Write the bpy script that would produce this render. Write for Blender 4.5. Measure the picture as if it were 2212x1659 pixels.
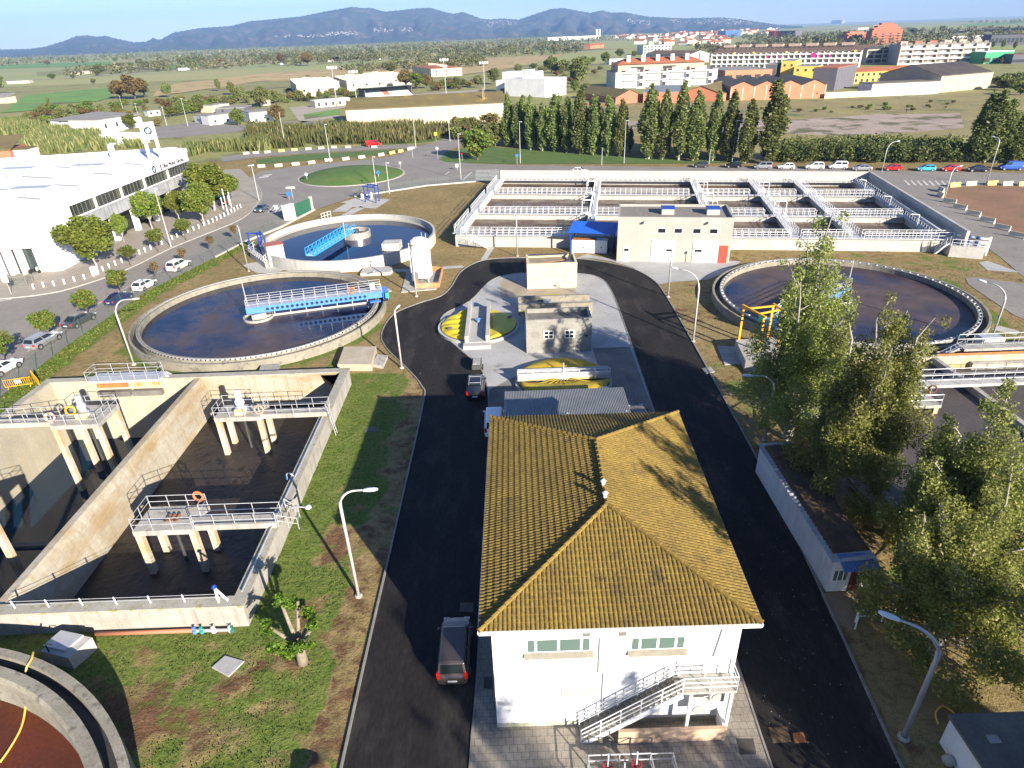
import bpy, math, random
import numpy as np
from mathutils import Vector, Matrix
random.seed(7); RNG = np.random.default_rng(7)
scene = bpy.context.scene; COL = scene.collection
R = math.radians; PI = math.pi
for _o in list(bpy.data.objects): bpy.data.objects.remove(_o)

# ------------------------------------------------------------------ camera
H = 32.0                       # drone height above the plant yard
PITCH, ROLL, FPX = R(28.6), R(2.1), 1385.0
FW = Vector((0, math.cos(PITCH), -math.sin(PITCH)))
_r0 = Vector((1, 0, 0)); _u0 = _r0.cross(FW)
RI = _r0*math.cos(ROLL) - _u0*math.sin(ROLL)
UP = _r0*math.sin(ROLL) + _u0*math.cos(ROLL)
cam_d = bpy.data.cameras.new('camera'); cam = bpy.data.objects.new('camera', cam_d); COL.objects.link(cam)
cam_d.sensor_width = 36; cam_d.lens = 36*FPX/2212
cam_d.clip_start = 0.5; cam_d.clip_end = 80000
cam.matrix_world = Matrix(((RI.x, UP.x, -FW.x, 0), (RI.y, UP.y, -FW.y, 0), (RI.z, UP.z, -FW.z, H), (0, 0, 0, 1)))
scene.camera = cam

# ------------------------------------------------------------------ sky and sun
SUN_AZ, SUN_EL = R(-56.1), R(20.5)           # direction towards the sun, from +X counter-clockwise
S = Vector((math.cos(SUN_AZ)*math.cos(SUN_EL), math.sin(SUN_AZ)*math.cos(SUN_EL), math.sin(SUN_EL)))
world = bpy.data.worlds.new('World'); scene.world = world; world.use_nodes = True
nt = world.node_tree; nt.nodes.clear()
wo = nt.nodes.new('ShaderNodeOutputWorld'); bg = nt.nodes.new('ShaderNodeBackground')
sky = nt.nodes.new('ShaderNodeTexSky'); sky.sky_type = 'NISHITA'; sky.sun_disc = False
sky.sun_elevation = SUN_EL; sky.sun_rotation = math.atan2(S.x, S.y)
sky.altitude = 30; sky.air_density = 1.0; sky.dust_density = 0.1; sky.ozone_density = 2.5
bg.inputs['Strength'].default_value = 0.056
tn = nt.nodes.new('ShaderNodeMix'); tn.data_type = 'RGBA'; tn.blend_type = 'MULTIPLY'; tn.inputs[0].default_value = 1; tn.inputs[7].default_value = (.78, .93, 1.28, 1)
tc = nt.nodes.new('ShaderNodeTexCoord'); mp_ = nt.nodes.new('ShaderNodeMapping'); mp_.inputs['Scale'].default_value = (1.6, 1.6, 14); cn = nt.nodes.new('ShaderNodeTexNoise'); cn.inputs['Scale'].default_value = 3.2; cn.inputs['Detail'].default_value = 7
cr = nt.nodes.new('ShaderNodeMapRange'); cr.inputs[1].default_value = .52; cr.inputs[2].default_value = .82; cr.inputs[4].default_value = .45; cm_ = nt.nodes.new('ShaderNodeMix'); cm_.data_type = 'RGBA'; cm_.inputs[7].default_value = (6.2, 6.4, 7.0, 1)
nt.links.new(tc.outputs['Generated'], mp_.inputs['Vector']); nt.links.new(mp_.outputs[0], cn.inputs['Vector']); nt.links.new(cn.outputs['Fac'], cr.inputs[0]); nt.links.new(cr.outputs[0], cm_.inputs[0]); nt.links.new(tn.outputs[2], cm_.inputs[6])
nt.links.new(sky.outputs[0], tn.inputs[6]); nt.links.new(cm_.outputs[2], bg.inputs['Color']); nt.links.new(bg.outputs[0], wo.inputs['Surface'])
sun_d = bpy.data.lights.new('sun', 'SUN'); sun = bpy.data.objects.new('sun', sun_d); COL.objects.link(sun)
sun_d.energy = 5.0; sun_d.angle = R(0.5); sun_d.color = (1.0, 0.90, 0.76)
sun.rotation_euler = S.to_track_quat('Z', 'Y').to_euler(); sun.location = (60, -90, 80)
vs = scene.view_settings; vs.view_transform = 'Standard'; vs.look = 'None'; vs.gamma = 1
vs.use_curve_mapping = False; vs.exposure = 1.4
scene.cycles.max_bounces = 6; scene.cycles.diffuse_bounces = 3; scene.cycles.volume_bounces = 0
scene.cycles.transparent_max_bounces = 8

# ------------------------------------------------------------------ surveying helpers: a sight line meets a level or a wall plane
def ray(u, v): return FW*FPX + RI*(u-1106) - UP*(v-829.5)
def g(u, v, z=0.0):
    d = ray(u, v); t = (z-H)/d.z; return Vector((d.x*t, d.y*t, z))
def gy(u, v, y):
    d = ray(u, v); t = y/d.y; return Vector((d.x*t, y, H+d.z*t))
def gx(u, v, x):
    d = ray(u, v); t = x/d.x; return Vector((x, d.y*t, H+d.z*t))
def zat(b, v):                 # height of the point above b that is seen at row v
    q = Vector((b.x, b.y, -H)); k = v-829.5
    return -(k*q.dot(FW) + FPX*q.dot(UP))/(k*FW.z + FPX*UP.z)
KEY = dict(z=(0,0,1),a=(0,0,.2634),b=(553.4,0,.2634),c=(1106.9,0,.2634),d=(1629.5,0,.2634),e=(0,407.8,.2634),f=(524.3,349.5,.2634),h=(961.2,349.5,.2897),i=(1514.7,349.5,.3153),j=(0,757.3,.3511),k=(815.6,524.3,.2897),l=(1456.4,640.8,.3511),m=(0,1165.1,.3687),n=(815.6,873.9,.3951),o=(932.1,1281.6,.3424),p=(1573,1165.1,.2978),r=(0,262.2,.2107),s=(0,553.4,.2107),t=(1223.4,87.4,.2107),w=(1689.5,29.1,.2362))
def D(c, x, y): a, b, s = KEY[c]; return (a+s*x, b+s*y)
def q(c, x, y, z=0.0): return g(*D(c, x, y), z)
def qs(c, pts, z=0.0): return [q(c, x, y, z) for x, y in pts]
def hgt(c, b, t): return zat(q(c, *b), D(c, *t)[1])
ORD = 'first second third fourth fifth sixth seventh eighth ninth tenth eleventh twelfth thirteenth fourteenth fifteenth sixteenth seventeenth eighteenth nineteenth twentieth twenty-first twenty-second twenty-third twenty-fourth twenty-fifth twenty-sixth twenty-seventh twenty-eighth twenty-ninth thirtieth'.split()
def ordn(i, n=99): return 'last' if i == n-1 else ORD[i]

# ------------------------------------------------------------------ objects
ORG = {}
def tag(o, label=None, cat=None, group=None, kind=None):
    for k, v in (('label', label), ('category', cat), ('group', group), ('kind', kind)):
        if v: o[k] = v
    return o
def thing(name, label, cat, loc=(0, 0, 0), rz=0.0, group=None, sc=1.0):
    o = bpy.data.objects.new(name, None); COL.objects.link(o); o.empty_display_size = .3
    o.location = loc; o.rotation_euler = (0, 0, rz); o.scale = (sc, sc, sc); ORG[o.name] = Vector(loc)
    return tag(o, label, cat, group)
def copy_tree(o, parent=None):
    c = o.copy(); COL.objects.link(c); c.parent = parent
    for ch in list(o.children):
        if ch.name in COL.objects: copy_tree(ch, c)
    return c
def clone(proto, loc, rz=0, label=None, group=None, sc=None, cat=None, props=True):
    c = copy_tree(proto); c.location = loc; c.rotation_euler = (c.rotation_euler[0], c.rotation_euler[1], rz)
    if sc is not None: c.scale = (sc, sc, sc) if isinstance(sc, (int, float)) else sc
    if label: c['label'] = label
    if group: c['group'] = group
    if cat: c['category'] = cat
    return c
class MB:
    def __init__(s): s.v = []; s.f = []; s.m = []; s.cm = 0; s.T = None
    def add(s, vs_, fs):
        n = len(s.v)
        s.v += [tuple(s.T @ Vector(p)) for p in vs_] if s.T else [tuple(p) for p in vs_]
        s.f += [tuple(i+n for i in f) for f in fs]; s.m += [s.cm]*len(fs); return s
    def box(s, x0, x1, y0, y1, z0, z1):
        return s.add([(x0,y0,z0),(x1,y0,z0),(x1,y1,z0),(x0,y1,z0),(x0,y0,z1),(x1,y0,z1),(x1,y1,z1),(x0,y1,z1)],
                     [(3,2,1,0),(4,5,6,7),(0,1,5,4),(1,2,6,5),(2,3,7,6),(3,0,4,7)])
    def cbox(s, c, sz, rz=0.0):
        M = Matrix.Translation(c) @ Matrix.Rotation(rz, 4, 'Z'); T0 = s.T; s.T = (T0 @ M) if T0 else M
        x, y, z = sz[0]/2, sz[1]/2, sz[2]/2; s.box(-x, x, -y, y, -z, z); s.T = T0; return s
    def beam(s, a, b, w, h):           # a bar of width w and height h between two points
        a = Vector(a); b = Vector(b); d = (b-a); L = d.length; d.normalize()
        side = d.cross(Vector((0,0,1)))
        if side.length < 1e-4: side = Vector((1,0,0))
        side.normalize(); u = side.cross(d); p = []
        for e in (a, b):
            for sx, sz in ((-1,-1),(1,-1),(1,1),(-1,1)): p.append(e + side*(sx*w/2) + u*(sz*h/2))
        return s.add(p, [(3,2,1,0),(4,5,6,7),(0,1,5,4),(1,2,6,5),(2,3,7,6),(3,0,4,7)])
    def prism(s, poly, z0, z1):
        n = len(poly)
        a = sum(poly[i][0]*poly[(i+1)%n][1]-poly[(i+1)%n][0]*poly[i][1] for i in range(n))
        if a < 0: poly = list(reversed(poly))
        zz0 = z0 if hasattr(z0, '__len__') else [z0]*n; zz1 = z1 if hasattr(z1, '__len__') else [z1]*n
        vs_ = [(poly[i][0], poly[i][1], zz0[i]) for i in range(n)]+[(poly[i][0], poly[i][1], zz1[i]) for i in range(n)]
        fs = [tuple(range(n-1, -1, -1)), tuple(range(n, 2*n))]+[(i, (i+1)%n, n+(i+1)%n, n+i) for i in range(n)]
        return s.add(vs_, fs)
    def ngon(s, pts):
        n = len(pts); a = sum(pts[i][0]*pts[(i+1)%n][1]-pts[(i+1)%n][0]*pts[i][1] for i in range(n))
        if a < 0: pts = list(reversed(pts))
        return s.add(pts, [tuple(range(n))])
    def quad(s, a, b, c, d): return s.add([a, b, c, d], [(0,1,2,3)])
    def tube(s, pts, r, n=6, r2=None, caps=True):
        pts = [Vector(p) for p in pts]; m = len(pts); vs_ = []; fs = []
        for i, p in enumerate(pts):
            t = (pts[min(i+1, m-1)]-pts[max(i-1, 0)]).normalized()
            ref = Vector((0,0,1)) if abs(t.z) < .9 else Vector((0,1,0))
            a = t.cross(ref).normalized(); b = a.cross(t)
            rr = r if r2 is None else r+(r2-r)*i/(m-1)
            if hasattr(r, '__len__'): rr = r[i]
            for k in range(n):
                th = 2*PI*k/n; vs_.append(p+a*(rr*math.cos(th))+b*(rr*math.sin(th)))
        for i in range(m-1):
            for k in range(n): fs.append((i*n+k, (i+1)*n+k, (i+1)*n+(k+1)%n, i*n+(k+1)%n))
        if caps: fs += [tuple(range(n)), tuple(range(m*n-1, (m-1)*n-1, -1))]
        return s.add(vs_, fs)
    def lathe(s, prof, c=(0,0,0), n=32, a0=0.0, a1=2*PI):
        full = abs(a1-a0-2*PI) < 1e-6; k = n if full else n+1; vs_ = []; fs = []; c = Vector(c)
        for j in range(k):
            th = a0+(a1-a0)*j/n
            for r_, z_ in prof: vs_.append((c.x+r_*math.cos(th), c.y+r_*math.sin(th), c.z+z_))
        m = len(prof)
        for j in range(n):
            for i in range(m-1):
                b = ((j+1)%k)*m; fs.append((j*m+i, b+i, b+i+1, j*m+i+1))
        return s.add(vs_, fs)
    def disc(s, c, r, n=24, z=0.0):
        return s.add([(c[0]+r*math.cos(2*PI*i/n), c[1]+r*math.sin(2*PI*i/n), z) for i in range(n)], [tuple(range(n))])
    def ico(s, c, r, sx=1, sy=1, sz=1, n=8, m=6):
        pr = [(max(1e-3, math.sin(PI*i/m))*r, -math.cos(PI*i/m)*r*sz) for i in range(m+1)]
        return s.lathe(pr, c, n)
    def build(s, name, mats, parent=None, smooth=False, rel=True, bevel=None, kind=None):
        me = bpy.data.meshes.new(name); off = Vector((0,0,0))
        if parent is not None and rel:
            p = parent
            while p is not None: off = off+ORG.get(p.name, Vector((0,0,0))); p = p.parent
        vs_ = s.v if off.length == 0 else [(a-off.x, b-off.y, c-off.z) for a, b, c in s.v]
        me.from_pydata(vs_, [], s.f)
        mats = mats if isinstance(mats, (list, tuple)) else [mats]
        for m_ in mats: me.materials.append(m_)
        if len(mats) > 1: me.polygons.foreach_set('material_index', s.m)
        if smooth: me.polygons.foreach_set('use_smooth', [True]*len(s.f))
        me.update()
        o = bpy.data.objects.new(name, me); COL.objects.link(o)
        if parent is not None: o.parent = parent
        if bevel:
            b = o.modifiers.new('bevel', 'BEVEL'); b.width = bevel; b.segments = 2; b.limit_method = 'ANGLE'; b.angle_limit = R(32)
        if kind: o['kind'] = kind
        return o
def np_mesh(name, V, F, mat, parent=None, smooth=False):
    me = bpy.data.meshes.new(name); V = np.asarray(V, np.float32); F = np.asarray(F, np.int32); k = F.shape[1]
    me.vertices.add(len(V)); me.vertices.foreach_set('co', V.ravel())
    me.loops.add(F.size); me.loops.foreach_set('vertex_index', F.ravel())
    me.polygons.add(len(F)); me.polygons.foreach_set('loop_start', np.arange(0, F.size, k, dtype=np.int32))
    me.polygons.foreach_set('loop_total', np.full(len(F), k, np.int32))
    me.polygons.foreach_set('use_smooth', np.full(len(F), smooth, bool))
    me.update(calc_edges=True); me.materials.append(mat)
    o = bpy.data.objects.new(name, me); COL.objects.link(o)
    if parent is not None: o.parent = parent
    return o

# ------------------------------------------------------------------ materials
MATS = {}
def mat(name, c1, c2=None, scale=1.0, rough=.8, bump=0.0, bscale=None, metal=0.0, spec=.4, lo=.35, hi=.65, detail=5,
        c3=None, s3=None, t3=(.55, .65), streak=None, coat=0.0, isl=0.0, fine=0.0, stretch=None, seam=None, emit=None):
    if name in MATS: return MATS[name]
    m = bpy.data.materials.new(name); m.use_nodes = True; n = m.node_tree; L = n.links.new
    b = n.nodes['Principled BSDF']; b.inputs['Roughness'].default_value = rough; b.inputs['Metallic'].default_value = metal
    b.inputs['Specular IOR Level'].default_value = spec; b.inputs['Coat Weight'].default_value = coat; b.inputs['Coat Roughness'].default_value = .05
    c1 = (*c1, 1); geo = n.nodes.new('ShaderNodeNewGeometry'); pos = geo.outputs['Position']
    if stretch:
        mp = n.nodes.new('ShaderNodeMapping'); mp.inputs['Scale'].default_value = stretch; L(pos, mp.inputs['Vector']); pos = mp.outputs['Vector']
    def noise(sc, det=5, p=None):
        t = n.nodes.new('ShaderNodeTexNoise'); t.inputs['Scale'].default_value = sc; t.inputs['Detail'].default_value = det
        t.inputs['Roughness'].default_value = .6; L(p or pos, t.inputs['Vector']); return t.outputs['Fac']
    def ramp(src, lo_, hi_):
        r_ = n.nodes.new('ShaderNodeMapRange'); r_.inputs[1].default_value = lo_; r_.inputs[2].default_value = hi_; L(src, r_.inputs[0]); return r_.outputs[0]
    def mix(f, a, b_, bt='MIX'):
        x = n.nodes.new('ShaderNodeMix'); x.data_type = 'RGBA'; x.blend_type = bt
        if hasattr(f, 'links'): L(f, x.inputs[0])
        else: x.inputs[0].default_value = f
        for s_, v in ((6, a), (7, b_)):
            if hasattr(v, 'links'): L(v, x.inputs[s_])
            else: x.inputs[s_].default_value = v
        return x.outputs[2]
    col = c1
    if c2 is not None: col = mix(ramp(noise(scale, detail), lo, hi), c1, (*c2, 1))
    if c3 is not None: col = mix(ramp(noise(s3 or scale*3, 6), *t3), col, (*c3, 1))
    if streak is not None:
        mp = n.nodes.new('ShaderNodeMapping'); mp.inputs['Scale'].default_value = (2.2, 2.2, .12); L(geo.outputs['Position'], mp.inputs['Vector'])
        col = mix(ramp(noise(1.0, 5, mp.outputs['Vector']), .48, .72), col, (*streak, 1))
    if seam:                                   # panel joints: sx, sy spacing, darkening colour
        w_ = n.nodes.new('ShaderNodeTexBrick'); w_.inputs['Scale'].default_value = 1; w_.inputs['Mortar Size'].default_value = seam[3]
        w_.inputs['Brick Width'].default_value = seam[0]; w_.inputs['Row Height'].default_value = seam[1]; w_.offset = seam[4] if len(seam) > 4 else 0
        w_.inputs['Color1'].default_value = (1,1,1,1); w_.inputs['Color2'].default_value = (.86,.86,.86,1); w_.inputs['Mortar'].default_value = (*seam[2], 1)
        sp = n.nodes.new('ShaderNodeSeparateXYZ'); L(geo.outputs['Position'], sp.inputs[0]); cb = n.nodes.new('ShaderNodeCombineXYZ')
        if len(seam) > 5 and seam[5] == 'wall':
            ad = n.nodes.new('ShaderNodeMath'); L(sp.outputs[0], ad.inputs[0]); L(sp.outputs[1], ad.inputs[1]); L(ad.outputs[0], cb.inputs[0]); L(sp.outputs[2], cb.inputs[1])
        else: L(sp.outputs[0], cb.inputs[0]); L(sp.outputs[1], cb.inputs[1])
        L(cb.outputs[0], w_.inputs['Vector']); col = mix(1.0, col, w_.outputs['Color'], 'MULTIPLY')
    if fine:
        rr = n.nodes.new('ShaderNodeMapRange'); rr.inputs[3].default_value = 1-fine; rr.inputs[4].default_value = 1+fine
        rr.inputs[1].default_value = .3; rr.inputs[2].default_value = .7; L(noise(scale*14, 3), rr.inputs[0])
        cc = n.nodes.new('ShaderNodeCombineColor'); [L(rr.outputs[0], cc.inputs[k_]) for k_ in range(3)]
        col = mix(1.0, col, cc.outputs[0], 'MULTIPLY')
    if isl:
        rr = n.nodes.new('ShaderNodeMapRange'); rr.inputs[3].default_value = 1-isl; rr.inputs[4].default_value = 1+isl; L(geo.outputs['Random Per Island'], rr.inputs[0])
        cc = n.nodes.new('ShaderNodeCombineColor'); [L(rr.outputs[0], cc.inputs[k_]) for k_ in range(3)]
        col = mix(1.0, col, cc.outputs[0], 'MULTIPLY')
    if hasattr(col, 'links'): L(col, b.inputs['Base Color'])
    else: b.inputs['Base Color'].default_value = col
    if bump:
        bn = n.nodes.new('ShaderNodeBump'); bn.inputs['Strength'].default_value = bump; bn.inputs['Distance'].default_value = .1
        L(noise(bscale or scale*6, 6), bn.inputs['Height']); L(bn.outputs[0], b.inputs['Normal'])
    MATS[name] = m; return m
def leaf_mat(name, c1, c2, c3=None, trans=.25, var=.35, rough=.55, spec=.3, oscale=.35):
    if name in MATS: return MATS[name]
    m = bpy.data.materials.new(name); m.use_nodes = True; n = m.node_tree; L = n.links.new; b = n.nodes['Principled BSDF']
    b.inputs['Roughness'].default_value = rough; b.inputs['Specular IOR Level'].default_value = spec
    geo = n.nodes.new('ShaderNodeNewGeometry'); oi = n.nodes.new('ShaderNodeObjectInfo')
    t = n.nodes.new('ShaderNodeTexNoise'); t.inputs['Scale'].default_value = oscale; t.inputs['Detail'].default_value = 3; L(geo.outputs['Position'], t.inputs['Vector'])
    def mix(f, a, b_):
        x = n.nodes.new('ShaderNodeMix'); x.data_type = 'RGBA'; L(f, x.inputs[0])
        for s_, v in ((6, a), (7, b_)):
            if hasattr(v, 'links'): L(v, x.inputs[s_])
            else: x.inputs[s_].default_value = (*v, 1)
        return x.outputs[2]
    r_ = n.nodes.new('ShaderNodeMapRange'); r_.inputs[1].default_value = .35; r_.inputs[2].default_value = .65; L(t.outputs['Fac'], r_.inputs[0])
    col = mix(r_.outputs[0], c1, c2)
    if c3:
        r3 = n.nodes.new('ShaderNodeMapRange'); r3.inputs[1].default_value = .82; r3.inputs[2].default_value = .95; L(geo.outputs['Random Per Island'], r3.inputs[0]); col = mix(r3.outputs[0], col, c3)
    hs = n.nodes.new('ShaderNodeHueSaturation'); ma = n.nodes.new('ShaderNodeMath'); ma.operation = 'ADD'
    v1 = n.nodes.new('ShaderNodeMapRange'); v1.inputs[3].default_value = 1-var; v1.inputs[4].default_value = 1+var; L(geo.outputs['Random Per Island'], v1.inputs[0])
    v2 = n.nodes.new('ShaderNodeMapRange'); v2.inputs[3].default_value = -.22; v2.inputs[4].default_value = .22; L(oi.outputs['Random'], v2.inputs[0])
    L(v1.outputs[0], ma.inputs[0]); L(v2.outputs[0], ma.inputs[1]); L(ma.outputs[0], hs.inputs['Value'])
    v3 = n.nodes.new('ShaderNodeMapRange'); v3.inputs[3].default_value = .478; v3.inputs[4].default_value = .518; L(oi.outputs['Random'], v3.inputs[0]); L(v3.outputs[0], hs.inputs['Hue'])
    L(col, hs.inputs['Color']); L(hs.outputs[0], b.inputs['Base Color'])
    tr = n.nodes.new('ShaderNodeBsdfTranslucent'); L(hs.outputs[0], tr.inputs['Color']); ms = n.nodes.new('ShaderNodeMixShader'); ms.inputs[0].default_value = trans
    L(b.outputs[0], ms.inputs[1]); L(tr.outputs[0], ms.inputs[2]); L(ms.outputs[0], n.nodes['Material Output'].inputs['Surface'])
    MATS[name] = m; return m
def water_mat(name, deep, scum=None, lo=.5, hi=.6, sc=.12, rough=.04, bump=.03):
    if name in MATS: return MATS[name]
    m = mat(name, deep, scum, scale=sc, rough=rough, lo=lo, hi=hi, bump=bump, bscale=2.5, spec=.5, detail=8, fine=.25 if scum else 0)
    m.node_tree.nodes['Principled BSDF'].inputs['Specular IOR Level'].default_value = .3
    if scum:
        n = m.node_tree; b = n.nodes['Principled BSDF']; mx = b.inputs['Base Color'].links[0].from_node
        rr = [x for x in n.nodes if x.type == 'MAP_RANGE'][0]; r2 = n.nodes.new('ShaderNodeMapRange'); r2.inputs[3].default_value = rough; r2.inputs[4].default_value = .6
        n.links.new(rr.outputs[0], r2.inputs[0]); n.links.new(r2.outputs[0], b.inputs['Roughness'])
    return m
conc = mat('concrete', (.40,.38,.34), (.30,.285,.25), scale=.5, rough=.9, bump=.15, bscale=9, streak=(.22,.20,.17), fine=.12)
conc_new = mat('concrete_new', (.43,.42,.39), (.35,.345,.32), scale=.4, rough=.9, bump=.1, bscale=9, streak=(.34,.33,.30), fine=.1)
conc_old = mat('concrete_old', (.27,.25,.20), (.20,.185,.145), scale=.7, rough=.95, bump=.25, bscale=8, c3=(.14,.13,.10), s3=1.7, fine=.15)
conc_stain = mat('concrete_stained', (.50,.44,.33), (.40,.27,.11), scale=.35, rough=.9, bump=.15, bscale=8, stretch=(1,1,2.5), streak=(.33,.24,.12), fine=.12, lo=.42, hi=.62)
conc_slab = mat('concrete_slab', (.36,.36,.35), (.30,.30,.29), scale=.3, rough=.85, bump=.1, bscale=8, fine=.1, c3=(.2,.19,.17), s3=.5, t3=(.6,.75))
conc_dark = mat('concrete_dark', (.17,.16,.14), (.10,.095,.085), scale=.4, rough=.9, bump=.15, fine=.12)
white_paint = mat('white_paint', (.80,.80,.78), (.74,.74,.72), scale=.6, rough=.6, fine=.03)
white_wall = mat('white_wall', (.74,.74,.73), (.68,.68,.66), scale=.5, rough=.8, streak=(.6,.59,.56), fine=.04)
cream_wall = mat('cream_wall', (.62,.56,.44), (.52,.47,.37), scale=.4, rough=.85, streak=(.42,.38,.3), fine=.05)
galv = mat('galvanised_steel', (.52,.53,.54), (.42,.43,.44), scale=2, rough=.45, metal=.35, spec=.5)
white_metal = mat('white_metal', (.72,.73,.74), rough=.45, spec=.5)
dark_glass = mat('dark_glass', (.012,.016,.02), rough=.05, spec=.8)
tint_glass = mat('tinted_glass', (.035,.05,.05), rough=.06, spec=.8)
black = mat('black_rubber', (.015,.015,.016), rough=.85)
rim_m = mat('wheel_alloy', (.45,.45,.46), rough=.35, metal=.7)
blue_steel = mat('blue_painted_steel', (.09,.24,.62), (.07,.20,.52), scale=2, rough=.4)
navy_steel = mat('dark_blue_steel', (.015,.05,.28), rough=.4)
sky_steel = mat('light_blue_steel', (.03,.30,.66), rough=.4)
yellow_p = mat('yellow_paint', (.75,.36,.02), rough=.5)
lamp_pole_m = mat('lamp_pole_paint', (.50,.49,.46), (.42,.41,.385), scale=3, rough=.45)
lamp_head_m = mat('lamp_head_shell', (.66,.68,.70), rough=.35)
red_pl = mat('red_lens', (.45,.015,.01), rough=.25)
lens_m = mat('clear_lens', (.55,.57,.6), rough=.15)
plate_m = mat('number_plate', (.75,.75,.72), rough=.5)
rust = mat('rust', (.42,.17,.05), (.25,.10,.04), scale=2, rough=.9)
buoy = mat('orange_lifebuoy', (.75,.18,.06), rough=.6)
brick_m = mat('brick_wall', (.47,.19,.10), (.40,.15,.08), scale=.2, rough=.9, streak=(.36,.15,.09), fine=.06)
roof_dark = mat('dark_roof_sheet', (.13,.115,.09), (.17,.145,.11), scale=.15, rough=.9, fine=.1)
roof_red = mat('red_tile_roof', (.36,.12,.05), (.28,.10,.05), scale=.2, rough=.9, fine=.1)

# ================================================================== GROUND, ROADS, FIELDS, HILLS
def seg_dist(X, Y, pl):
    d = np.full(X.shape, 1e9)
    for (ax, ay), (bx, by) in zip(pl[:-1], pl[1:]):
        dx, dy = bx-ax, by-ay; t = np.clip(((X-ax)*dx+(Y-ay)*dy)/(dx*dx+dy*dy+1e-9), 0, 1)
        d = np.minimum(d, np.hypot(X-ax-t*dx, Y-ay-t*dy))
    return d
def soft(d, w, f): return np.clip((w-d)/f+.5, 0, 1)
def vnoise(X, Y, s, seed=0):
    x = X/s; y = Y/s; xi = np.floor(x).astype(int); yi = np.floor(y).astype(int); fx = x-xi; fy = y-yi
    fx = fx*fx*(3-2*fx); fy = fy*fy*(3-2*fy)
    def h(a, b):
        v = np.sin((a*127.1+b*311.7+seed*74.7))*43758.5453; return v-np.floor(v)
    return (h(xi,yi)*(1-fx)+h(xi+1,yi)*fx)*(1-fy)+(h(xi,yi+1)*(1-fx)+h(xi+1,yi+1)*fx)*fy
FENCE = [g(*p) for p in ((-60,905),(0,860),(147,745),(316,630),(463,557),(530,522),(606,491),(677,454),(761,426),(835,415),(919,402),(1025,393),(1085,388))]
FXY = [(p.x, p.y) for p in FENCE]
BX0, BX1, BY0, BY1 = -48.6, -17.0, 28.3, 60.0        # the sunken basin on the left
xs = np.concatenate([[-40000,-9000,-2500,-700,-250,-120],np.arange(-75,-50,.8),np.arange(-50,-48.7,.35),[BX0+.15],np.arange(-48,-17.4,1.2),[BX1-.15],np.arange(-16.8,-8.6,.3),np.arange(-8,22,1.5),np.arange(22,90,.8),[120,250,700,2500,9000,40000]])
ys = np.concatenate([[-3000,-300,-40,0,8],np.arange(12,28.2,.3),[BY0+.15],np.arange(29,59.6,.6),[BY1-.15],np.arange(60.3,140,.8),[150,170,200,260,400,800,2000,6000,20000,60000]])
X, Y = np.meshgrid(xs, ys); nx, ny = len(xs), len(ys)
near = (X > -60) & (X < 80) & (Y > 5) & (Y < 140)
green = np.full(X.shape, .30); soil = np.zeros(X.shape)
fd = seg_dist(X, Y, FXY); green = np.maximum(green, soft(fd, 3.0, 2.5)*1.05*(Y < 105))
fg = soft(np.maximum(np.maximum(-33.0-X, X+9.2), Y-62), 0, 2.0)                # lawn beside the near road
n1 = vnoise(X, Y, 4.5, 1)*.55+vnoise(X, Y, 1.7, 2)*.45
green = np.where(fg > .3, .42+.75*(n1-.42)+.12, green)
soil = np.where(fg > .3, np.clip((.58-n1)*2.3, 0, 1), soil)
green = np.where((fg > .3) & (X > -13.0+3.2*n1), .30, green)
soil = np.where((fg > .3) & (X > -13.0+3.2*n1), .45, soil)
st = soft(seg_dist(X, Y, [(-16.0,29),(-15.6,58)]), 1.6, 1.4); green = np.maximum(green, st*1.1); soil = soil*(1-st)
st = soft(seg_dist(X, Y, [(-40,27.6),(-17,27.4)]), .7, 1.0); green = np.maximum(green, st*.9)
for cx, cy, r0 in ((-32.6,79.8,16.4),(-46,63,2)): green = np.maximum(green, .85*soft(np.abs(np.hypot(X-cx, Y-cy)-r0), .8, 1.2)*(Y < 76))
green = np.maximum(green, .8*soft(seg_dist(X, Y, [(-40,61.5),(-22,62),(-18,66)]), 1.2, 1.0))
rt = (X > 18) & (Y < 110)
green = np.where(rt, .22+.5*(vnoise(X, Y, 6, 5)-.3), green); soil = np.where(rt, np.clip(.75*(vnoise(X, Y, 3.2, 8)-.25), 0, 1), soil)
green = np.maximum(green, .8*soft(seg_dist(X, Y, [(58,70),(60.5,84)]), 1.5, 1.5))
tk = (X > -30) & (X < 8) & (Y > 83) & (Y < 140); green = np.where(tk, .18+.25*(vnoise(X, Y, 7, 9)-.4), green); soil = np.where(tk, .25*(vnoise(X, Y, 5, 11) > .62), soil)
Z = np.zeros(X.shape)
Z += np.where(fg > .5, (vnoise(X, Y, 1.3, 3)-.5)*.16*soil+(vnoise(X, Y, .7, 4)-.5)*.12*np.clip(green+soil, 0, 1), 0)
Z += near*(vnoise(X, Y, 6, 6)-.5)*.04
Z += 0.55*np.exp(-((X+10.6)**2+(Y-18.6)**2)/.9)*(1+.5*vnoise(X, Y, .5, 21))
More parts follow.
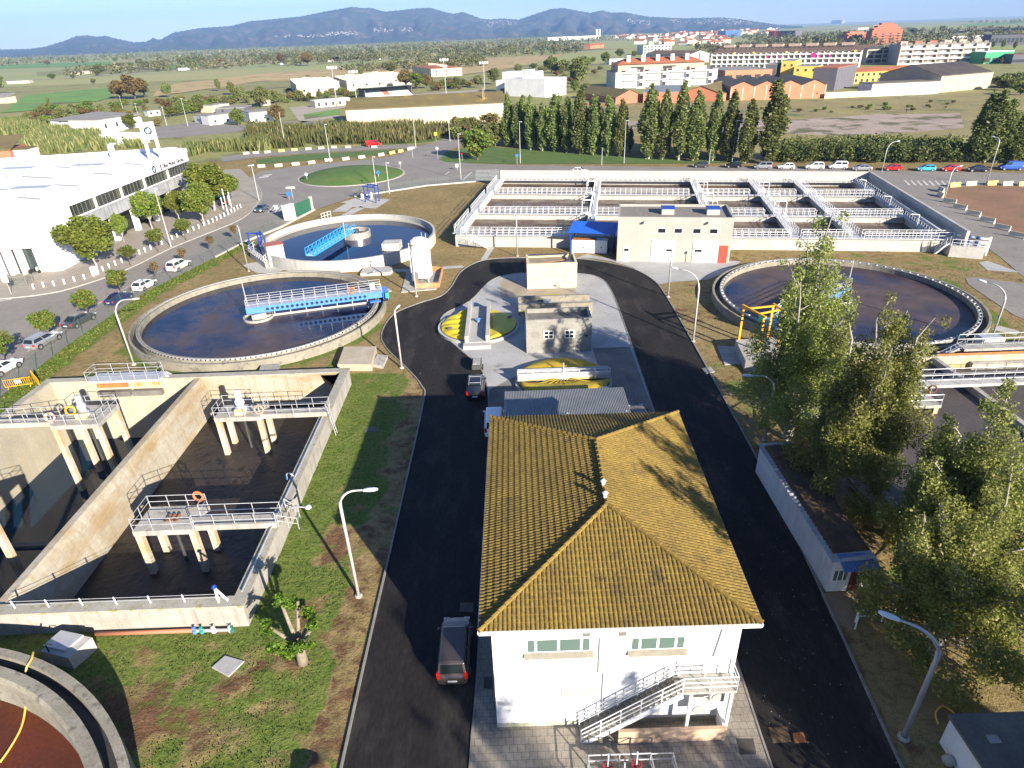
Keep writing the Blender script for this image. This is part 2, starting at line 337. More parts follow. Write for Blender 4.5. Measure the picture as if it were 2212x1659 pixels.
# keep the ground just below every paved surface
pav = ((X > -9.6) & (X < 21.2) & (Y < 100)) | (fd < .9); Z = np.where(pav, -.02, Z)
V = np.stack([X.ravel(), Y.ravel(), Z.ravel()-.02*(~near.ravel())], 1)
ii, jj = np.meshgrid(np.arange(nx-1), np.arange(ny-1)); cx = (xs[ii]+xs[ii+1])/2; cy = (ys[jj]+ys[jj+1])/2
keep = ~((cx > BX0+.1) & (cx < BX1-.1) & (cy > BY0+.1) & (cy < BY1-.1))
base = (jj*nx+ii)[keep]; F = np.stack([base, base+1, base+nx+1, base+nx], 1)
gm = bpy.data.materials.new('ground'); gm.use_nodes = True; n = gm.node_tree; L = n.links.new; b = n.nodes['Principled BSDF']
b.inputs['Roughness'].default_value = .95; b.inputs['Specular IOR Level'].default_value = .1
geo = n.nodes.new('ShaderNodeNewGeometry'); P_ = geo.outputs['Position']
def nz(s, d=6):
    t = n.nodes.new('ShaderNodeTexNoise'); t.inputs['Scale'].default_value = s; t.inputs['Detail'].default_value = d; t.inputs['Roughness'].default_value = .65; L(P_, t.inputs['Vector']); return t.outputs['Fac']
def mth(op, a, b_):
    x = n.nodes.new('ShaderNodeMath'); x.operation = op
    for i_, v in enumerate((a, b_)):
        if hasattr(v, 'links'): L(v, x.inputs[i_])
        else: x.inputs[i_].default_value = v
    return x.outputs[0]
def mr(src, lo, hi, a=0., b_=1.):
    x = n.nodes.new('ShaderNodeMapRange'); L(src, x.inputs[0])
    for i_, v in enumerate((lo, hi, a, b_)): x.inputs[i_+1].default_value = v
    return x.outputs[0]
def mx(f, a, b_, bt='MIX'):
    x = n.nodes.new('ShaderNodeMix'); x.data_type = 'RGBA'; x.blend_type = bt
    if hasattr(f, 'links'): L(f, x.inputs[0])
    else: x.inputs[0].default_value = f
    for s_, v in ((6, a), (7, b_)):
        if hasattr(v, 'links'): L(v, x.inputs[s_])
        else: x.inputs[s_].default_value = (*v, 1)
    return x.outputs[2]
ag = n.nodes.new('ShaderNodeAttribute'); ag.attribute_name = 'green'; asl = n.nodes.new('ShaderNodeAttribute'); asl.attribute_name = 'soil'
dry = mx(mr(nz(.12), .38, .62), (.29,.215,.10), (.22,.17,.075)); dry = mx(mr(nz(1.3), .45, .7), dry, (.15,.115,.05))
grn = mx(mr(nz(.7), .35, .65), (.10,.15,.026), (.15,.175,.047)); grn = mx(mr(nz(3.1), .5, .7), grn, (.035,.06,.012))
sl = mx(mr(nz(.9), .4, .6), (.15,.085,.045), (.105,.06,.032)); sl = mx(mr(nz(5), .5, .7), sl, (.19,.125,.07))
fgr = mr(mth('ADD', ag.outputs['Fac'], mr(nz(.45, 8), .25, .75, -.45, .45)), .42, .62)
fsl = mr(mth('ADD', asl.outputs['Fac'], mr(nz(.8, 8), .25, .75, -.4, .4)), .42, .6)
col = mx(fgr, mx(fsl, dry, sl), grn)
fv = mr(nz(11, 4), .3, .7, .72, 1.28); cc = n.nodes.new('ShaderNodeCombineColor'); [L(fv, cc.inputs[k_]) for k_ in range(3)]
L(mx(1.0, col, cc.outputs[0], 'MULTIPLY'), b.inputs['Base Color'])
bn = n.nodes.new('ShaderNodeBump'); bn.inputs['Strength'].default_value = .8; bn.inputs['Distance'].default_value = .14
L(mth('ADD', mth('MULTIPLY', nz(2.4, 8), 1.2), mth('MULTIPLY', nz(11, 4), .35)), bn.inputs['Height']); L(bn.outputs[0], b.inputs['Normal'])
ground = np_mesh('ground', V, F, gm, smooth=True); ground['kind'] = 'structure'
for nm, arr in (('green', green), ('soil', soil)):
    a = ground.data.attributes.new(nm, 'FLOAT', 'POINT'); a.data.foreach_set('value', arr.ravel().astype(np.float32))

def sheet(name, pts, z, m, kind='structure'):
    mb = MB(); mb.ngon([(p[0], p[1], z) for p in pts]); return mb.build(name, m, kind=kind)
def smooth_line(pts, k=5, closed=False):
    pts = [Vector((p[0], p[1], p[2] if len(p) > 2 else 0)) for p in pts]; n_ = len(pts); out = []
    rng = range(n_ if closed else n_-1)
    for i in rng:
        p0 = pts[(i-1) % n_] if closed or i > 0 else pts[0]; p1 = pts[i]; p2 = pts[(i+1) % n_]; p3 = pts[(i+2) % n_] if closed or i+2 < n_ else pts[-1]
        for s_ in range(k):
            t = s_/k; out.append(.5*((2*p1)+(p2-p0)*t+(2*p0-5*p1+4*p2-p3)*t*t+(3*p1-p0-3*p2+p3)*t**3))
    if not closed: out.append(pts[-1])
    return out
def ribbon(name, pts, w, z0, z1, m, kind='structure', closed=False):   # kerbs, painted lines: a strip w wide along a line
    pts = [Vector((p[0], p[1], 0)) for p in pts]; n_ = len(pts); mb = MB(); Lp = []; Rp = []
    for i, p in enumerate(pts):
        t = (pts[(i+1) % n_ if closed else min(i+1, n_-1)]-pts[(i-1) % n_ if closed else max(i-1, 0)]).normalized(); s_ = Vector((-t.y, t.x, 0))*w/2
        Lp.append(p+s_); Rp.append(p-s_)
    for i in range(n_ if closed else n_-1):
        j = (i+1) % n_; a, b_, c, d = Lp[i], Rp[i], Rp[j], Lp[j]
        mb.add([(a.x,a.y,z1),(b_.x,b_.y,z1),(c.x,c.y,z1),(d.x,d.y,z1)], [(0,1,2,3)])
        if z1-z0 > .03:
            mb.add([(a.x,a.y,z0),(d.x,d.y,z0),(d.x,d.y,z1),(a.x,a.y,z1)], [(3,2,1,0)]); mb.add([(b_.x,b_.y,z0),(c.x,c.y,z0),(c.x,c.y,z1),(b_.x,b_.y,z1)], [(0,1,2,3)])
    return mb.build(name, m, kind=kind)
asph_new = mat('asphalt_new', (.0135,.0125,.0125), (.020,.018,.0175), scale=.35, rough=.85, bump=.3, bscale=30, c3=(.05,.045,.04), s3=.45, t3=(.5,.78), fine=.3, spec=.2, streak=None, stretch=(1,.35,1))
asph_old = mat('asphalt_old', (.235,.215,.19), (.195,.18,.16), scale=.12, rough=.9, bump=.12, bscale=14, c3=(.11,.10,.09), s3=.5, t3=(.6,.8), fine=.1)
pave = mat('paving', (.34,.30,.25), (.29,.26,.215), scale=.25, rough=.9, fine=.08, seam=(.6,.6,(.75,.75,.75),.02))
pave_yard = mat('yard_paving', (.30,.27,.22), (.22,.195,.16), scale=.45, rough=.9, seam=(.4,.4,(.6,.6,.6),.02,.5), fine=.12)
kerb_m = mat('kerb_stone', (.40,.38,.34), (.32,.30,.27), scale=1.2, rough=.9, fine=.1)
paint_m = mat('road_paint', (.58,.57,.54), (.38,.37,.35), scale=1.5, rough=.8)
# the new ring road through the plant
ROUT = [(-9.3,6),(-9.25,20),(-9.2,27),(-9.05,38),(-8.9,55.5),(-9.4,58.8),(-11.4,62.9),(-14.6,68.5),(-15.9,73),(-15.3,79),(-12.5,82.6),(-9.6,85.1),(-8.3,89),(-7.4,94.9),(-5.6,99),(-2.7,101.3),(3.3,101.3),(10.7,100.0),(15.2,97.7),(19.0,93.8),(20.9,89),(21.4,83.8),(21.2,71.1),(20.7,54.2),(20.3,42.7),(19.3,28.9),(18.3,18.2),(17.4,6)]
RIN = [(-2.85,6),(-2.8,18.9),(-2.6,24.4),(-2.4,40),(-2.4,55),(-3.3,62.1),(-6.4,68.4),(-8.6,72.9),(-8.6,78.3),(-5.4,82.8),(-2.9,90.2),(-.6,93.0),(3,93.9),(10,92.8),(13.4,90.6),(14.4,84.6),(14.1,70),(13.6,55.7),(12.9,40),(12.25,23.5),(12.05,18.4),(11.7,6)]
ro = smooth_line(ROUT, 4); ri = smooth_line(RIN, 4)
sheet('road', ro, .02, asph_new); 
isl = sheet('pavement', ri, .045, conc_slab)
sheet('pavement', [(-2.8,7),(-2.75,19),(-2.6,24.4),(-2.45,40),(-2.45,45.6),(13.05,45.6),(12.85,40),(12.2,23.5),(12.0,18.4),(11.65,7)], .052, pave_yard)
sheet('pavement', [(-2.35,45.6),(-2.35,57.5),(2.0,62.0),(9.4,62.0),(9.4,66.5),(13.7,66.5),(13.2,45.6)], .049, mat('concrete_slab_old', (.21,.195,.17), (.14,.13,.115), scale=.4, rough=.9, bump=.15, fine=.15, seam=(3.0,3.0,(.7,.7,.7),.02)))
sheet('pavement', qs('k', ((918,300),(965,255),(1120,350),(1480,345),(1470,400),(1080,410),(915,415))), .056, mat('sand_slab', (.34,.29,.21), (.27,.23,.17), scale=.5, rough=.9, fine=.1))
kerb_d = mat('kerb_worn', (.25,.24,.215), (.17,.165,.15), scale=1.5, rough=.9, fine=.1); ribbon('kerb', ro, .13, 0, .12, kerb_d); ribbon('kerb', ri, .10, .0, .09, kerb_d)
conc_drv = sheet('pavement', qs('h', ((970,720),(1060,690),(1290,735),(2160,740),(2210,745),(2080,830),(1960,880),(1700,895),(1600,915),(1530,865),(1400,790),(1250,745),(1100,722))), .03, conc_slab)
# faded dust blots on the new asphalt
# street, roundabout and the road behind the aeration tank
ROAD = [g(*p) for p in ((-80,905),(0,858),(147,745),(316,630),(463,557),(530,522),(606,491),(677,454),(761,426),(835,415),(919,402),(1025,393),(1090,389),(1500,389),(1895,389),(2010,450),(2160,555),(2260,640),(2330,640),(2330,378),(2100,372),(1905,369),(1690,361),(1400,360),(1120,357),(1010,353),(972,345),(955,334),(985,318),(1015,303),(1003,293),(975,293),(935,309),(893,318),(884,326),(840,339),(790,345),(701,353),(605,364),(560,371),(540,385),(556,400),(566,420),(553,445),(521,474),(448,505),(369,537),(274,583),(177,617),(105,635),(8,646),(-80,650))]
sheet('road', ROAD, .03, asph_old)
sheet('pavement', [g(*p) for p in ((-80,650),(8,646),(105,635),(177,617),(274,583),(369,537),(448,505),(521,474),(553,445),(566,420),(556,400),(540,385),(520,365),(380,372),(0,470),(-80,490))], .06, pave)
ribbon('kerb', smooth_line([g(*p) for p in ((-80,650),(8,646),(105,635),(177,617),(274,583),(369,537),(448,505),(521,474),(553,445),(566,420),(556,400),(540,385))], 3), .25, .0, .14, kerb_m)
sheet('road', [g(*p) for p in ((480,338),(553,331),(640,324),(780,316),(880,312),(905,316),(880,320),(790,325),(640,333),(553,340),(480,350))], .04, asph_old)
_a, _b = q('f',455,145), q('f',1325,85); RC = Vector(((_a.x+_b.x)/2, (_a.y+_b.y)/2, 0)); RR = (_a-_b).length/2*.985
grass_m = mat('grass', (.055,.12,.018), (.085,.135,.03), scale=.25, rough=.9, bump=.5, bscale=6, c3=(.13,.12,.045), s3=.35, t3=(.55,.75), fine=.2)
mb = MB(); mb.lathe([(RR,.12),(RR*.8,.9),(RR*.5,1.6),(RR*.2,1.95),(.01,2.0)], RC, 40); mb.build('roundabout_lawn', grass_m, smooth=True, kind='structure')
ribbon('kerb', [RC+Vector((math.cos(t*PI/24)*(RR+.15), math.sin(t*PI/24)*(RR+.15), 0)) for t in range(48)], .5, 0, .16, kerb_m, closed=True)
sheet('grass_verge', [g(*p) for p in ((555,356),(700,344),(790,337),(862,328),(880,322),(800,326),(640,335),(553,344))], .05, grass_m)
sheet('grass_verge', [g(*p) for p in ((780,315),(880,311),(935,306),(970,296),(940,298),(880,303),(780,308))], .05, grass_m)
sheet('lawn', [q('b',1500,1310),q('b',1570,1250),q('b',1700,1215),q('b',1900,1200)]+qs('c', ((50,1222),(600,1262),(1200,1300),(1760,1325),(1760,1338),(900,1345),(0,1345)))+[q('b',1700,1337),q('b',1560,1330)], .05, grass_m)
soil_m = mat('bare_soil', (.24,.135,.075), (.19,.105,.06), scale=.15, rough=.95, bump=.4, bscale=4, c3=(.14,.12,.05), s3=.12, t3=(.55,.75), fine=.15)
sheet('soil_plot', [q('i',*p) for p in ((1645,215),(1700,180),(1850,163),(2030,160),(2330,170),(2330,560),(2160,490),(1960,390),(1780,300),(1660,240))], .05, soil_m)
# painted markings: crossings, give-way hatching, centre dashes, parking ticks
mk = MB()
for i in range(9):
    a = q('f',255+i*18,420-i*6.2); b_ = q('f',330+i*18,385-i*3.6) if False else q('f',215+i*22,420-i*1.5)
for i in range(7):
    p0, p1 = D('f', 200+i*30, 418-i*3), D('f', 255+i*30, 352-i*1); mk.quad(g(p0[0],p0[1],.036), g(p0[0]+3,p0[1],.036), g(p1[0]+3,p1[1],.036), g(p1[0],p1[1],.036))
for i in range(8):
    y = 1395+i*11; mk.quad(q('b',1800,y,.036), q('b',1990,y-4,.036), q('b',1990,y+1,.036), q('b',1798,y+5,.036))
for P4 in (((30,1450),(110,1440),(100,1452),(20,1462)),((60,1435),(130,1428),(128,1436),(60,1443)),((1690,1475),(1760,1412),(1770,1413),(1705,1475)),((1545,1432),(1580,1408),(1590,1408),(1555,1432))): mk.quad(*[q('b',x,y,.036) for x, y in P4])
for i in range(12): mk.quad(*[q('i',x,y,.036) for x, y in ((1420+i*42,160+i*.8),(1436+i*42,160+i*.8),(1400+i*42,126+i*.8),(1388+i*42,126+i*.8))])
mk.build('road_marking', paint_m, kind='structure')
ribbon('road_marking', [g(*p) for p in ((60,760),(135,705),(215,655),(300,607),(350,585))], .15, .03, .036, paint_m)
ribbon('road_marking', [q('s',0,462),q('s',120,440)], .5, .03, .036, paint_m)
# paths in the yard
for pts in (((730,800),(800,830),(900,800),(980,780),(1300,780),(1320,870),(850,880),(820,900)),): pass
slabp = mat('path_slab', (.42,.41,.38), (.35,.34,.31), scale=.5, rough=.9, fine=.1)
for pts in (((745,855),(810,835),(825,885),(1390,880),(1800,850),(1815,868),(1390,902),(800,905)),((1950,805),(2025,690),(2075,690),(2000,800)),((800,445),(900,385),(970,365),(1000,380),(870,445)),((730,410),(850,340),(800,335),(960,290),(1210,310),(1090,385),(900,370),(850,410)),((0,850),(60,830),(360,800),(430,815),(300,910),(120,915)),((1075,760),(1380,720),(1340,755),(1110,790)),((210,680),(440,800),(900,850),(1100,800),(1000,790),(500,800))):
    sheet('path', qs('f', pts), .026, slabp)
sheet('path', qs('i', ((1900,690),(1960,680),(2190,760),(1960,745))), .026, conc_slab); sheet('path', qs('i', ((1990,1150),(2040,1125),(2180,1160),(2160,1190))), .026, slabp)
sheet('road', qs('i', ((1810,800),(1860,790),(2330,850),(2330,1130),(2140,1050),(1930,910),(1830,840))), .03, asph_old)
sheet('path', qs('p', ((672,400),(940,372),(1060,490),(940,600),(880,662),(760,590))), .03, mat('tan_slab', (.27,.20,.12), (.22,.16,.10), scale=.8, rough=.9, fine=.15))

# ---- fields beyond
fld_tan = mat('stubble_field', (.42,.31,.14), (.36,.265,.12), scale=.02, rough=.95, c3=(.15,.13,.05), s3=.05, fine=.1)
fld_green = mat('green_field', (.13,.26,.045), (.11,.22,.04), scale=.02, rough=.95, c3=(.12,.14,.05), s3=.04, fine=.12)
fld_olive = mat('rough_field', (.23,.22,.075), (.18,.185,.06), scale=.015, rough=.95, c3=(.15,.125,.05), s3=.03, fine=.2)
far_green = mat('far_farmland', (.23,.28,.085), (.33,.29,.12), scale=.004, rough=.95, c3=(.13,.11,.045), s3=.002, t3=(.55,.6))
sheet('farmland', [(-30000,170),(-150,170),(-60,230),(150,235),(420,200),(30000,190),(30000,50000),(-30000,50000)], .02, mat('scrub_ground', (.25,.235,.08), (.19,.20,.06), scale=.03, rough=.95, bump=.5, bscale=.5, c3=(.15,.125,.05), s3=.06, fine=.2))
sheet('farmland', [(-30000,760),(0,760),(30000,700),(30000,49000),(-30000,49000)], .08, far_green)
sheet('field', qs('a', ((60,900),(200,790),(500,755),(880,722),(930,800),(780,835),(430,855),(310,905),(0,930))), .3, fld_green)
sheet('field', qs('a', ((1250,800),(1290,742),(1430,690),(2212,600)))+qs('b', ((600,575),(1280,530),(1700,490),(2212,462)))+qs('c', ((430,448),(300,490),(0,560)))+qs('b', ((1650,620),(1200,600),(700,645),(0,672))), .32, fld_tan)
sheet('field', qs('b', ((-380,700),(0,682),(300,640),(600,628),(560,690),(200,720),(-380,790))), .25, fld_olive)
sheet('field', qs('b', ((550,470),(1000,440),(1000,470),(640,505))), .3, fld_tan)
sheet('field', qs('a', ((1150,545),(1600,515),(1700,540),(1300,575))), .3, fld_green)
sheet('field', qs('d', ((1200,310),(1700,255),(2330,215),(2330,270),(1500,320))), .3, fld_olive)
sheet('highway', [], .3, asph_old) if False else None
for c_, P4, m__ in (('a',((-200,540),(900,505),(950,535),(-200,575)),fld_green),('a',((300,590),(1000,572),(1000,600),(300,622)),fld_olive),('a',((1700,500),(2212,480),(2212,520),(1700,545)),fld_tan),('b',((0,455),(500,425),(520,455),(0,490)),fld_green),('b',((600,470),(1200,430),(1250,455),(650,500)),fld_tan),('b',((1300,420),(2212,370),(2212,400),(1300,450)),fld_olive),('b',((1400,360),(1900,340),(1950,362),(1400,385)),fld_tan),('c',((0,400),(300,385),(350,405),(0,425)),fld_green),('d',((1500,255),(2330,225),(2330,245),(1550,275)),fld_tan),('d',((1700,200),(2330,165),(2330,185),(1750,220)),fld_green)): sheet('field', qs(c_, P4), .3, m__)
ribbon('highway', smooth_line(qs('a', ((-200,668),(380,652),(850,622),(1400,592),(2212,545)))+qs('b', ((600,518),(1000,490),(1600,455),(2212,428)))+qs('c', ((0,410),(420,398),(820,385))), 3), 9, .4, .5, mat('highway_asphalt', (.30,.29,.27), (.26,.25,.24), scale=.05, rough=.9))
waste = mat('weedy_ground', (.26,.225,.08), (.20,.165,.07), scale=.06, rough=.95, bump=.6, bscale=1.2, c3=(.09,.115,.035), s3=.05, fine=.25)
sheet('wasteland', qs('d', ((-200,880),(0,835),(570,815),(960,795),(1900,750),(2400,770),(2400,1300),(1700,1330),(-200,1310))), .04, waste)
sheet('wasteland', qs('c', ((600,880),(900,850),(1300,830),(2212,830),(2212,1100),(600,1100))), .05, waste)
slab_pink = mat('weedy_slab', (.40,.31,.25), (.32,.26,.21), scale=.07, rough=.9, c3=(.12,.11,.045), s3=.09, t3=(.5,.58), fine=.12, seam=(9,7,(.4,.4,.3),.025))
sheet('old_slab', qs('d', ((200,1095),(210,990),(700,960),(1000,935),(1300,938),(1690,930),(1720,1050),(1300,1085),(800,1118))), .06, slab_pink)
sheet('old_slab', qs('c', ((930,1000),(1200,985),(1900,985),(2212,1000),(2212,1080),(930,1060))), .07, slab_pink)
sheet('sports_ground', qs('b', ((270,880),(850,830),(1300,770),(1830,735),(1830,750),(1300,795),(900,850),(660,895),(690,960),(360,1010),(330,960))), .05, mat('sandy_track', (.36,.31,.25), (.30,.26,.2), scale=.05, rough=.95))
sheet('pitch', qs('b', ((385,940),(660,895),(690,940),(400,980))), .07, fld_green)
sheet('car_park', qs('a', ((1120,1140),(1180,1060),(1600,1000),(1950,1030),(2212,1010)))+qs('b', ((300,990),(560,1000),(560,1060),(250,1045),(0,1040)))+qs('a', ((1930,1085),(1400,1130))), .05, asph_old)
# ---- hills on the horizon, with real depth
ridge = [(-160,112),(0,106),(60,105),(95,101),(140,88),(165,78),(190,77),(210,80),(228,78),(250,84),(290,92),(318,90),(330,82),(345,86),(375,70),(430,60),(500,55),(540,45),(570,43),(600,40),(650,36),(700,26),(740,19),(760,15),(785,18),(800,17),(830,25),(860,22),(900,17),(930,16),(960,25),(980,29),(1000,25),(1040,40),(1060,42),(1085,40),(1120,43),(1150,33),(1190,20),(1215,18),(1240,22),(1275,28),(1300,22),(1320,27),(1350,26),(1370,30),(1400,35),(1440,37),(1480,39),(1530,38),(1560,38),(1600,42),(1630,47),(1680,54),(1760,59),(1830,58)]
us = np.arange(-160, 1831, 5.0); vr = np.interp(us, [p[0] for p in ridge], [p[1] for p in ridge])
NR = 26; HV = []; DR = 9500.0
for k_ in range(NR+5):
    t = k_/NR
    for u_, v_ in zip(us, vr):
        d = ray(u_, v_); L_ = math.hypot(d.x, d.y); zt = H+DR*d.z/L_+8*math.sin(u_*.9)*math.sin(u_*.37)
        if t <= 1: dist = 6300+(DR-6300)*t; zz = zt*(t**1.55)
        else: dist = DR+(t-1)*NR*500; zz = zt*(1-.16*(t-1)*NR)
        a_ = u_*.045; gul = (vnoise(np.array(u_), np.array(t*120), 26, 31)-.5)+.6*(vnoise(np.array(u_), np.array(t*200), 9, 32)-.5)
        zz += float(gul)*110*min(1, zt/250)*math.sin(PI*min(1, max(0, t)))*(1 if t < 1 else 0)
        HV.append((d.x/L_*dist, d.y/L_*dist, max(zz, -2) if k_ else -3))
nu = len(us); HF = [(k_*nu+i, k_*nu+i+1, (k_+1)*nu+i+1, (k_+1)*nu+i) for k_ in range(NR+4) for i in range(nu-1)]
hill_m = mat('hill_forest', (.03,.05,.04), (.06,.07,.055), scale=.004, rough=1, spec=.1, c3=(.15,.11,.085), s3=.0045, t3=(.5,.68), detail=8, bump=.0)
np_mesh('hills', HV, HF, hill_m, smooth=True)['kind'] = 'structure'
# the air between here and the hills
hz = MB(); hz.box(-16000, 16000, -150, 14500, -9.0, 620)
hm = bpy.data.materials.new('haze'); hm.use_nodes = True; n = hm.node_tree; n.nodes.clear(); ho = n.nodes.new('ShaderNodeOutputMaterial'); pv = n.nodes.new('ShaderNodeVolumePrincipled')
pv.inputs['Color'].default_value = (.33,.56,1,1); pv.inputs['Density'].default_value = 7e-5; pv.inputs['Anisotropy'].default_value = 0; n.links.new(pv.outputs[0], ho.inputs['Volume'])
hz.build('haze', hm, kind='stuff')

# ================================================================== THE TREATMENT PLANT
def rails_into(mb, pts, h=1.05, nr=2, r=.025, n=5):
    for k_ in range(nr):
        z_ = h*(k_+1)/nr; mb.tube([(p[0], p[1], p[2]+z_) for p in pts], r, n)
def post_spots(pts, sp):
    out = []
    for a, b_ in zip(pts[:-1], pts[1:]):
        a = Vector(a); b_ = Vector(b_); k_ = max(1, round((b_-a).length/sp))
        out += [a.lerp(b_, i/k_) for i in range(k_)]
    return out+[Vector(pts[-1])]
POSTM = {}
def railing(parent, pts, m, h=1.05, nr=2, sp=1.5, r=.028, name='railing', posts=True):
    pts = [Vector(p) for p in pts]; mb = MB(); rails_into(mb, pts, h, nr, r)
    spots = post_spots(pts, sp)
    if not posts:
        for p in spots: mb.tube([p, p+Vector((0,0,h))], r*1.05, 5)
    o = mb.build(name, m, parent)
    if posts:
        for p in spots:
            pm = MB(); pm.tube([p, p+Vector((0,0,h+.01))], r*1.15, 5); pm.build('post', m, o)
    return o
def top_railing(pts, m, label, h=1.05, nr=2, sp=1.5, r=.03, group=None):
    t = thing('railing', label, 'railing', pts[0], group=group); pts = [Vector(p) for p in pts]; mb = MB(); rails_into(mb, pts, h, nr, r); mb.build('handrail', m, t)
    for p in post_spots(pts, sp): MB().tube([p, p+Vector((0,0,h+.01))], r*1.2, 5).build('post', m, t)
    return t
def lifebuoy(c, nrm, label, stripes=False, m=None, rad=.38):
    c = Vector(c); nrm = Vector(nrm).normalized(); a = nrm.cross(Vector((0,0,1))).normalized(); b_ = nrm.cross(a); mb = MB(); N = 20
    for k_ in range(N):
        mb.cm = 1 if (stripes and (k_//2) % 2 == 0) else 0
        p = [c+(a*math.cos(2*PI*(k_+e)/N)+b_*math.sin(2*PI*(k_+e)/N))*rad for e in (0, 1)]
        mb.tube(p, .09, 6, caps=False)
    return tag(mb.build('lifebuoy', [m or buoy, white_paint], smooth=True), label, 'lifebuoy')

# ---------------------------------------------------------------- aeration tank with its lattice of walkways
QA, QB, QC, QD = Vector((-8.5,109.4,0)), Vector((69.6,96.5,0)), Vector((77.6,139.6,0)), Vector((-.6,156.6,0))
def at(s_, t, z=0.0):
    p = (QA*(1-s_)+QB*s_)*(1-t)+(QD*(1-s_)+QC*s_)*t; return Vector((p.x, p.y, z))
AT = thing('aeration_tank', 'large rectangular concrete aeration tank with white railed walkways over brown water', 'water tank', QA)
WZ = 2.0; e_s = .3/79; e_t = .3/46
S_W = (.285, .545, .70, .815); T_W = (.31, .67)
w = MB()
def wall_seg(mb, s0, t0, s1, t1, th, z0, z1):
    a, b_ = at(s0, t0), at(s1, t1); d = (b_-a).normalized(); n_ = Vector((-d.y, d.x, 0))*th/2
    mb.prism([(a+n_)[:2], (a-n_)[:2], (b_-n_)[:2], (b_+n_)[:2]], z0, z1)
wall_seg(w, -.004, 0, 1.0, 0, .5, 0, WZ); wall_seg(w, 0, .006, 0, .993, .5, 0, WZ-.003)
wall_seg(w, -.004, 1, 1.004, 1, .45, 0, 4.0); wall_seg(w, 1, -.06, 1, .994, .45, 0, 3.997)
for i, s_ in enumerate(S_W): wall_seg(w, s_, .006, s_, .994, .4, 0, WZ-.08-.003*i)
for i, t_ in enumerate(T_W): wall_seg(w, .004, t_, .996, t_, .38, 0, WZ-.1-.003*i)
wall_seg(w, .965, .01, .965, .99, .3, 0, WZ-.12)
w.build('wall', conc_new, AT)
tkw = water_mat('tank_water', (.07,.045,.03), (.13,.09,.065), lo=.42, hi=.58, sc=.25, rough=.12)
wm = MB(); wm.ngon([at(.003,.005,.95), at(.997,.005,.95), at(.997,.995,.95), at(.003,.995,.95)]); wm.build('water', tkw, AT)
walk_m = mat('walkway_grating', (.47,.48,.48), (.40,.41,.41), scale=.5, rough=.7, fine=.08)
def walkway(s0, t0, s1, t1, wd, z=WZ, gaps=(), sides=(1, 1)):
    a, b_ = at(s0, t0, z), at(s1, t1, z); d = (b_-a).normalized(); n_ = Vector((-d.y, d.x, 0))*wd/2
    mb = MB(); mb.prism([(a+n_)[:2], (a-n_)[:2], (b_-n_)[:2], (b_+n_)[:2]], z, z+.1); o = mb.build('walkway', walk_m, AT)
    for sgn, on in zip((1, -1), sides):
        if not on: continue
        ks = [0]+list(gaps)+[1]
        for k0, k1 in zip(ks[:-1], ks[1:]):
            p0, p1 = a.lerp(b_, k0), a.lerp(b_, k1); g_ = min(.49*(p1-p0).length, wd*.55+.2); p0 = p0+d*g_; p1 = p1-d*g_
            railing(o, [p0+n_*.94*sgn+Vector((0,0,.1)), p1+n_*.94*sgn+Vector((0,0,.1))], white_metal, 1.1, 2, 1.05, .036, posts=False)
walkway(-.002, .0, 1.0, .0, 1.3, WZ+.0, S_W, (1, 1)); walkway(0, .014, 0, .986, 1.9, WZ+.002, T_W, (1, 1)); walkway(.002, .972, .965, .972, 1.2, WZ+.004, S_W, (0, 1))
for t_ in T_W: walkway(.012, t_, .965, t_, 1.25, WZ+.006, S_W)
for s_ in S_W: walkway(s_, .014, s_, .985, 1.25, WZ+.009, T_W)
walkway(.965, .02, .965, .96, 1.1, WZ+.011, T_W, (1, 1))
# pipes that bend over the walkways, and the long air main on the right-hand wall
pm = MB()
for s_, sg in ((.285, -1), (.545, 1), (.70, 1)):
    for t_ in (.42, .56, .80, .93) if s_ > .3 else (.20, .42, .56, .80, .93):
        p = at(s_, t_, WZ); o_ = (at(s_+.02, t_)-at(s_, t_)).normalized()*sg; f_ = (at(s_, t_+.02)-at(s_, t_)).normalized()
        pm = MB(); pm.tube([p-f_*.0+o_*.2+Vector((0,0,.2)), p+o_*.2+Vector((0,0,1.3)), p+o_*.5+Vector((0,0,1.5)), p+o_*2.0+Vector((0,0,1.5)), p+o_*2.25+Vector((0,0,1.25)), p+o_*2.25+Vector((0,0,-1.0))], .11, 7); pm.build('air_pipe', white_metal, AT, smooth=True)
for k_ in range(2):
    pp = MB(); pp.tube([at(.978-.006*k_, .02, 2.6+.35*k_), at(.978-.006*k_, .6, 2.6+.35*k_)], .2, 8); pp.build('pipe', mat('grey_pipe', (.32,.35,.40), rough=.5), AT, smooth=True)
for t_ in (.15, .45, .78):            # small davit hoists along the right-hand wall
    p = at(.955, t_, WZ+.1); dv = MB(); dv.tube([p, p+Vector((0,0,2.0))], .07, 6); dv.tube([p+Vector((0,0,2.0)), p+Vector((-1.3,.2,2.1))], .06, 6); dv.build('davit', white_metal, AT)
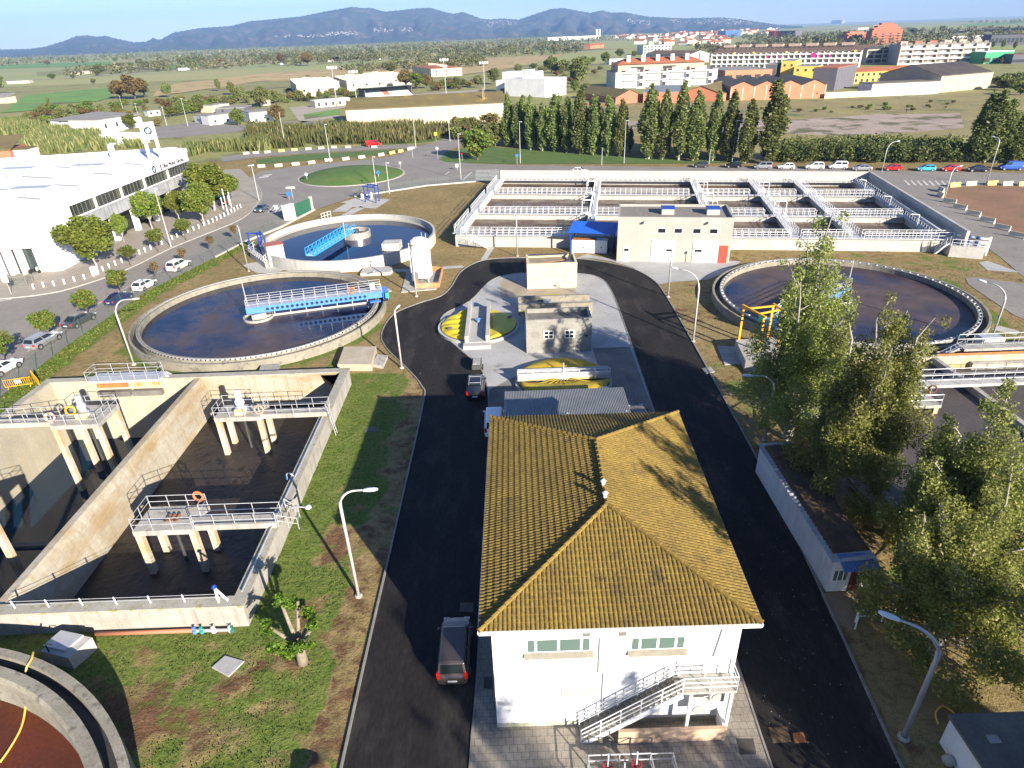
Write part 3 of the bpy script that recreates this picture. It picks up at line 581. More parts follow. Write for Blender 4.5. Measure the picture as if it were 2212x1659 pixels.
# steps at both front corners
def steps(mb, a, b_, wd, nstep):
    a = Vector(a); b_ = Vector(b_); d = (b_-a); hd = Vector((d.x, d.y, 0)).normalized(); n_ = Vector((-hd.y, hd.x, 0))*wd/2
    for i in range(nstep):
        p = a.lerp(b_, (i+.5)/nstep); t = (Vector((d.x,d.y,0)).length/nstep)*.55*hd
        mb.add([p+n_-t, p-n_-t, p-n_+t, p+n_+t, p+n_-t-Vector((0,0,.06)), p-n_-t-Vector((0,0,.06)), p-n_+t-Vector((0,0,.06)), p+n_+t-Vector((0,0,.06))], [(0,1,2,3),(4,7,6,5),(0,4,5,1),(1,5,6,2),(2,6,7,3),(3,7,4,0)])
    for s_ in (1, -1): mb.beam(a+n_*s_, b_+n_*s_, .06, .2)
for (a, b_), nm in (((q('h',205,590,2.0), q('h',305,640,.1)), 'l'), ((q('i',1690,560,2.0), q('i',1605,628,.1)), 'r')):
    sm = MB(); steps(sm, a, b_, .9, 9); so = sm.build('stair', white_metal, AT); d = (b_-a); n_ = Vector((-d.y, d.x, 0)).normalized()*.45
    for s_ in (1, -1): railing(so, [a+n_*s_, b_+n_*s_], white_metal, 1.0, 2, 1.1, .03, posts=False)
# valve chamber and white manifold at the right end
VC = thing('pipe_manifold', 'white pipe manifold with blue valves at the right end of the aeration tank', 'pipes', q('i',2010,680))
bx = MB(); b0 = q('i',1960,690); dr = (q('i',2060,680)-b0).normalized()
for k_ in range(4):
    z_ = 1.0+.62*k_; p = at(.985, -.02, z_)+Vector((.6,0,0)); e = p+Vector((2.7, -2.6, 0))
    pmx = MB(); pmx.tube([p, e, e+dr*.7], .16, 8); pmx.build('pipe', white_metal, VC, smooth=True)
    for f_ in (.45, .75): c_ = p.lerp(e, f_); MB().tube([c_-Vector((.22,-.2,0)), c_+Vector((.22,-.2,0))], .24, 8).build('valve', navy_steel, VC, smooth=True)
pmx = MB(); pmx.tube([e+dr*.7+Vector((0,0,.25)), e+dr*.7+Vector((0,0,-2.6))], .24, 8)
pmx.build('pipe', white_metal, VC, smooth=True)
VB = MB(); a = q('i',1690,650); b_ = q('i',1925,668)
VB.prism([a[:2], b_[:2], (b_+Vector((.8,3.2,0)))[:2], (a+Vector((.8,3.2,0)))[:2]], 0, 1.7); VBt = thing('valve_chamber', 'low concrete chamber beside the pipe manifold with railing on top', 'chamber', a)
VB.build('body', conc_new, VBt); railing(VBt, [Vector((*a[:2],1.7)), Vector((*b_[:2],1.7))], white_metal, 1.0, 2, 1.2, .03)

# ---------------------------------------------------------------- blower building and its annexe
def orient(a, b_):           # local frame along a wall: x from a to b, y away behind it
    d = Vector((b_[0]-a[0], b_[1]-a[1], 0)); return math.atan2(d.y, d.x), d.length
def frame_mat(a, b_):
    th, L_ = orient(a, b_); return Matrix.Translation((a[0], a[1], 0)) @ Matrix.Rotation(th, 4, 'Z'), L_
def building(name, label, cat, a, b_, group=None):
    th, L_ = orient(a, b_); t = thing(name, label, cat, (a[0], a[1], 0), th, group); return t, L_
def win(parent, x0, x1, z0, z1, y=0.0, fm=white_paint, gm_=dark_glass, mull=0, name='window', fr=.07, dep=.05):
    m_ = MB(); m_.box(x0, x1, y-dep, y+.02, z0, z0+fr); m_.box(x0, x1, y-dep, y+.02, z1-fr, z1); m_.box(x0, x0+fr, y-dep, y+.02, z0+fr, z1-fr); m_.box(x1-fr, x1, y-dep, y+.02, z0+fr, z1-fr)
    for i in range(mull): xx = x0+(x1-x0)*(i+1)/(mull+1); m_.box(xx-fr*.4, xx+fr*.4, y-dep, y+.02, z0+fr, z1-fr)
    o = m_.build(name, fm, parent, rel=False); p_ = MB(); p_.box(x0+fr, x1-fr, y-.02, y-.005, z0+fr, z1-fr); p_.build('pane', gm_, o, rel=False); return o
BB, BL_ = building('blower_house', 'grey concrete panel blower house with two white double gates and a red door', 'building', q('h',1278,742), q('h',2115,757))
BH = 7.0; panel = mat('concrete_panel', (.40,.39,.34), (.35,.34,.30), scale=.35, rough=.85, streak=(.34,.33,.29), fine=.06, seam=(2.5,9,(.72,.72,.72),.012,0,'wall'))
gravel_roof = mat('gravel_roof', (.22,.20,.17), (.17,.155,.135), scale=1.5, rough=.95, fine=.2)
m_ = MB(); m_.box(0, BL_, 0, 8.5, 0, BH-.4); m_.build('wall', panel, BB, rel=False)
m_ = MB(); m_.box(0, BL_, -.001, .25, BH-.4, BH); m_.box(0, BL_, 8.25, 8.5, BH-.4, BH); m_.box(0, .25, .25, 8.25, BH-.4, BH-.003); m_.box(BL_-.25, BL_, .25, 8.25, BH-.4, BH-.003); m_.build('parapet', panel, BB, rel=False)
m_ = MB(); m_.box(.26, BL_-.26, .26, 8.24, BH-.395, BH-.36); m_.build('roof', gravel_roof, BB, rel=False)
for x in (6.6, 13.4):
    m_ = MB(); m_.box(x, x+1.9, 3.0, 4.9, BH-.36, BH+.5); o = m_.build('roof_hatch', conc_new, BB, rel=False); m2 = MB(); m2.box(x-.1, x+2.0, 2.9, 5.0, BH+.5, BH+.62); m2.build('lid', navy_steel, o, rel=False)
def bx_(x): return (x-1278)/(2115-1278)*BL_
for x in (1572, 1692, 1827, 1948): win(BB, bx_(x), bx_(x+62), 4.55, 5.35)
for x0, x1 in ((1535,1705),(1842,2020)):
    m_ = MB(); m_.box(bx_(x0), bx_(x1), -.09, .01, .05, 3.5); gt = m_.build('gate', mat('white_gate', (.62,.65,.68), rough=.5, seam=(.5,.55,(.9,.9,.9),.02,0,'wall')), BB, rel=False)
    xw = bx_(x1-58) if x0 < 1600 else bx_(x0+14); m2 = MB(); m2.box(xw, xw+1.05, -.11, -.085, 1.75, 2.1); m2.build('pane', dark_glass, gt, rel=False)
m_ = MB(); m_.box(bx_(1325), bx_(1375), -.07, .01, .03, 2.5); dr_ = m_.build('door', white_paint, BB, rel=False); m2 = MB(); m2.box(bx_(1332), bx_(1368), -.09, -.06, 1.7, 2.1); m2.build('pane', dark_glass, dr_, rel=False)
m_ = MB(); m_.box(bx_(2036), bx_(2096), -.07, .01, .03, 2.75); m_.build('door', mat('red_door', (.36,.06,.035), rough=.6), BB, rel=False)['label'] = 'brick red metal door'
for x in (1475, 1937): m_ = MB(); m_.cbox((bx_(x), -.35, 6.3), (.35,.6,.22)); m_.build('flood_light', galv, BB, rel=False)
m_ = MB(); m_.tube([(bx_(1808),-.25,.05),(bx_(1808),-.25,1.7)], .04, 6); m_.cbox((bx_(1808),-.28,1.7),(.25,.25,.35)); tag(m_.build('call_post', galv, BB, rel=False))
CP, CL_ = building('canopy', 'blue corrugated canopy on posts beside the grey blower house', 'canopy', q('h',930,690), q('h',1260,705)); CP.location.z = 0
m_ = MB(); nn = 60
for i in range(nn):
    x0, x1 = -.3+(CL_+.4)*i/nn, -.3+(CL_+.4)*(i+1)/nn; zz = .05 if i % 2 else 0; m_.add([(x0,-.6,3.7+zz),(x1,-.6,3.7+.05-zz),(x1,4.6,4.3+.05-zz),(x0,4.6,4.3+zz)], [(0,1,2,3)])
m_.build('roof', mat('blue_sheet', (.02,.11,.50), rough=.45), CP, rel=False)
for x in (0.1, CL_-.5):
    for y in (0, 4): MB().box(x-.08, x+.08, y-.08, y+.08, 0, 3.7+.11*y).build('post', navy_steel, CP, rel=False)
for k_, (x0, x1, lab) in enumerate(((945,1115,'large white generator cabinet under the blue canopy, left one'),(1120,1206,'narrow white generator cabinet under the blue canopy, right one'))):
    GN, GL = building('generator_cabinet', lab, 'cabinet', q('h',x0,682+k_*4), q('h',x1,687+k_*3)); m_ = MB(); m_.box(0, GL, 0, 1.6, .1, 2.2); m_.build('body', white_paint, GN, rel=False, bevel=.03)
    m_ = MB(); m_.box(GL*.45, GL*.55, -.03, 0, 1.0, 1.2); m_.build('handle', black, GN, rel=False); m_ = MB(); m_.box(.05, GL-.05, .05, 1.55, 2.2, 2.26); m_.build('lid', rust if k_ == 0 else white_paint, GN, rel=False)

# ---------------------------------------------------------------- round clarifiers
sludge = water_mat('clarifier_water', (.003,.006,.026), (.085,.06,.055), lo=.44, hi=.62, sc=.055, rough=.05, bump=.05)
clear_w = water_mat('clear_water', (.003,.007,.035), rough=.03, bump=.035)
dark_ch = mat('wet_channel', (.03,.03,.028), (.05,.05,.045), scale=.8, rough=.5)
def clarifier(label, c, r, zr, zw, wm_, inner=None, cm=conc_old, channel=True):
    c = Vector((c[0], c[1], 0)); t = thing('clarifier_tank', label, 'clarifier tank', c); m_ = MB()
    if channel:
        m_.lathe([(r,-.3),(r,zr),(r-.28,zr),(r-.28,zr-.9)], n=96); m_.lathe([(r-1.0,zr-.9),(r-1.0,zr+.12),(r-1.38,zr+.12),(r-1.38,-.5)], n=96); m_.build('wall', cm, t, rel=False, smooth=False)
        m2 = MB(); m2.lathe([(r-.28,zr-.8),(r-1.0,zr-.8)], n=96); m2.build('channel', dark_ch, t, rel=False); rw = r-1.38
        m3 = MB(); m3.lathe([(r-1.0,zr-.02),(r-.94,zr-.02),(r-.94,zr+.2),(r-1.0,zr+.2)], n=96); m3.build('weir', galv, t, rel=False)
    else:
        m_.lathe([(r,-.3),(r,zr),(r-.4,zr),(r-.4,-.3)], n=96); m_.build('wall', cm, t, rel=False)
        m3 = MB(); m3.lathe([(r-.4,zw+.12),(r-.95,zw+.12),(r-.95,zw-.3)], n=96); m3.build('weir', mat('weir_concrete', (.33,.32,.28), rough=.8), t, rel=False); rw = r-.95
    m4 = MB(); m4.lathe([(rw,zw),(rw*.6,zw),(.01,zw)], n=96); m4.build('water', wm_, t, rel=False); return t
CA = clarifier('round clarifier on the left with a blue scraper bridge on brown scummy water', (-32.5,79.7), 16.0, 1.1, .55, sludge)
CB = clarifier('round clarifier farther back with pale wall and light blue lattice bridge', (-27.6,112.2), 15.0, 1.9, .85, clear_w, cm=conc_new, channel=False)
CC = clarifier('round clarifier on the right behind the poplars with dark water', (42.8,77.0), 16.0, 1.1, .55, water_mat('half_scum_water', (.003,.006,.028), (.085,.06,.055), lo=.45, hi=.56, sc=.03, rough=.05, bump=.05))
def brackets(t, r, z, n_, m_, sz=(.5,.1,.16), a0=0, a1=2*PI):
    mb = MB(); mb.box(-sz[0]/2, sz[0]/2, -sz[1]/2, sz[1]/2, 0, sz[2]); o = mb.build('bracket', m_, t, rel=False)
    for i in range(n_):
        a = a0+(a1-a0)*i/n_
        if i: o = o.copy(); COL.objects.link(o)
        o.location = (r*math.cos(a), r*math.sin(a), z); o.rotation_euler = (0, 0, a)
brackets(CC, 14.85, 1.15, 84, white_paint, (.2,.14,.16)); brackets(CA, 15.02, 1.1, 84, black, (.3,.1,.14), PI*1.0, PI*1.98)
def bridge_plate(label, a, b_, hub, m_side):       # scraper bridge: plate girders with round holes, deck, railings, end carriage
    a = Vector(a); b_ = Vector(b_); th = math.atan2(b_.y-a.y, b_.x-a.x); L_ = (b_-a).length
    t = thing('scraper_bridge', label, 'bridge', (a.x, a.y, 0), th); z0, z1, wd = 1.5, 2.35, 1.9
    side = MB(); side.box(-.3, L_, -wd/2, -wd/2+.1, z0, z1)
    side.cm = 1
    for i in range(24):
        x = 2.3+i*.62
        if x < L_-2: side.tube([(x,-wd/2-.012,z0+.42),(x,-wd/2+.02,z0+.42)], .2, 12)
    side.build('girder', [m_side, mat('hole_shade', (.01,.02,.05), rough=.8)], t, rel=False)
    side = MB(); side.box(-.3, L_, wd/2-.1, wd/2, z0, z1); side.build('girder', m_side, t, rel=False)
    dk = MB(); dk.box(-.3, L_, -wd/2+.1, wd/2-.1, z1-.1, z1+.003); dk.build('deck', galv, t, rel=False)
    for s_ in (-1, 1): railing(t, [(-.2,s_*wd*.48,z1),(L_-.1,s_*wd*.48,z1)], galv, 1.05, 3, 1.5, .028) if False else None
    for s_ in (-1, 1):
        mb = MB(); pts = [Vector((-.2,s_*wd*.48,z1)), Vector((L_-.1,s_*wd*.48,z1))]; rails_into(mb, pts, 1.05, 3, .03); ro_ = mb.build('railing', galv, t, rel=False)
        for p in post_spots(pts, 1.45): MB().tube([p, p+Vector((0,0,1.06))], .035, 5).build('post', galv, ro_, rel=False)
    mb = MB(); mb.tube([(-.2,-wd*.48,z1+1.05),(-.2,wd*.48,z1+1.05)], .03, 5); mb.tube([(-.2,-wd*.48,z1+.5),(-.2,wd*.48,z1+.5)], .03, 5); mb.build('end_rail', galv, t, rel=False)
    cr = MB(); cr.box(L_, L_+.7, -1.3, 1.3, 1.25, 2.2); cr.box(L_-1.8, L_-.4, -wd/2-.7, -wd/2-.02, z0-.35, z0-.25); cr.build('end_carriage', m_side, t, rel=False); [MB().tube([(L_+.35,y_-.17,1.35),(L_+.35,y_+.17,1.35)], .26, 10).build('wheel', black, t, rel=False) for y_ in (-1.33, 1.33)]
    mo = MB(); mo.cbox((L_+.5,-1.6,2.0), (.5,.5,.7)); mo.build('drive_motor', mat('green_motor', (.03,.28,.22), rough=.5), t, rel=False)
    cb = MB(); cb.cbox((L_-1.2,-.6,z1+.75), (.6,.3,.8)); cb.build('control_box', white_paint, t, rel=False)
    sc = MB(); sc.box(.4, L_-2.2, -.08, .08, .55, .78); sc.build('scum_board', mat('scum_board', (.42,.40,.36), rough=.8), t, rel=False)
    hg = MB()
    for i in range(7): x = 3+i*2.0; hg.box(x-.05, x+.05, -.1, .0, .7, z0)
    hg.build('hanger', galv, t, rel=False)
    mp = MB(); mp.tube([(-.2,wd*.3,z1),(-.2,wd*.3,z1+3.3)], .05, 6); mp.build('mast', lamp_pole_m, t, rel=False)
    hb = MB(); hb.lathe([(1.9,.45),(1.9,.85),(1.75,.85),(1.75,.4)], (.9,-.1,0), 40); hb.build('centre_ring', conc, t, rel=False)
    hb = MB(); hb.tube([(.2,-.9,.95),(2.0,-.7,.95)], .42, 10); hb.build('feed_pipe', conc_new, t, rel=False, smooth=True); return t
A_in, A_out = q('f',70,1165,2.2), q('f',1150,1030,2.2); A_in.z = A_out.z = 0; A_in = (A_in+Vector((0,-1.0,0))); A_out = (A_out+Vector((0,-1.0,0)))
BRG = bridge_plate('blue plate girder scraper bridge with railings across the left clarifier', A_in, A_out, None, blue_steel)
th_ = BRG.rotation_euler.z; Lb = (A_out-A_in).length
lifebuoy(BRG.location+Vector((math.cos(th_)*Lb*.77-math.sin(th_)*-1.0, math.sin(th_)*Lb*.77+math.cos(th_)*-1.0, 3.0)), (math.sin(th_), -math.cos(th_), .1), 'orange lifebuoy on the railing of the left blue scraper bridge')
C_in, C_out = q('i',985,905,1.5), q('i',620,1120,1.5)
bridge_plate('blue scraper bridge mostly hidden by poplar foliage across the right clarifier', Vector((42.8,77.0,0))+Vector((.2,.8,0)), Vector((42.8,77,0))+(Vector((30.2,67.4,0))-Vector((42.8,77,0))).normalized()*15.2, None, blue_steel)
# lattice bridge of the back clarifier
a, b_ = q('f',555,775,1.9), q('f',890,545,2.4); a.z = b_.z = 0; th = math.atan2(b_.y-a.y, b_.x-a.x); LB = (b_-a).length
t = thing('lattice_bridge', 'light blue lattice footbridge reaching the centre of the back clarifier', 'bridge', a, th); z0 = 1.95; m_ = MB()
for s_ in (-.75, .75):
    m_.beam((0,s_,z0+1.25),(LB,s_,z0+1.25), .09, .09); m_.beam((0,s_,z0+.1),(LB,s_,z0+.1), .12, .2); m_.beam((0,s_,z0+.65),(LB,s_,z0+.65), .05, .05)
    nb = 12
    for i in range(nb+1): x = LB*i/nb; m_.beam((x,s_,z0),(x,s_,z0+1.25), .07, .07)
    for i in range(nb): x = LB*i/nb; m_.beam((x,s_,z0+.1),(x+LB/nb,s_,z0+1.25), .05, .05)
m_.build('truss', sky_steel, t, rel=False); m_ = MB(); m_.box(0, LB, -.66, .66, z0, z0+.06); m_.build('deck', mat('pale_blue_deck', (.30,.52,.62), rough=.6), t, rel=False)
m_ = MB(); cc_ = Vector((LB+.2,-.8,0)); m_.lathe([(2.5,.7),(2.5,2.0),(2.3,2.05),(2.3,.7)], cc_, 40); m_.build('feed_well', mat('steel_shell', (.60,.58,.52), (.5,.48,.43), scale=1, rough=.3, metal=.55), t, rel=False, smooth=False)
m_ = MB(); m_.lathe([(2.28,1.25),(.01,1.25)], cc_, 32); m_.lathe([(.5,1.25),(.5,2.2),(.01,2.2)], cc_, 16); m_.build('drive_unit', mat('dark_steel', (.05,.05,.05), rough=.6), t, rel=False)
m_ = MB(); m_.tube([(LB*.72,-.85,z0-.5),(LB*.72,-.85,z0+2.6)], .05, 6); m_.build('mast', lamp_pole_m, t, rel=False)
# overflow box and small platform on the back clarifier rim
t = thing('overflow_box', 'pale concrete overflow box on the near rim of the back clarifier', 'box', q('f',1190,770)); a, b_ = q('f',1150,775), q('f',1290,770)
m_ = MB(); m_.prism([a[:2], b_[:2], (b_+Vector((.2,2.4,0)))[:2], (a+Vector((.2,2.4,0)))[:2]], 0, 2.1); m_.build('body', conc_new, t)
top_railing([q('f',650,475,.6), q('f',700,460,.6), q('f',725,452,.6)], white_metal, 'short white railing behind the back clarifier', 1.2, 2, .9, .04)

# ---------------------------------------------------------------- sunken basin on the left with its four platforms
BS = thing('settling_basin', 'deep rectangular concrete basin on the left split by a stained dividing wall', 'basin', (-33,44,0))
CZ = 1.72; pale_w = mat('pale_basin_wall', (.40,.37,.29), (.33,.305,.24), scale=.4, rough=.9, streak=(.38,.33,.22), fine=.08, seam=(30,1.3,(.9,.9,.9),.015))
ochre_w = mat('stained_basin_wall', (.37,.34,.27), (.30,.215,.11), scale=.55, rough=.9, bump=.1, stretch=(.3,.3,1.0), streak=(.30,.24,.15), fine=.12, lo=.46, hi=.66, seam=(3.2,1.5,(.86,.86,.86),.008,0,'wall'))
def part_wall(nm, x0, x1, y0, y1, z0, z1, m, label=None): o = MB().box(x0, x1, y0, y1, z0, z1).build(nm, m, BS); tag(o, label); return o
part_wall('wall', -17.6, -17.0, 28.3, 60.0, -6, CZ, conc); part_wall('wall', -48.6, -47.9, 28.3, 60.0, -7, CZ-.002, pale_w)
part_wall('wall', -47.9, -17.6, 28.3, 28.95, -7, CZ-.004, conc); part_wall('wall', -32.3, -17.6, 59.35, 60.0, -7, CZ-.006, ochre_w); part_wall('wall', -47.9, -32.3, 59.35, 60.0, -7, CZ-.008, pale_w)
m_ = MB()                                                    # dividing wall, thicker towards its foot
pr_ = [(-32.85,-6.5),(-31.35,-6.5),(-31.55,-1.9),(-32.05,1.1),(-32.3,CZ+.01),(-32.85,CZ+.01)]
m_.add([(x, 28.95, z) for x, z in pr_]+[(x, 59.35, z) for x, z in pr_], [tuple(range(6)), tuple(range(11,5,-1))]+[(i, i+6, (i+1)%6+6, (i+1)%6) for i in range(6)])
m_.build('dividing_wall', ochre_w, BS)
cop = mat('coping', (.36,.34,.29), (.28,.265,.22), scale=.8, rough=.95, bump=.2, c3=(.25,.23,.10), s3=2.0, fine=.15)
for x0, x1, y0, y1 in ((-17.75,-16.9,28.2,60.1),(-47.9,-17.75,28.2,29.05),(-47.9,-17.75,59.25,60.1),(-48.7,-47.9,28.2,60.1)): part_wall('coping', x0, x1, y0, y1, CZ, CZ+.16, cop)
m_ = MB(); m_.add([(-31.5,28.95,-1.95),(-17.6,28.95,-1.95),(-17.6,59.35,-1.95),(-31.5,59.35,-1.95)], [(0,1,2,3)]); m_.build('sludge', mat('black_sludge', (.022,.017,.014), (.042,.032,.025), scale=.35, rough=.38, bump=.7, bscale=2.2, spec=.25, c3=(.012,.01,.009), s3=.9, fine=.2), BS)
m_ = MB(); m_.add([(-47.9,28.95,-5.3),(-32.85,28.95,-5.3),(-32.85,59.35,-5.3),(-47.9,59.35,-5.3)], [(0,1,2,3)]); m_.build('water', water_mat('basin_water', (.006,.022,.045), rough=.05, bump=.04), BS)
m_ = MB(); m_.box(-47.9,-32.9,42.2,42.7,-6,-5.05); m_.build('channel_sill', conc_dark, BS)
m_ = MB(); m_.add([(-19.9,59.35,1.5),(-17.6,59.35,1.5),(-17.6,56.6,1.5),(-17.6,59.35,-1.9)], [(0,1,3),(1,2,3),(0,3,2)]); m_.build('hopper', mat('rusty_plate', (.24,.09,.03), (.17,.07,.03), scale=.8, rough=.8), BS)
for i in range(7):
    x = -31.2+i*2.1; MB().tube([(x,28.72,CZ+.1),(x,28.66,CZ+.8)], .045, 5).build('post', white_metal, BS)
for z_ in (.35, .62): MB().tube([(-31.5,28.66,CZ+.12+z_),(-18.2,28.66,CZ+.12+z_)], .018, 4).build('cable', galv, BS)
MB().tube([(-17.3,29.2,CZ+.34),(-17.3,50,CZ+.34)], .05, 5).build('edge_pipe', galv, BS)
# steel grid platform over the far wall with its rusty weirs
SP = thing('steel_platform', 'grey steel grating platform with railings above the far wall of the left basin', 'platform', (-40,59.5,0))
x0, x1, y0, y1, zP = -43.6, -36.2, 58.7, 60.5, 2.1
m_ = MB(); m_.box(x0,x1,y0,y1,zP-.28,zP); m_.build('deck', galv, SP); railing(SP, [(x0,y1,zP),(x0,y0,zP),(x1,y0,zP),(x1,y1-.6,zP)], galv, 1.05, 2, 1.25); railing(SP, [(x0,y1,zP),(x1-.4,y1,zP)], galv, 1.05, 2, 1.6)
sm = MB(); steps(sm, (x1+.1,59.9,zP), (x1+2.0,60.6,.2), .8, 7); sm.build('stair', galv, SP)
for a, b_, m__ in ((-43.0,-39.9,rust),(-39.4,-36.6,mat('rusty_concrete', (.48,.38,.24), (.40,.22,.08), scale=1.2, rough=.9))): MB().box(a,b_,59.0,59.28,1.15,1.7).build('weir_plate', m__, SP); MB().box(a-.1,b_+.15,58.75,59.3,.15,.75).build('overflow_channel', conc_dark, SP)
leg_m = mat('platform_leg', (.46,.42,.34), (.38,.28,.14), scale=.8, rough=.9, stretch=(1,1,.7), fine=.1, lo=.4, hi=.65)
def platform(label, x0, x1, y0, y1, wx, wy0, wy1, bottom, motor=None, zt=2.15):
    P = thing('mixer_platform', label, 'platform', ((x0+x1)/2, (y0+y1)/2, zt)); m_ = MB(); m_.box(x0,x1,y0,y1,zt-.42,zt); m_.build('deck', conc, P)
    xa, xb = (x1, wx) if wx > x1 else (wx, x0); m_ = MB(); m_.box(xa,xb,wy0,wy1,zt-.3,zt-.002); m_.box(xa,xb,wy0,wy0+.2,zt,zt+.16); m_.build('walkway', conc, P)
    for x in (x0+.25, x1-.25):
        for y in (y0+.25, y1-.25): MB().box(x-.22,x+.22,y-.22,y+.22,bottom,zt-.42).build('leg', leg_m, P)
    e = .06
    if wx > x1:
        railing(P, [(x1-e,wy1,zt),(x1-e,y1-e,zt),(x0+e,y1-e,zt),(x0+e,y0+e,zt),(x1-e,y0+e,zt),(x1-e,wy0+e,zt),(wx,wy0+e,zt)], galv, 1.05, 2, 1.35); railing(P, [(x1-e,wy1-e,zt),(wx,wy1-e,zt)], galv, 1.05, 2, 1.7)
    else:
        railing(P, [(x0+e,wy1,zt),(x0+e,y1-e,zt),(x1-e,y1-e,zt),(x1-e,y0+e,zt),(x0+e,y0+e,zt),(x0+e,wy0+e,zt),(wx,wy0+e,zt)], galv, 1.05, 2, 1.35); railing(P, [(x0+e,wy1-e,zt),(wx,wy1-e,zt)], galv, 1.05, 2, 1.7)
    cx, cy = (x0+x1)/2, (y0+y1)/2
    MB().tube([(cx,cy,zt-.42),(cx,cy,bottom+1.3)], .12, 8).build('mixer_shaft', mat('dark_steel', (.05,.05,.05), rough=.6), P)
    bl = MB(); bl.T = Matrix.Translation((cx,cy,bottom+1.2)) @ Matrix.Rotation(.6, 4, 'Z'); bl.box(-1.3,1.3,-.2,.2,-.15,.15); bl.T = Matrix.Translation((cx,cy,bottom+1.2)) @ Matrix.Rotation(-.75, 4, 'Z'); bl.box(-1.3,1.3,-.2,.2,-.148,.148); bl.build('mixer_blade', conc, P)
    if motor:
        m_ = MB(); m_.lathe([(.48,0),(.48,.35),(.33,.4),(.33,.75),(.42,.8),(.42,1.1),(.30,1.15),(.30,2.0),(.2,2.1),(.01,2.1)], (cx,cy,zt), 16); m_.build('mixer_motor', motor, P)
        MB().cbox((cx+.1,cy-.65,zt+.25),(.9,.35,.5)).build('gearbox', mat('pale_yellow_paint', (.62,.55,.28), rough=.6), P)
    return P
pl = mat('pale_blue_motor', (.55,.62,.68), rough=.5)
platform('concrete mixer platform nearest the camera in the dark sludge bay, without a motor', -27.1,-22.75,35.1,37.8,-17.0,35.3,36.55,-4)
platform('concrete mixer platform with pale motor at the far end of the dark sludge bay', -27.3,-23.0,50.3,52.7,-17.0,50.4,51.7,-4, pl)
platform('concrete mixer platform on tall legs in the drained left bay with motor and two lifebuoys', -42.1,-37.7,50.0,53.6,-48.2,50.4,51.7,-8, galv)
platform('concrete mixer platform at the left picture edge in the drained bay', -43.2,-38.6,35.0,37.8,-48.2,35.3,36.5,-8)
lifebuoy((-23.3,37.75,3.0), (.2,1,0), 'orange lifebuoy on the nearest basin platform'); lifebuoy((-23.0,50.25,2.9), (.1,-1,.2), 'faded orange lifebuoy on the far platform of the sludge bay', m=mat('faded_orange', (.55,.27,.17), rough=.7))
lifebuoy((-41.9,50.2,2.95), (.2,-1,.2), 'red and white lifebuoy on the left bay platform', True); lifebuoy((-40.6,51.2,3.0), (.3,-1,.2), 'yellow coiled ring on the left bay platform beside the motor', m=yellow_p)
for k_ in range(3): tag(MB().tube([(-25.2+k_*.35,36.0,2.17),(-25.0+k_*.35,36.6,2.35)], .1, 6).build('log', mat('brown_log', (.16,.07,.035), rough=.9)), ('left','middle','right')[k_]+'most of three small brown logs on the nearest basin platform' if k_ != 1 else 'middle one of three small brown logs on the nearest basin platform', 'log', 'logs on the basin platform')
LD = thing('ladder', 'grey steel ladder down the outside of the basin wall', 'ladder', (-16.7,50.6,0)); m_ = MB()
for s_ in (-.25, .25): m_.tube([(-16.4,50.2+s_,0),(-16.75,50.2+s_,3.2)], .035, 5)
for i in range(8): m_.tube([(-16.44-i*.03,49.95,.3+i*.3),(-16.44-i*.03,50.45,.3+i*.3)], .025, 4)
m_.build('rails', galv, LD)
# red pipe with valves at the foot of the near wall
RP = thing('red_pipe_run', 'terracotta red pipe with small valves along the foot of the near basin wall', 'pipe', (-22,27.9,0))
MB().tube([(-26.4,27.95,.18), (-20.2,27.95,.18)], .13, 8).build('pipe', mat('terracotta_pipe', (.40,.16,.09), rough=.7), RP, smooth=True)
for x, y, c_ in ((1172,434,blue_steel),(1215,432,mat('green_motor', (.03,.28,.22), rough=.5)),(1285,430,white_paint),(1385,460,white_paint),(1390,490,mat('dark_green', (.02,.16,.12), rough=.5))): p = Vector((-20.2+(x-1172)*.0105, 27.88, .22)); MB().lathe([(.15,-.15),(.15,.06),(.06,.07),(.06,.26),(.13,.27),(.01,.3)], p, 10).build('valve', c_, RP)
MB().tube([(-20.2,27.9,.2), (-17.9,27.88,.2)], .1, 8).build('pipe', galv, RP); p = q('m',1435,490,.1); MB().tube([p, p+Vector((-.1,.6,1.3)), p+Vector((-.8,.75,1.5))], .09, 6).build('pipe', mat('terracotta_pipe', (.40,.16,.09)), RP)
p = q('m',1350,515); MB().tube([p, p+Vector((-.45,.35,2.4))], .07, 6).build('standpipe', galv, RP); p2 = Vector((-18.6,28.7,CZ+.15)); MB().tube([p2, p2+Vector((.0,0,1.1)), p2+Vector((.7,-.2,.2))], .08, 6).build('standpipe', white_metal, RP); MB().ico(p2+Vector((0,0,1.15)), .16).build('valve_wheel', navy_steel, RP)

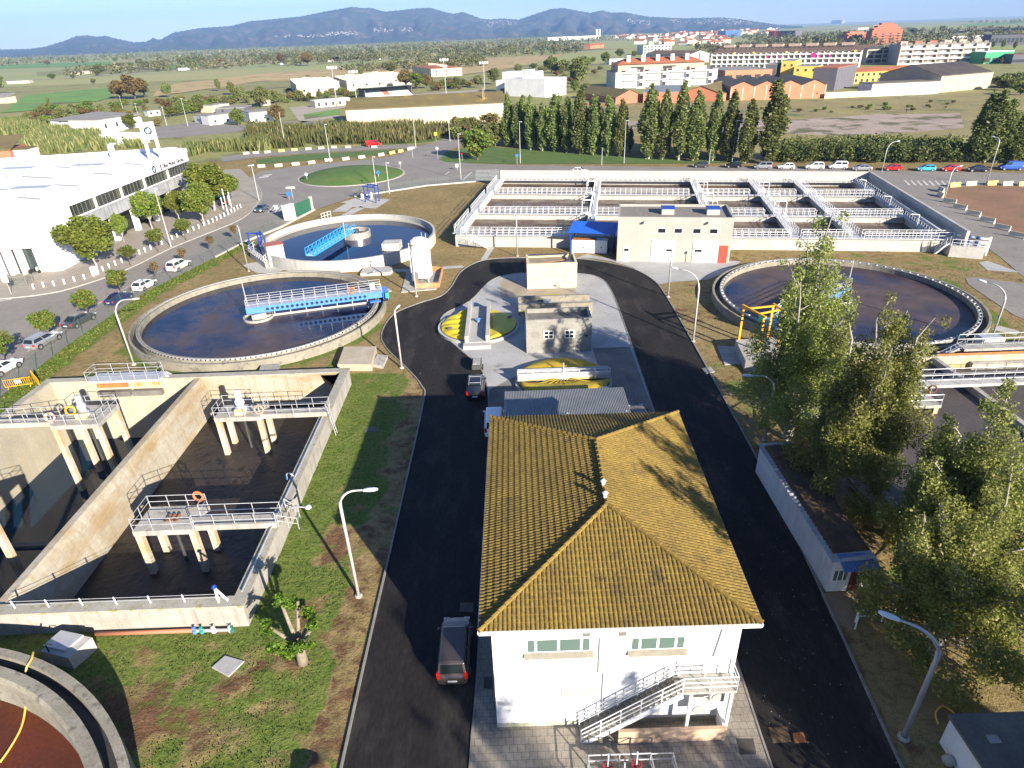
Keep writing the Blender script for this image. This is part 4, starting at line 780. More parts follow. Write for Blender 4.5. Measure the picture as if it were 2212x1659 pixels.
# ---------------------------------------------------------------- thickener at the lower left corner
TH = thing('thickener_tank', 'round concrete thickener tank cut by the lower left corner with brown water', 'tank', (-33.9,6.8,0)); m_ = MB()
m_.lathe([(19.05,-.3),(19.05,2.3),(18.6,2.3),(18.6,1.3)], n=128); m_.lathe([(18.05,1.3),(18.05,2.35),(17.5,2.35),(17.35,2.1),(17.3,-.5)], n=128); m_.build('wall', conc_old, TH, rel=False)
m_ = MB(); m_.lathe([(18.6,1.4),(18.05,1.4)], n=128); m_.build('channel', dark_ch, TH, rel=False)
m_ = MB(); m_.lathe([(17.32,.35),(9,.35),(.01,.35)], n=96); m_.build('water', water_mat('rusty_water', (.11,.03,.012), (.075,.022,.009), lo=.4, hi=.6, sc=.4, rough=.15, bump=.04), TH, rel=False)
HS = thing('hose', 'yellow hose hanging over the rim of the round tank at the lower left', 'hose', q('m',190,670,2.35)); MB().tube(smooth_line([q('m',195,660,2.4), q('m',185,700,2.45), q('m',150,770,2.3), q('m',152,880,1.2), q('m',150,980,.6), q('m',125,1100,.42), q('m',60,1220,.42), q('m',0,1305,.42)], 4), .06, 6).build('hose_line', mat('yellow_hose', (.66,.46,.10), rough=.6), HS, smooth=True)
K_ = thing('concrete_chamber', 'small concrete chamber with grey lid beside the round tank at lower left', 'chamber', q('m',390,640)); c4 = [q('m',x,y,1.0) for x, y in ((370,540),(540,575),(400,695),(235,655))]
m_ = MB(); m_.prism([p[:2] for p in c4], 0, 1.0); m_.build('body', conc_new, K_); cen = sum(c4, Vector())/4; m_ = MB(); m_.prism([(cen+(p-cen)*.78+Vector((-.25,.2,0)))[:2] for p in c4], 1.0, 1.14); m_.build('lid', galv, K_)
m_ = MB(); m_.tube([cen+Vector((-.7,-.5,1.0-1)), cen+Vector((-.7,-.5,1.7-1)), cen+Vector((-.2,-.6,1.7-1))], .04, 5); m_.build('handle', black, K_)
def slab(label, pts, z, m=conc, name='cover_slab'): t = MB(); t.prism([p[:2] for p in pts], 0, z); return tag(t.build(name, m, bevel=.03), label, 'slab')
slab('grey concrete cover slab lying in the near lawn', [q('m',x,y) for x, y in ((1320,685),(1435,718),(1342,810),(1240,755))], .1, conc_slab)
slab('large concrete cover block between the left clarifier and the basin corner', [q('f',x,y,.8) for x, y in ((775,1665),(830,1520),(1095,1515),(1055,1665))], .85, mat('sand_concrete', (.42,.36,.27), (.35,.3,.22), scale=.8, rough=.9, fine=.12))
slab('low concrete step beside the large cover block near the basin', [q('f',x,y,.3) for x, y in ((1062,1665),(1102,1580),(1190,1590),(1150,1680))], .35)
slab('pale rectangular slab with a short white post north of the left clarifier', [q('f',x,y,.45) for x, y in ((963,918),(990,862),(1225,858),(1228,890),(1205,908))], .5, conc_new)
slab('pale square slab just behind the rim of the left clarifier', [q('f',x,y,.4) for x, y in ((670,906),(700,868),(820,866),(795,908))], .45, conc_new)
tag(MB().tube([q('f',1078,900,.5), q('f',1078,900,1.5)], .08, 6).build('post', white_paint), 'short white post standing on the pale rectangular slab', 'post')
slab('flat grey cover near the silo shadow by the road kerb', [q('f',x,y,.06) for x, y in ((1175,1045),(1200,1040),(1222,1060),(1195,1068))], .12)
slab('concrete block beside the left clarifier rim above the basin', [q('j',x,y,.6) for x, y in ((1590,140),(1605,95),(1720,85),(1710,135))], .7)
slab('dark ground grate in the lawn right of the basin', [q('j',x,y,.03) for x, y in ((2240,500),(2260,470),(2330,470),(2320,500))], .04, conc_dark)

# ---------------------------------------------------------------- silo with its bund
SLb = thing('silo_bund', 'low orange stained concrete bund under the white silo', 'bund', q('f',1500,980)); pts = [q('f',x,y) for x, y in ((1300,1075),(1590,1048),(1640,892),(1352,878))]
m_ = MB(); m_.prism([p[:2] for p in pts], 0, .12); m_.build('base', conc, SLb)
pb = [q('f',x,y,.12) for x, y in ((1420,1035),(1612,1028),(1640,900),(1560,890),(1440,930))]; m_ = MB()
for a, b_ in zip(pb, pb[1:]+pb[:1]): m_.beam(a+Vector((0,0,.35)), b_+Vector((0,0,.35)), .18, .7)
m_.build('bund_wall', mat('rusty_concrete2', (.42,.30,.18), (.45,.17,.05), scale=.9, rough=.9), SLb)
SI = thing('silo', 'tall white upright silo tank beside the bend of the ring road', 'silo', q('f',1480,978), sc=.85); m_ = MB(); m_.lathe([(1.5,.9),(1.72,1.1),(1.72,6.9),(1.55,7.35),(1.0,7.7),(.01,7.8)], n=40); m_.build('shell', white_wall, SI, rel=False, smooth=False)
for a in range(4): p = Vector((1.5*math.cos(a*PI/2+.8), 1.5*math.sin(a*PI/2+.8), 0)); MB().tube([p, p+Vector((0,0,1.2))], .12, 6).build('leg', mat('cream_paint', (.6,.54,.42), rough=.7), SI, rel=False)
m_ = MB(); m_.lathe([(1.74,6.75),(1.8,6.8),(1.74,6.9)], n=40); m_.build('hoop', rust, SI, rel=False)
for k_ in range(3): MB().tube([(1.25*math.cos(k_*.8-.3),1.25*math.sin(k_*.8-.3),7.4),(1.25*math.cos(k_*.8-.3),1.25*math.sin(k_*.8-.3),8.3)], .03, 5).build('guard_post', white_metal, SI, rel=False)
MB().tube([(-1.78,-.5,.2),(-1.78,-.5,7.0)], .08, 6).build('pipe', white_metal, SI, rel=False); MB().cbox((-1.0,-1.6,1.2),(1.0,.4,1.9)).build('cabinet', mat('grey_cabinet', (.16,.15,.13), rough=.7), SI, rel=False)

# ---------------------------------------------------------------- kiosk, gantries, gate at the street fence
a, b_ = q('f',228,862), q('f',360,838); KI, KL = building('control_kiosk', 'white control kiosk with flat red roof beside the back clarifier', 'kiosk', a, b_)
m_ = MB(); m_.box(0,KL,0,2.2,0,3.3); m_.build('wall', white_wall, KI, rel=False); m_ = MB(); m_.box(-.15,KL+.15,-.15,2.35,3.3,3.42); m_.build('roof', mat('red_roof', (.33,.12,.09), rough=.8), KI, rel=False)
for x in (.5, KL-1.1): MB().box(x,x+.75,-.03,0,.5,1.1).build('vent', galv, KI, rel=False)
def gantry(label, b0, b1, h, m, depth=0.0, back=None, tw=.2):
    t = thing('lifting_gantry', label, 'gantry', b0); up = Vector((0,0,h))
    MB().beam(b0, b0+up, tw, tw).build('post', m, t); MB().beam(b1, b1+up, tw, tw).build('post', m, t); MB().beam(b0+up-(b1-b0).normalized()*.25, b1+up+(b1-b0).normalized()*.25, tw, tw).build('beam', m, t)
    if back:
        for p in back: MB().beam(p, p+up, tw, tw).build('post', m, t)
        MB().beam(back[0]+up, back[1]+up, tw, tw).build('beam', m, t); MB().beam(b0.lerp(b1,.25)+up, back[0].lerp(back[1],.25)+up, tw*.8, tw*.8).build('beam', m, t); MB().beam(b0.lerp(b1,.75)+up, back[0].lerp(back[1],.75)+up, tw*.8, tw*.8).build('beam', m, t)
    else: MB().tube([b0.lerp(b1,.5)+up, b0.lerp(b1,.5)+up-Vector((0,0,h*.55))], .05, 5).build('hoist', navy_steel, t)
    return t
gantry('dark blue lifting gantry on a slab behind the back clarifier', q('f',1007,330), q('f',1095,340), 3.4, navy_steel, back=[q('f',1030,318)+Vector((0,1.0,0)), q('f',1122,322)])
gantry('dark blue lifting gantry above the sludge pit beside the white kiosk', q('f',72,735,.9), q('f',150,735,.9), 3.1, navy_steel, back=[q('f',130,735,.9)+Vector((.4,1.2,0)), q('f',205,760,.9)])
gantry('yellow lifting gantry with black stripes in front of the right clarifier', q('l',398,262,1.2), q('l',518,335,1.2), 4.0, yellow_p, back=[q('l',575,250,1.2), q('l',640,300,1.2)])
for k_ in (0, 1): p = (q('l',398,262,1.2), q('l',518,335,1.2))[k_]; [tag(MB().box(p.x-.115,p.x+.115,p.y-.115,p.y+.115,1.2+z,1.4+z).build('stripe', black, bpy.data.objects['lifting_gantry.002'])) for z in (2.2,2.7,3.2)]
for nm, x, y in (('left one', 985, 300), ('right one', 1062, 302)):
    p = q('f',x,y); t = thing('pump_unit', 'rusty beige pump unit under the dark blue gantry at the street fence, '+nm, 'pump', p); MB().lathe([(.45,0),(.5,.2),(.5,1.3),(.3,1.5),(.01,1.55)], (0,0,0), 14).build('body', mat('beige_pump', (.45,.40,.32), (.36,.27,.2), scale=2, rough=.8), t, rel=False); MB().box(-.6,.6,-.6,.6,0,.15).build('base', conc, t, rel=False)
PB = thing('pump_pit', 'raised concrete pump pit with white railings beside the white kiosk', 'pit', q('f',120,800)); pts = [q('f',x,y,1.0) for x, y in ((55,740),(180,830),(220,790),(110,700))]
m_ = MB(); m_.prism([p[:2] for p in pts], 0, .95); m_.build('body', conc_new, PB); railing(PB, [pts[3], pts[0], pts[1], pts[2]], white_metal, 1.1, 2, 1.0, .04)
YP = thing('gantry_block', 'raised concrete block under the yellow gantry', 'block', q('l',480,330)); m_ = MB(); m_.prism([q('l',x,y,1.2)[:2] for x, y in ((378,265),(440,395),(560,420),(690,290),(600,248))], 0, 1.2); m_.build('body', conc, YP)
slab('sunken pale slab left of the yellow gantry block', [q('l',x,y,.05) for x, y in ((262,300),(310,420),(410,415),(375,310))], .08, conc)
slab('small pale slab at the right verge of the ring road', [q('l',x,y,.05) for x, y in ((170,440),(225,432),(250,462),(195,475))], .07, conc)
a, b_ = q('f',372,486), q('f',440,462); GB, gl = building('gate_pillar_wall', 'white gate wall beside the green gate at the street fence', 'wall', a, b_); MB().box(0,gl,0,1.0,0,3.0).build('body', white_wall, GB, rel=False)
a, b_ = q('f',442,462), q('f',578,402); GG, gl = building('sliding_gate', 'dark green sliding gate in the street fence', 'gate', a, b_); MB().box(.1,gl-.1,.3,.38,.15,2.7).build('panel', mat('dark_green_gate', (.02,.09,.055), (.03,.12,.075), scale=2, rough=.6), GG, rel=False); MB().box(gl-.1,gl+.5,.1,.6,0,3.0).build('pillar', conc_new, GG, rel=False)
# chain link fence along the street: each run is one fence
cf = bpy.data.materials.new('chain_link'); cf.use_nodes = True; n = cf.node_tree; b = n.nodes['Principled BSDF']; b.inputs['Base Color'].default_value = (.10,.14,.12,1); tb = n.nodes.new('ShaderNodeBsdfTransparent'); ms = n.nodes.new('ShaderNodeMixShader'); ms.inputs[0].default_value = .16
n.links.new(tb.outputs[0], ms.inputs[1]); n.links.new(b.outputs[0], ms.inputs[2]); n.links.new(ms.outputs[0], n.nodes['Material Output'].inputs['Surface'])
fpost = mat('fence_post_paint', (.06,.09,.08), rough=.6)
def mesh_fence(label, pts, h=2.0, sp=3.0):
    t = thing('mesh_fence', label, 'fence', pts[0]); m_ = MB()
    for a, b_ in zip(pts[:-1], pts[1:]): m_.quad((a.x,a.y,.05),(b_.x,b_.y,.05),(b_.x,b_.y,h),(a.x,a.y,h))
    m_.build('netting', cf, t); m_ = MB(); m_.tube([(p.x,p.y,h) for p in pts], .02, 4); m_.build('top_wire', fpost, t)
    for p in post_spots(pts, sp): MB().tube([p, Vector((p.x,p.y,h+.15))], .04, 5).build('post', fpost, t)
mesh_fence('green mesh fence between the parked cars and the left lawn', FENCE[1:7]); mesh_fence('green mesh fence along the roundabout behind the back clarifier', FENCE[8:13])
m_ = MB()
for a, b_ in zip(FENCE[4:7], FENCE[5:8]): m_.beam((a.x+.3,a.y,.15),(b_.x+.3,b_.y,.15), .3, .35)
tag(m_.build('low_wall', conc_new), 'low pale kerb wall under the street fence near the kiosk', 'wall'); m_ = MB()
for a, b_ in zip(FENCE[8:11], FENCE[9:12]): m_.beam((a.x+.3,a.y,.12),(b_.x+.3,b_.y,.12), .3, .3)
tag(m_.build('low_wall', conc_new), 'low pale kerb wall under the roundabout fence', 'wall')
# yellow crowd barrier left of the basin
p = q('j',130,225); t = thing('crowd_barrier', 'yellow crowd barrier on the grass left of the basin', 'barrier', p, .28)
m_ = MB(); m_.tube([(-1.4,0,.25),(-1.4,0,1.05),(1.2,0,1.05),(1.2,0,.25),(-1.4,0,.25)], .045, 5); m_.build('frame', yellow_p, t, rel=False)
for i in range(12): MB().tube([(-1.2+i*.2,0,.25),(-1.2+i*.2,0,1.05)], .022, 4).build('bar', yellow_p, t, rel=False)
MB().box(-.35,.25,-.05,-.03,.55,.9).build('sign_plate', white_paint, t, rel=False)
for x in (-1.1, 1.0): MB().tube([(x,-.35,.03),(x,0,.28),(x,.35,.03)], .04, 5).build('foot', yellow_p, t, rel=False)
p2 = p+Vector((1.1,.9,0)); t = MB(); t.box(-.9,.9,-.04,.04,.1,1.15); o = t.build('warning_board', yellow_p); o.location = p2; o.rotation_euler = (0, .35, -.7); tag(o, 'yellow board leaning behind the crowd barrier', 'board')

# ---------------------------------------------------------------- office with the lichen-covered hipped roof
OF = thing('office_building', 'white two-storey office with a yellow lichen hipped tile roof and outside stair', 'building', (4.5,21,0))
white_off = mat('office_render', (.72,.72,.73), (.67,.67,.68), scale=.4, rough=.8, c3=(.66,.66,.63), s3=.8, t3=(.6,.8), fine=.02, streak=(.60,.60,.58))
m_ = MB(); m_.box(-1.42,10.5,21.0,38.3,.35,7.92); m_.build('wall', white_off, OF)
m_ = MB(); m_.box(-1.44,10.52,20.97,38.33,-.05,.35); m_.build('plinth', mat('plinth', (.42,.42,.36), (.28,.29,.22), scale=1.5, rough=.9), OF)
EZ, RZ = 7.95, 9.95
e00, e10, e11, e01 = Vector((-1.95,20.42,EZ)), Vector((11.05,20.30,EZ)), Vector((11.75,38.95,EZ)), Vector((-1.65,39.2,EZ)); r0, r1 = Vector((4.80,26.7,RZ)), Vector((5.0,32.8,RZ))
tile_m = mat('lichen_roof_tile', (.205,.140,.028), (.150,.102,.024), scale=.45, rough=.9, bump=.05, bscale=9, c3=(.10,.07,.025), s3=1.1, t3=(.54,.72), fine=.35)
def tile_slope(A, B, Ct, Dt, sp=.215, course=.37):
    e = (B-A); W_ = e.length; e.normalize(); nrm = e.cross(Dt-A).normalized()
    if nrm.z < 0: nrm = -nrm
    u_ = nrm.cross(e).normalized()
    if u_.z < 0: u_ = -u_
    Hs = (Dt-A).dot(u_); nc = max(1, round(Hs/course)); cols = np.arange(0, W_+.001, sp/6); V_ = []; F_ = []; rows = []
    for j in range(nc):
        for (wv, lift) in ((j/nc, .040), ((j+1)/nc, .0)): rows.append((wv, lift))
    k_ = len(cols); dl = (Dt-A).dot(e); dr = (Ct-A).dot(e)-W_
    for wv, lift in rows:
        lo, hi = dl*wv, W_+dr*wv
        for c_ in cols:
            x = min(max(c_, lo), hi); prof = .070*abs(math.sin(PI*c_/sp))**.8
            p = A+e*x+u_*(Hs*wv)+nrm*(prof+lift); V_.append(p)
    for j in range(len(rows)-1):
        for i in range(k_-1):
            a = j*k_+i; q4 = (a, a+1, a+k_+1, a+k_)
            if (V_[q4[0]]-V_[q4[1]]).length > 1e-3 or (V_[q4[2]]-V_[q4[3]]).length > 1e-3: F_.append(q4)
    off = ORG[OF.name]
    np_mesh('roof', [tuple(p-off) for p in V_], F_, tile_m, OF)['label'] = 'lichen yellow tiled roof slope'
tile_slope(e00, e10, r0, r0); tile_slope(e10, e11, r1, r0); tile_slope(e11, e01, r1, r1); tile_slope(e01, e00, r0, r1)
cap_m = mat('hip_cap_tile', (.23,.155,.03), (.17,.11,.025), scale=1.2, rough=.9, fine=.2)
for a, b_ in ((e00,r0),(e10,r0),(e11,r1),(e01,r1),(r0,r1)):
    m_ = MB(); n_ = int((b_-a).length/.42)
    for i in range(n_): p0, p1 = a.lerp(b_, i/n_), a.lerp(b_, (i+1.08)/n_); m_.tube([p0+Vector((0,0,.11)), p1+Vector((0,0,.06))], .125, 8, .105)
    m_.build('ridge_cap', cap_m, OF, smooth=False)
ea = [e00, e10, e11, e01]
for i in range(4):
    a, b_ = ea[i], ea[(i+1)%4]; MB().beam(a-Vector((0,0,.1)), b_-Vector((0,0,.1)), .12, .16).build('gutter', white_paint, OF)
m_ = MB(); m_.prism([p[:2] for p in ea], EZ-.19, EZ-.16); m_.build('soffit', white_paint, OF)
for p in (r0+Vector((-.05,.45,.15)), r0+Vector((0,1.5,.15))): MB().lathe([(.1,0),(.1,.25),(.17,.28),(.01,.42)], p, 8).build('roof_vent', white_paint, OF)
wg = mat('office_glass', (.10,.15,.13), rough=.08, spec=.8); sill_m = mat('stone_sill', (.46,.43,.35), (.38,.35,.29), scale=2, rough=.9)
for x0, x1, z0, z1 in ((.23,3.33,5.72,6.65),(5.25,7.88,5.65,6.52)):
    R_ = MB(); R_.box(x0-.12,x1+.12,20.985,21.04,z0-.3,z1+.1); w_ = R_.build('window', white_paint, OF); xs_ = [x0, x0+.45, x0+.45+(x1-x0-.9)/2, x1-.45, x1]
    for a, b_ in zip(xs_[:-1], xs_[1:]): MB().box(a+.07,b_-.07,20.965,20.99,z0+.08,z1-.06).build('pane', wg, w_)
    MB().add([(x0-.12,20.975,z0),(x1+.12,20.975,z0),(x1+.12,20.80,z0-.28),(x0-.12,20.80,z0-.28)], [(3,2,1,0),(0,1,2,3)]).build('sill', sill_m, w_)
MB().box(1.93,3.6,20.96,21.02,2.35,2.95).build('window', sill_m, OF)
for pts in (((3.75,20.95,6.6),(3.75,20.95,4.2),(3.3,20.95,4.2)),((3.75,20.95,4.1),(4.0,20.95,4.1),(4.0,20.95,1.2)),((9.75,20.95,7.3),(9.6,20.95,7.25),(9.35,20.95,5.0))): MB().tube(pts, .03, 5).build('conduit', galv, OF)
for x, z in ((3.05,7.25),(4.75,7.2)): MB().cbox((x,20.8,z),(.35,.3,.25)).build('flood_light', mat('grey_cabinet', (.16,.15,.13)), OF)
MB().box(-1.3,-1.05,20.95,21.0,1.9,2.15).build('meter_plate', galv, OF)
for x, y, z, w_ in ((8.35,20.35,1.45,1.05),(9.35,20.5,2.15,.9)):
    a_ = MB().box(x,x+w_,y,y+.42,z,z+.8).build('air_conditioner', mat('ac_casing', (.62,.60,.54), rough=.6), OF, bevel=.03); MB().lathe([(.3,0),(.3,.03),(.01,.035)], (0,0,0), 20).build('fan', mat('fan_grille', (.35,.34,.31), rough=.6), a_, rel=False); f_ = a_.children[-1]; f_.location = (x+w_*.42-4.5, y-.02-21, z+.4); f_.rotation_euler = (PI/2, 0, 0)
# outside stair
stm = mat('stair_tread', (.23,.21,.165), (.17,.16,.125), scale=2, rough=.9); n_st = 19; sx0, sx1, sz1, y0, y1 = 2.85, 7.7, 3.75, 19.95, 20.9
m_ = MB()
for i in range(n_st): x = sx0+(sx1-sx0)*i/n_st; m_.box(x, x+.30, y0+.06, y1, sz1*(i+1)/n_st-.055, sz1*(i+1)/n_st)
m_.build('stair_treads', stm, OF); m_ = MB()
for y in (y0, y1-.08): m_.add([(sx0,y,0),(sx0+.45,y,0),(sx1+.1,y,sz1-.4),(sx1,y,sz1),(sx0,y+.06,0),(sx0+.45,y+.06,0),(sx1+.1,y+.06,sz1-.4),(sx1,y+.06,sz1)], [(0,1,2,3),(7,6,5,4),(0,4,5,1),(1,5,6,2),(2,6,7,3),(3,7,4,0)])
m_.build('stringer', white_metal, OF); MB().box(sx1,10.35,y0,y1+.05,sz1-.14,sz1).build('landing', conc, OF)
for x in (8.2, 10.2): MB().box(x-.07,x+.07,y0+.1,y0+.24,0,sz1-.14).build('stair_post', white_paint, OF)
for y in (y0+.03, y1-.05): railing(OF, [(sx0,y,.05),(sx1,y,sz1),(10.32,y,sz1)] if y < 20.5 else [(sx0,y,.05),(sx1,y,sz1),(9.0,y,sz1)], white_metal, 1.0, 3, 1.15, .03)
railing(OF, [(10.32,y0+.03,sz1),(10.32,y1,sz1)], white_metal, 1.0, 3, .9, .03)
MB().box(4.73,10.2,19.84,20.02,.06,1.0).build('low_wall', mat('pink_stone_wall', (.50,.36,.25), (.43,.31,.22), scale=1.2, rough=.9, fine=.12), OF); MB().box(10.02,10.2,20.02,20.95,.06,1.0).build('low_wall', white_off, OF)
# valve station at the bottom edge
VS = thing('valve_station', 'railed valve pit with three red handwheels at the bottom edge in front of the office', 'valve station', (4.6,18.1,0)); MB().box(3.0,6.2,17.0,18.75,.05,.12).build('grate', conc_dark, VS)
railing(VS, [(3.05,17.0,.1),(3.05,18.7,.1),(6.1,18.7,.1),(6.1,17.0,.1)], galv, .95, 2, 1.5, .04); railing(VS, [(6.1,18.7,.1),(7.2,18.7,.1),(7.2,17.3,.1)], galv, .9, 2, 1.0, .03)
redw = mat('red_handwheel', (.28,.012,.025), rough=.5)
for x, y in ((3.95,18.3),(5.35,18.35),(4.65,17.85)):
    MB().tube([(x,y,.1),(x,y,1.75)], .04, 6).build('spindle', mat('pale_blue_rod', (.45,.6,.66), rough=.5), VS); c_ = Vector((x,y,.78)); m_ = MB(); m_.tube([c_+Vector((.24*math.cos(k*PI/8), .24*math.sin(k*PI/8), 0)) for k in range(17)], .035, 6)
    for k in range(2): m_.tube([c_+Vector((.24*math.cos(k*PI/2),.24*math.sin(k*PI/2),0)), c_-Vector((.24*math.cos(k*PI/2),.24*math.sin(k*PI/2),0))], .025, 5)
    m_.build('handwheel', redw, VS); MB().lathe([(.14,0),(.12,.6),(.01,.62)], (x,y,.1), 8).build('valve_body', mat('dark_valve', (.10,.02,.025), rough=.6), VS)
for lab, P4 in (('square inspection cover with a cross joint in the paving right of the office', [q('o',x,y) for x, y in ((1918,918),(2030,920),(2052,1020),(1945,1022))]),('dark drain cover in the paving left of the office wall',[q('o',x,y) for x, y in ((330,530),(385,532),(386,608),(330,605))]),('grey inspection cover in the road left of the office roof',[q('n',x,y) for x, y in ((452,1085),(525,1085),(525,1137),(450,1137))])): slab(lab, P4, .064, mat('iron_cover', (.075,.07,.06), (.05,.045,.04), scale=2, rough=.8))
slab('rusty orange patch plate on the right road', [q('p',x,y) for x, y in ((465,1408),(545,1398),(568,1475),(480,1480))], .03, rust); slab('brown rusty plate beside the orange one on the right road', [q('p',x,y) for x, y in ((290,1365),(430,1358),(455,1470),(325,1480))], .03, mat('brown_plate', (.09,.06,.03), rough=.8))

# ---------------------------------------------------------------- the island between the road arms
stone_b = mat('cream_block_wall', (.60,.53,.37), (.52,.45,.31), scale=1.2, rough=.9, bump=.3, fine=.12, seam=(.45,.22,(.78,.74,.66),.02,.5,'wall'))
def parapet_house(t, x0, x1, y0, y1, z, m, rm, pt=.3, drop=.45):
    MB().box(x0,x1,y0,y1,0,z-drop).build('wall', m, t); P = MB(); P.box(x0-.01,x1+.01,y0-.01,y0+pt,z-drop,z); P.box(x0-.01,x1+.01,y1-pt,y1+.01,z-drop,z); P.box(x0-.01,x0+pt,y0+pt,y1-pt,z-drop,z-.004); P.box(x1-pt,x1+.01,y0+pt,y1-pt,z-drop,z-.004); P.build('parapet', m, t); MB().box(x0+pt,x1-pt,y0+pt,y1-pt,z-drop,z-drop+.03).build('roof', rm, t)
ST = thing('stone_hut', 'cream block hut with parapet roof at the head of the ring road island', 'hut', (6.2,86.8,0)); parapet_house(ST, 2.7,9.75,86.75,91.2,3.7, stone_b, mat('roof_screed', (.30,.25,.18), (.22,.18,.13), scale=.8, rough=.95))
for k, (a, b_) in enumerate((((6.4,87.6,3.45),(9.2,88.4,3.5)),((8.7,88.2,3.5),(9.1,90.4,4.0)),((3.2,90.6,3.8),(8.6,90.7,3.8)))): MB().beam(a, b_, .35, .12).build('plank', mat('dark_plank', (.05,.05,.06), rough=.7), ST)
MB().beam((3.0,87.4,3.35),(8.8,89.4,3.38), .12, .06).build('pole', rust, ST)
BK = thing('block_hut', 'grey block hut with two white cross windows on the ring road island', 'hut', (5.5,65.8,0)); grey_b = mat('grey_block_wall', (.30,.29,.26), (.24,.23,.20), scale=.9, rough=.9, bump=.2, fine=.12, seam=(.4,.2,(.8,.8,.8),.015,.5,'wall')); parapet_house(BK, 1.8,9.15,65.8,69.2,4.1, grey_b, conc_dark, .25, .5)
for x in (3.75, 6.1):
    w_ = win(BK, 0, 1.12, 0, 1.0, mull=1, fr=.1, dep=.06); w_.location = (x-5.5, 0, 1.75); MB().box(0,1.12,-.065,.02,.45,.54).build('transom', white_paint, w_, rel=False)
MB().box(8.35,8.75,65.74,65.8,1.9,2.05).build('vent', black, BK)
ylw = mat('yellow_cover', (.62,.48,.02), (.54,.42,.02), scale=.9, rough=.55, fine=.08); ylw_old = mat('weathered_yellow_cover', (.42,.31,.02), (.32,.23,.02), scale=.7, rough=.7, c3=(.13,.10,.03), s3=1.1, t3=(.55,.75), fine=.15)
def pit_ring(t, c, r, z, m=conc): m_ = MB(); m_.lathe([(r+.3,0),(r+.3,z),(r,z),(r,.05)], (c[0],c[1],0), 48); m_.build('rim', m, t)
def half_cover(t, c, r, x_lim, side, z, m, lobes=0, axis='x', zc=.45):     # a dished cover filling the circle on one side of a channel
    V_ = []; F_ = []; na, nr = 40, 26
    for i in range(nr+1):
        s_ = -r+2*r*i/nr; half = math.sqrt(max(r*r-s_*s_, 0))
        for j in range(na+1):
            o_ = x_lim+(half-x_lim)*j/na if half > x_lim else x_lim; tt = j/na
            h_ = z+zc*math.sin(PI*min(1, tt))*.4*(1 if half > x_lim else 0)+(.28*abs(math.sin(lobes*PI*(i/nr)))*math.sin(PI*tt)**.5 if lobes else 0)
            V_.append((c[0]+side*o_, c[1]+s_, h_) if axis == 'x' else (c[0]+s_, c[1]+side*o_, h_))
    for i in range(nr):
        for j in range(na): a = i*(na+1)+j; F_.append((a, a+1, a+na+2, a+na+1))
    off = ORG[t.name]; return np_mesh('cover', [(x-off.x, y-off.y, z_-off.z) for x, y, z_ in V_], F_, m, t, smooth=True)
P1 = thing('covered_pit', 'round pit with bright yellow covers either side of a concrete channel', 'pit', (-3.9,73.7,0)); pit_ring(P1, (-3.9,73.7), 4.75, .35, conc_new)
half_cover(P1, (-3.9,73.7), 4.7, 1.35, -1, .42, ylw, 6); half_cover(P1, (-3.9,73.7), 4.7, 1.35, 1, .48, mat('smooth_yellow_cover', (.52,.43,.025), (.46,.38,.025), scale=.5, rough=.5), 0)
for x in (-5.1, -2.65): MB().box(x-.22,x+.22,68.2,79.3,0,1.35).build('channel_wall', conc_new, P1)
MB().box(-5.5,-2.3,67.3,68.2,0,.5).build('step', conc_new, P1); MB().box(-4.88,-2.87,68.2,79.3,.05,.6).build('channel', conc_slab, P1); MB().lathe([(.2,0),(.2,.5),(.35,.5),(.01,.62)], (-3.9,73.9,.6), 10).build('pump', blue_steel, P1)
for c_ in ((-7.3,71.9,.85),(.05,75.0,.75)): MB().lathe([(.32,0),(.32,.06),(.01,.07)], c_, 14).build('hatch', conc_dark, P1)
P3 = thing('covered_pit', 'covered pit with a double concrete channel wall just behind the grey block hut', 'pit', (6,78.6,0)); pit_ring(P3, (6,78.6), 4.6, .35)
half_cover(P3, (6,78.6), 4.55, 1.6, 1, .5, ylw, 0, 'y', .9); half_cover(P3, (6,78.6), 4.55, 1.6, -1, .5, ylw, 0, 'y', .9)
for y in (77.2, 80.0): MB().box(1.2,10.7,y-.22,y+.22,0,1.5).build('channel_wall', conc_old, P3)
MB().box(1.2,10.7,77.42,79.78,.05,.75).build('channel', conc, P3); MB().cbox((5.0,78.6,1.1),(1.0,.6,.7)).build('pump', galv, P3); MB().box(1.9,5.2,73.9,76.5,.5,.75).build('brown_lid', mat('red_brown_lid', (.22,.08,.055), rough=.7), P3)
P2 = thing('covered_pit', 'round pit under radial weathered yellow covers with a white railed bridge', 'pit', (5.35,58.7,0)); pit_ring(P2, (5.35,58.7), 4.75, .35)
half_cover(P2, (5.35,58.7), 4.7, .75, -1, .5, ylw_old, 0, 'y', 1.0); half_cover(P2, (5.35,58.7), 4.7, .75, 1, .5, ylw_old, 0, 'y', 1.0)
for i in range(11):
    a = -PI+.12+(PI-.24)*i/10; MB().beam((5.35+.8*math.cos(a),58.7-.75+.2*math.sin(a),.84),(5.35+4.5*math.cos(a),58.7+4.5*math.sin(a),.6), .05, .07).build('rib', ylw_old, P2)
MB().box(.6,10.1,58.1,59.4,.6,1.0).build('bridge', conc_new, P2); MB().box(.6,10.1,58.1,58.2,1.0,1.35).build('bridge_side', galv, P2); MB().box(.6,10.1,59.3,59.4,1.0,1.35).build('bridge_side', galv, P2); MB().tube([(5.4,59.2,1.0),(5.4,59.2,2.0)], .08, 6).build('post', galv, P2)
railing(P2, [(.6,58.15,1.0),(10.1,58.15,1.0)], white_metal, .75, 2, 1.6, .025)
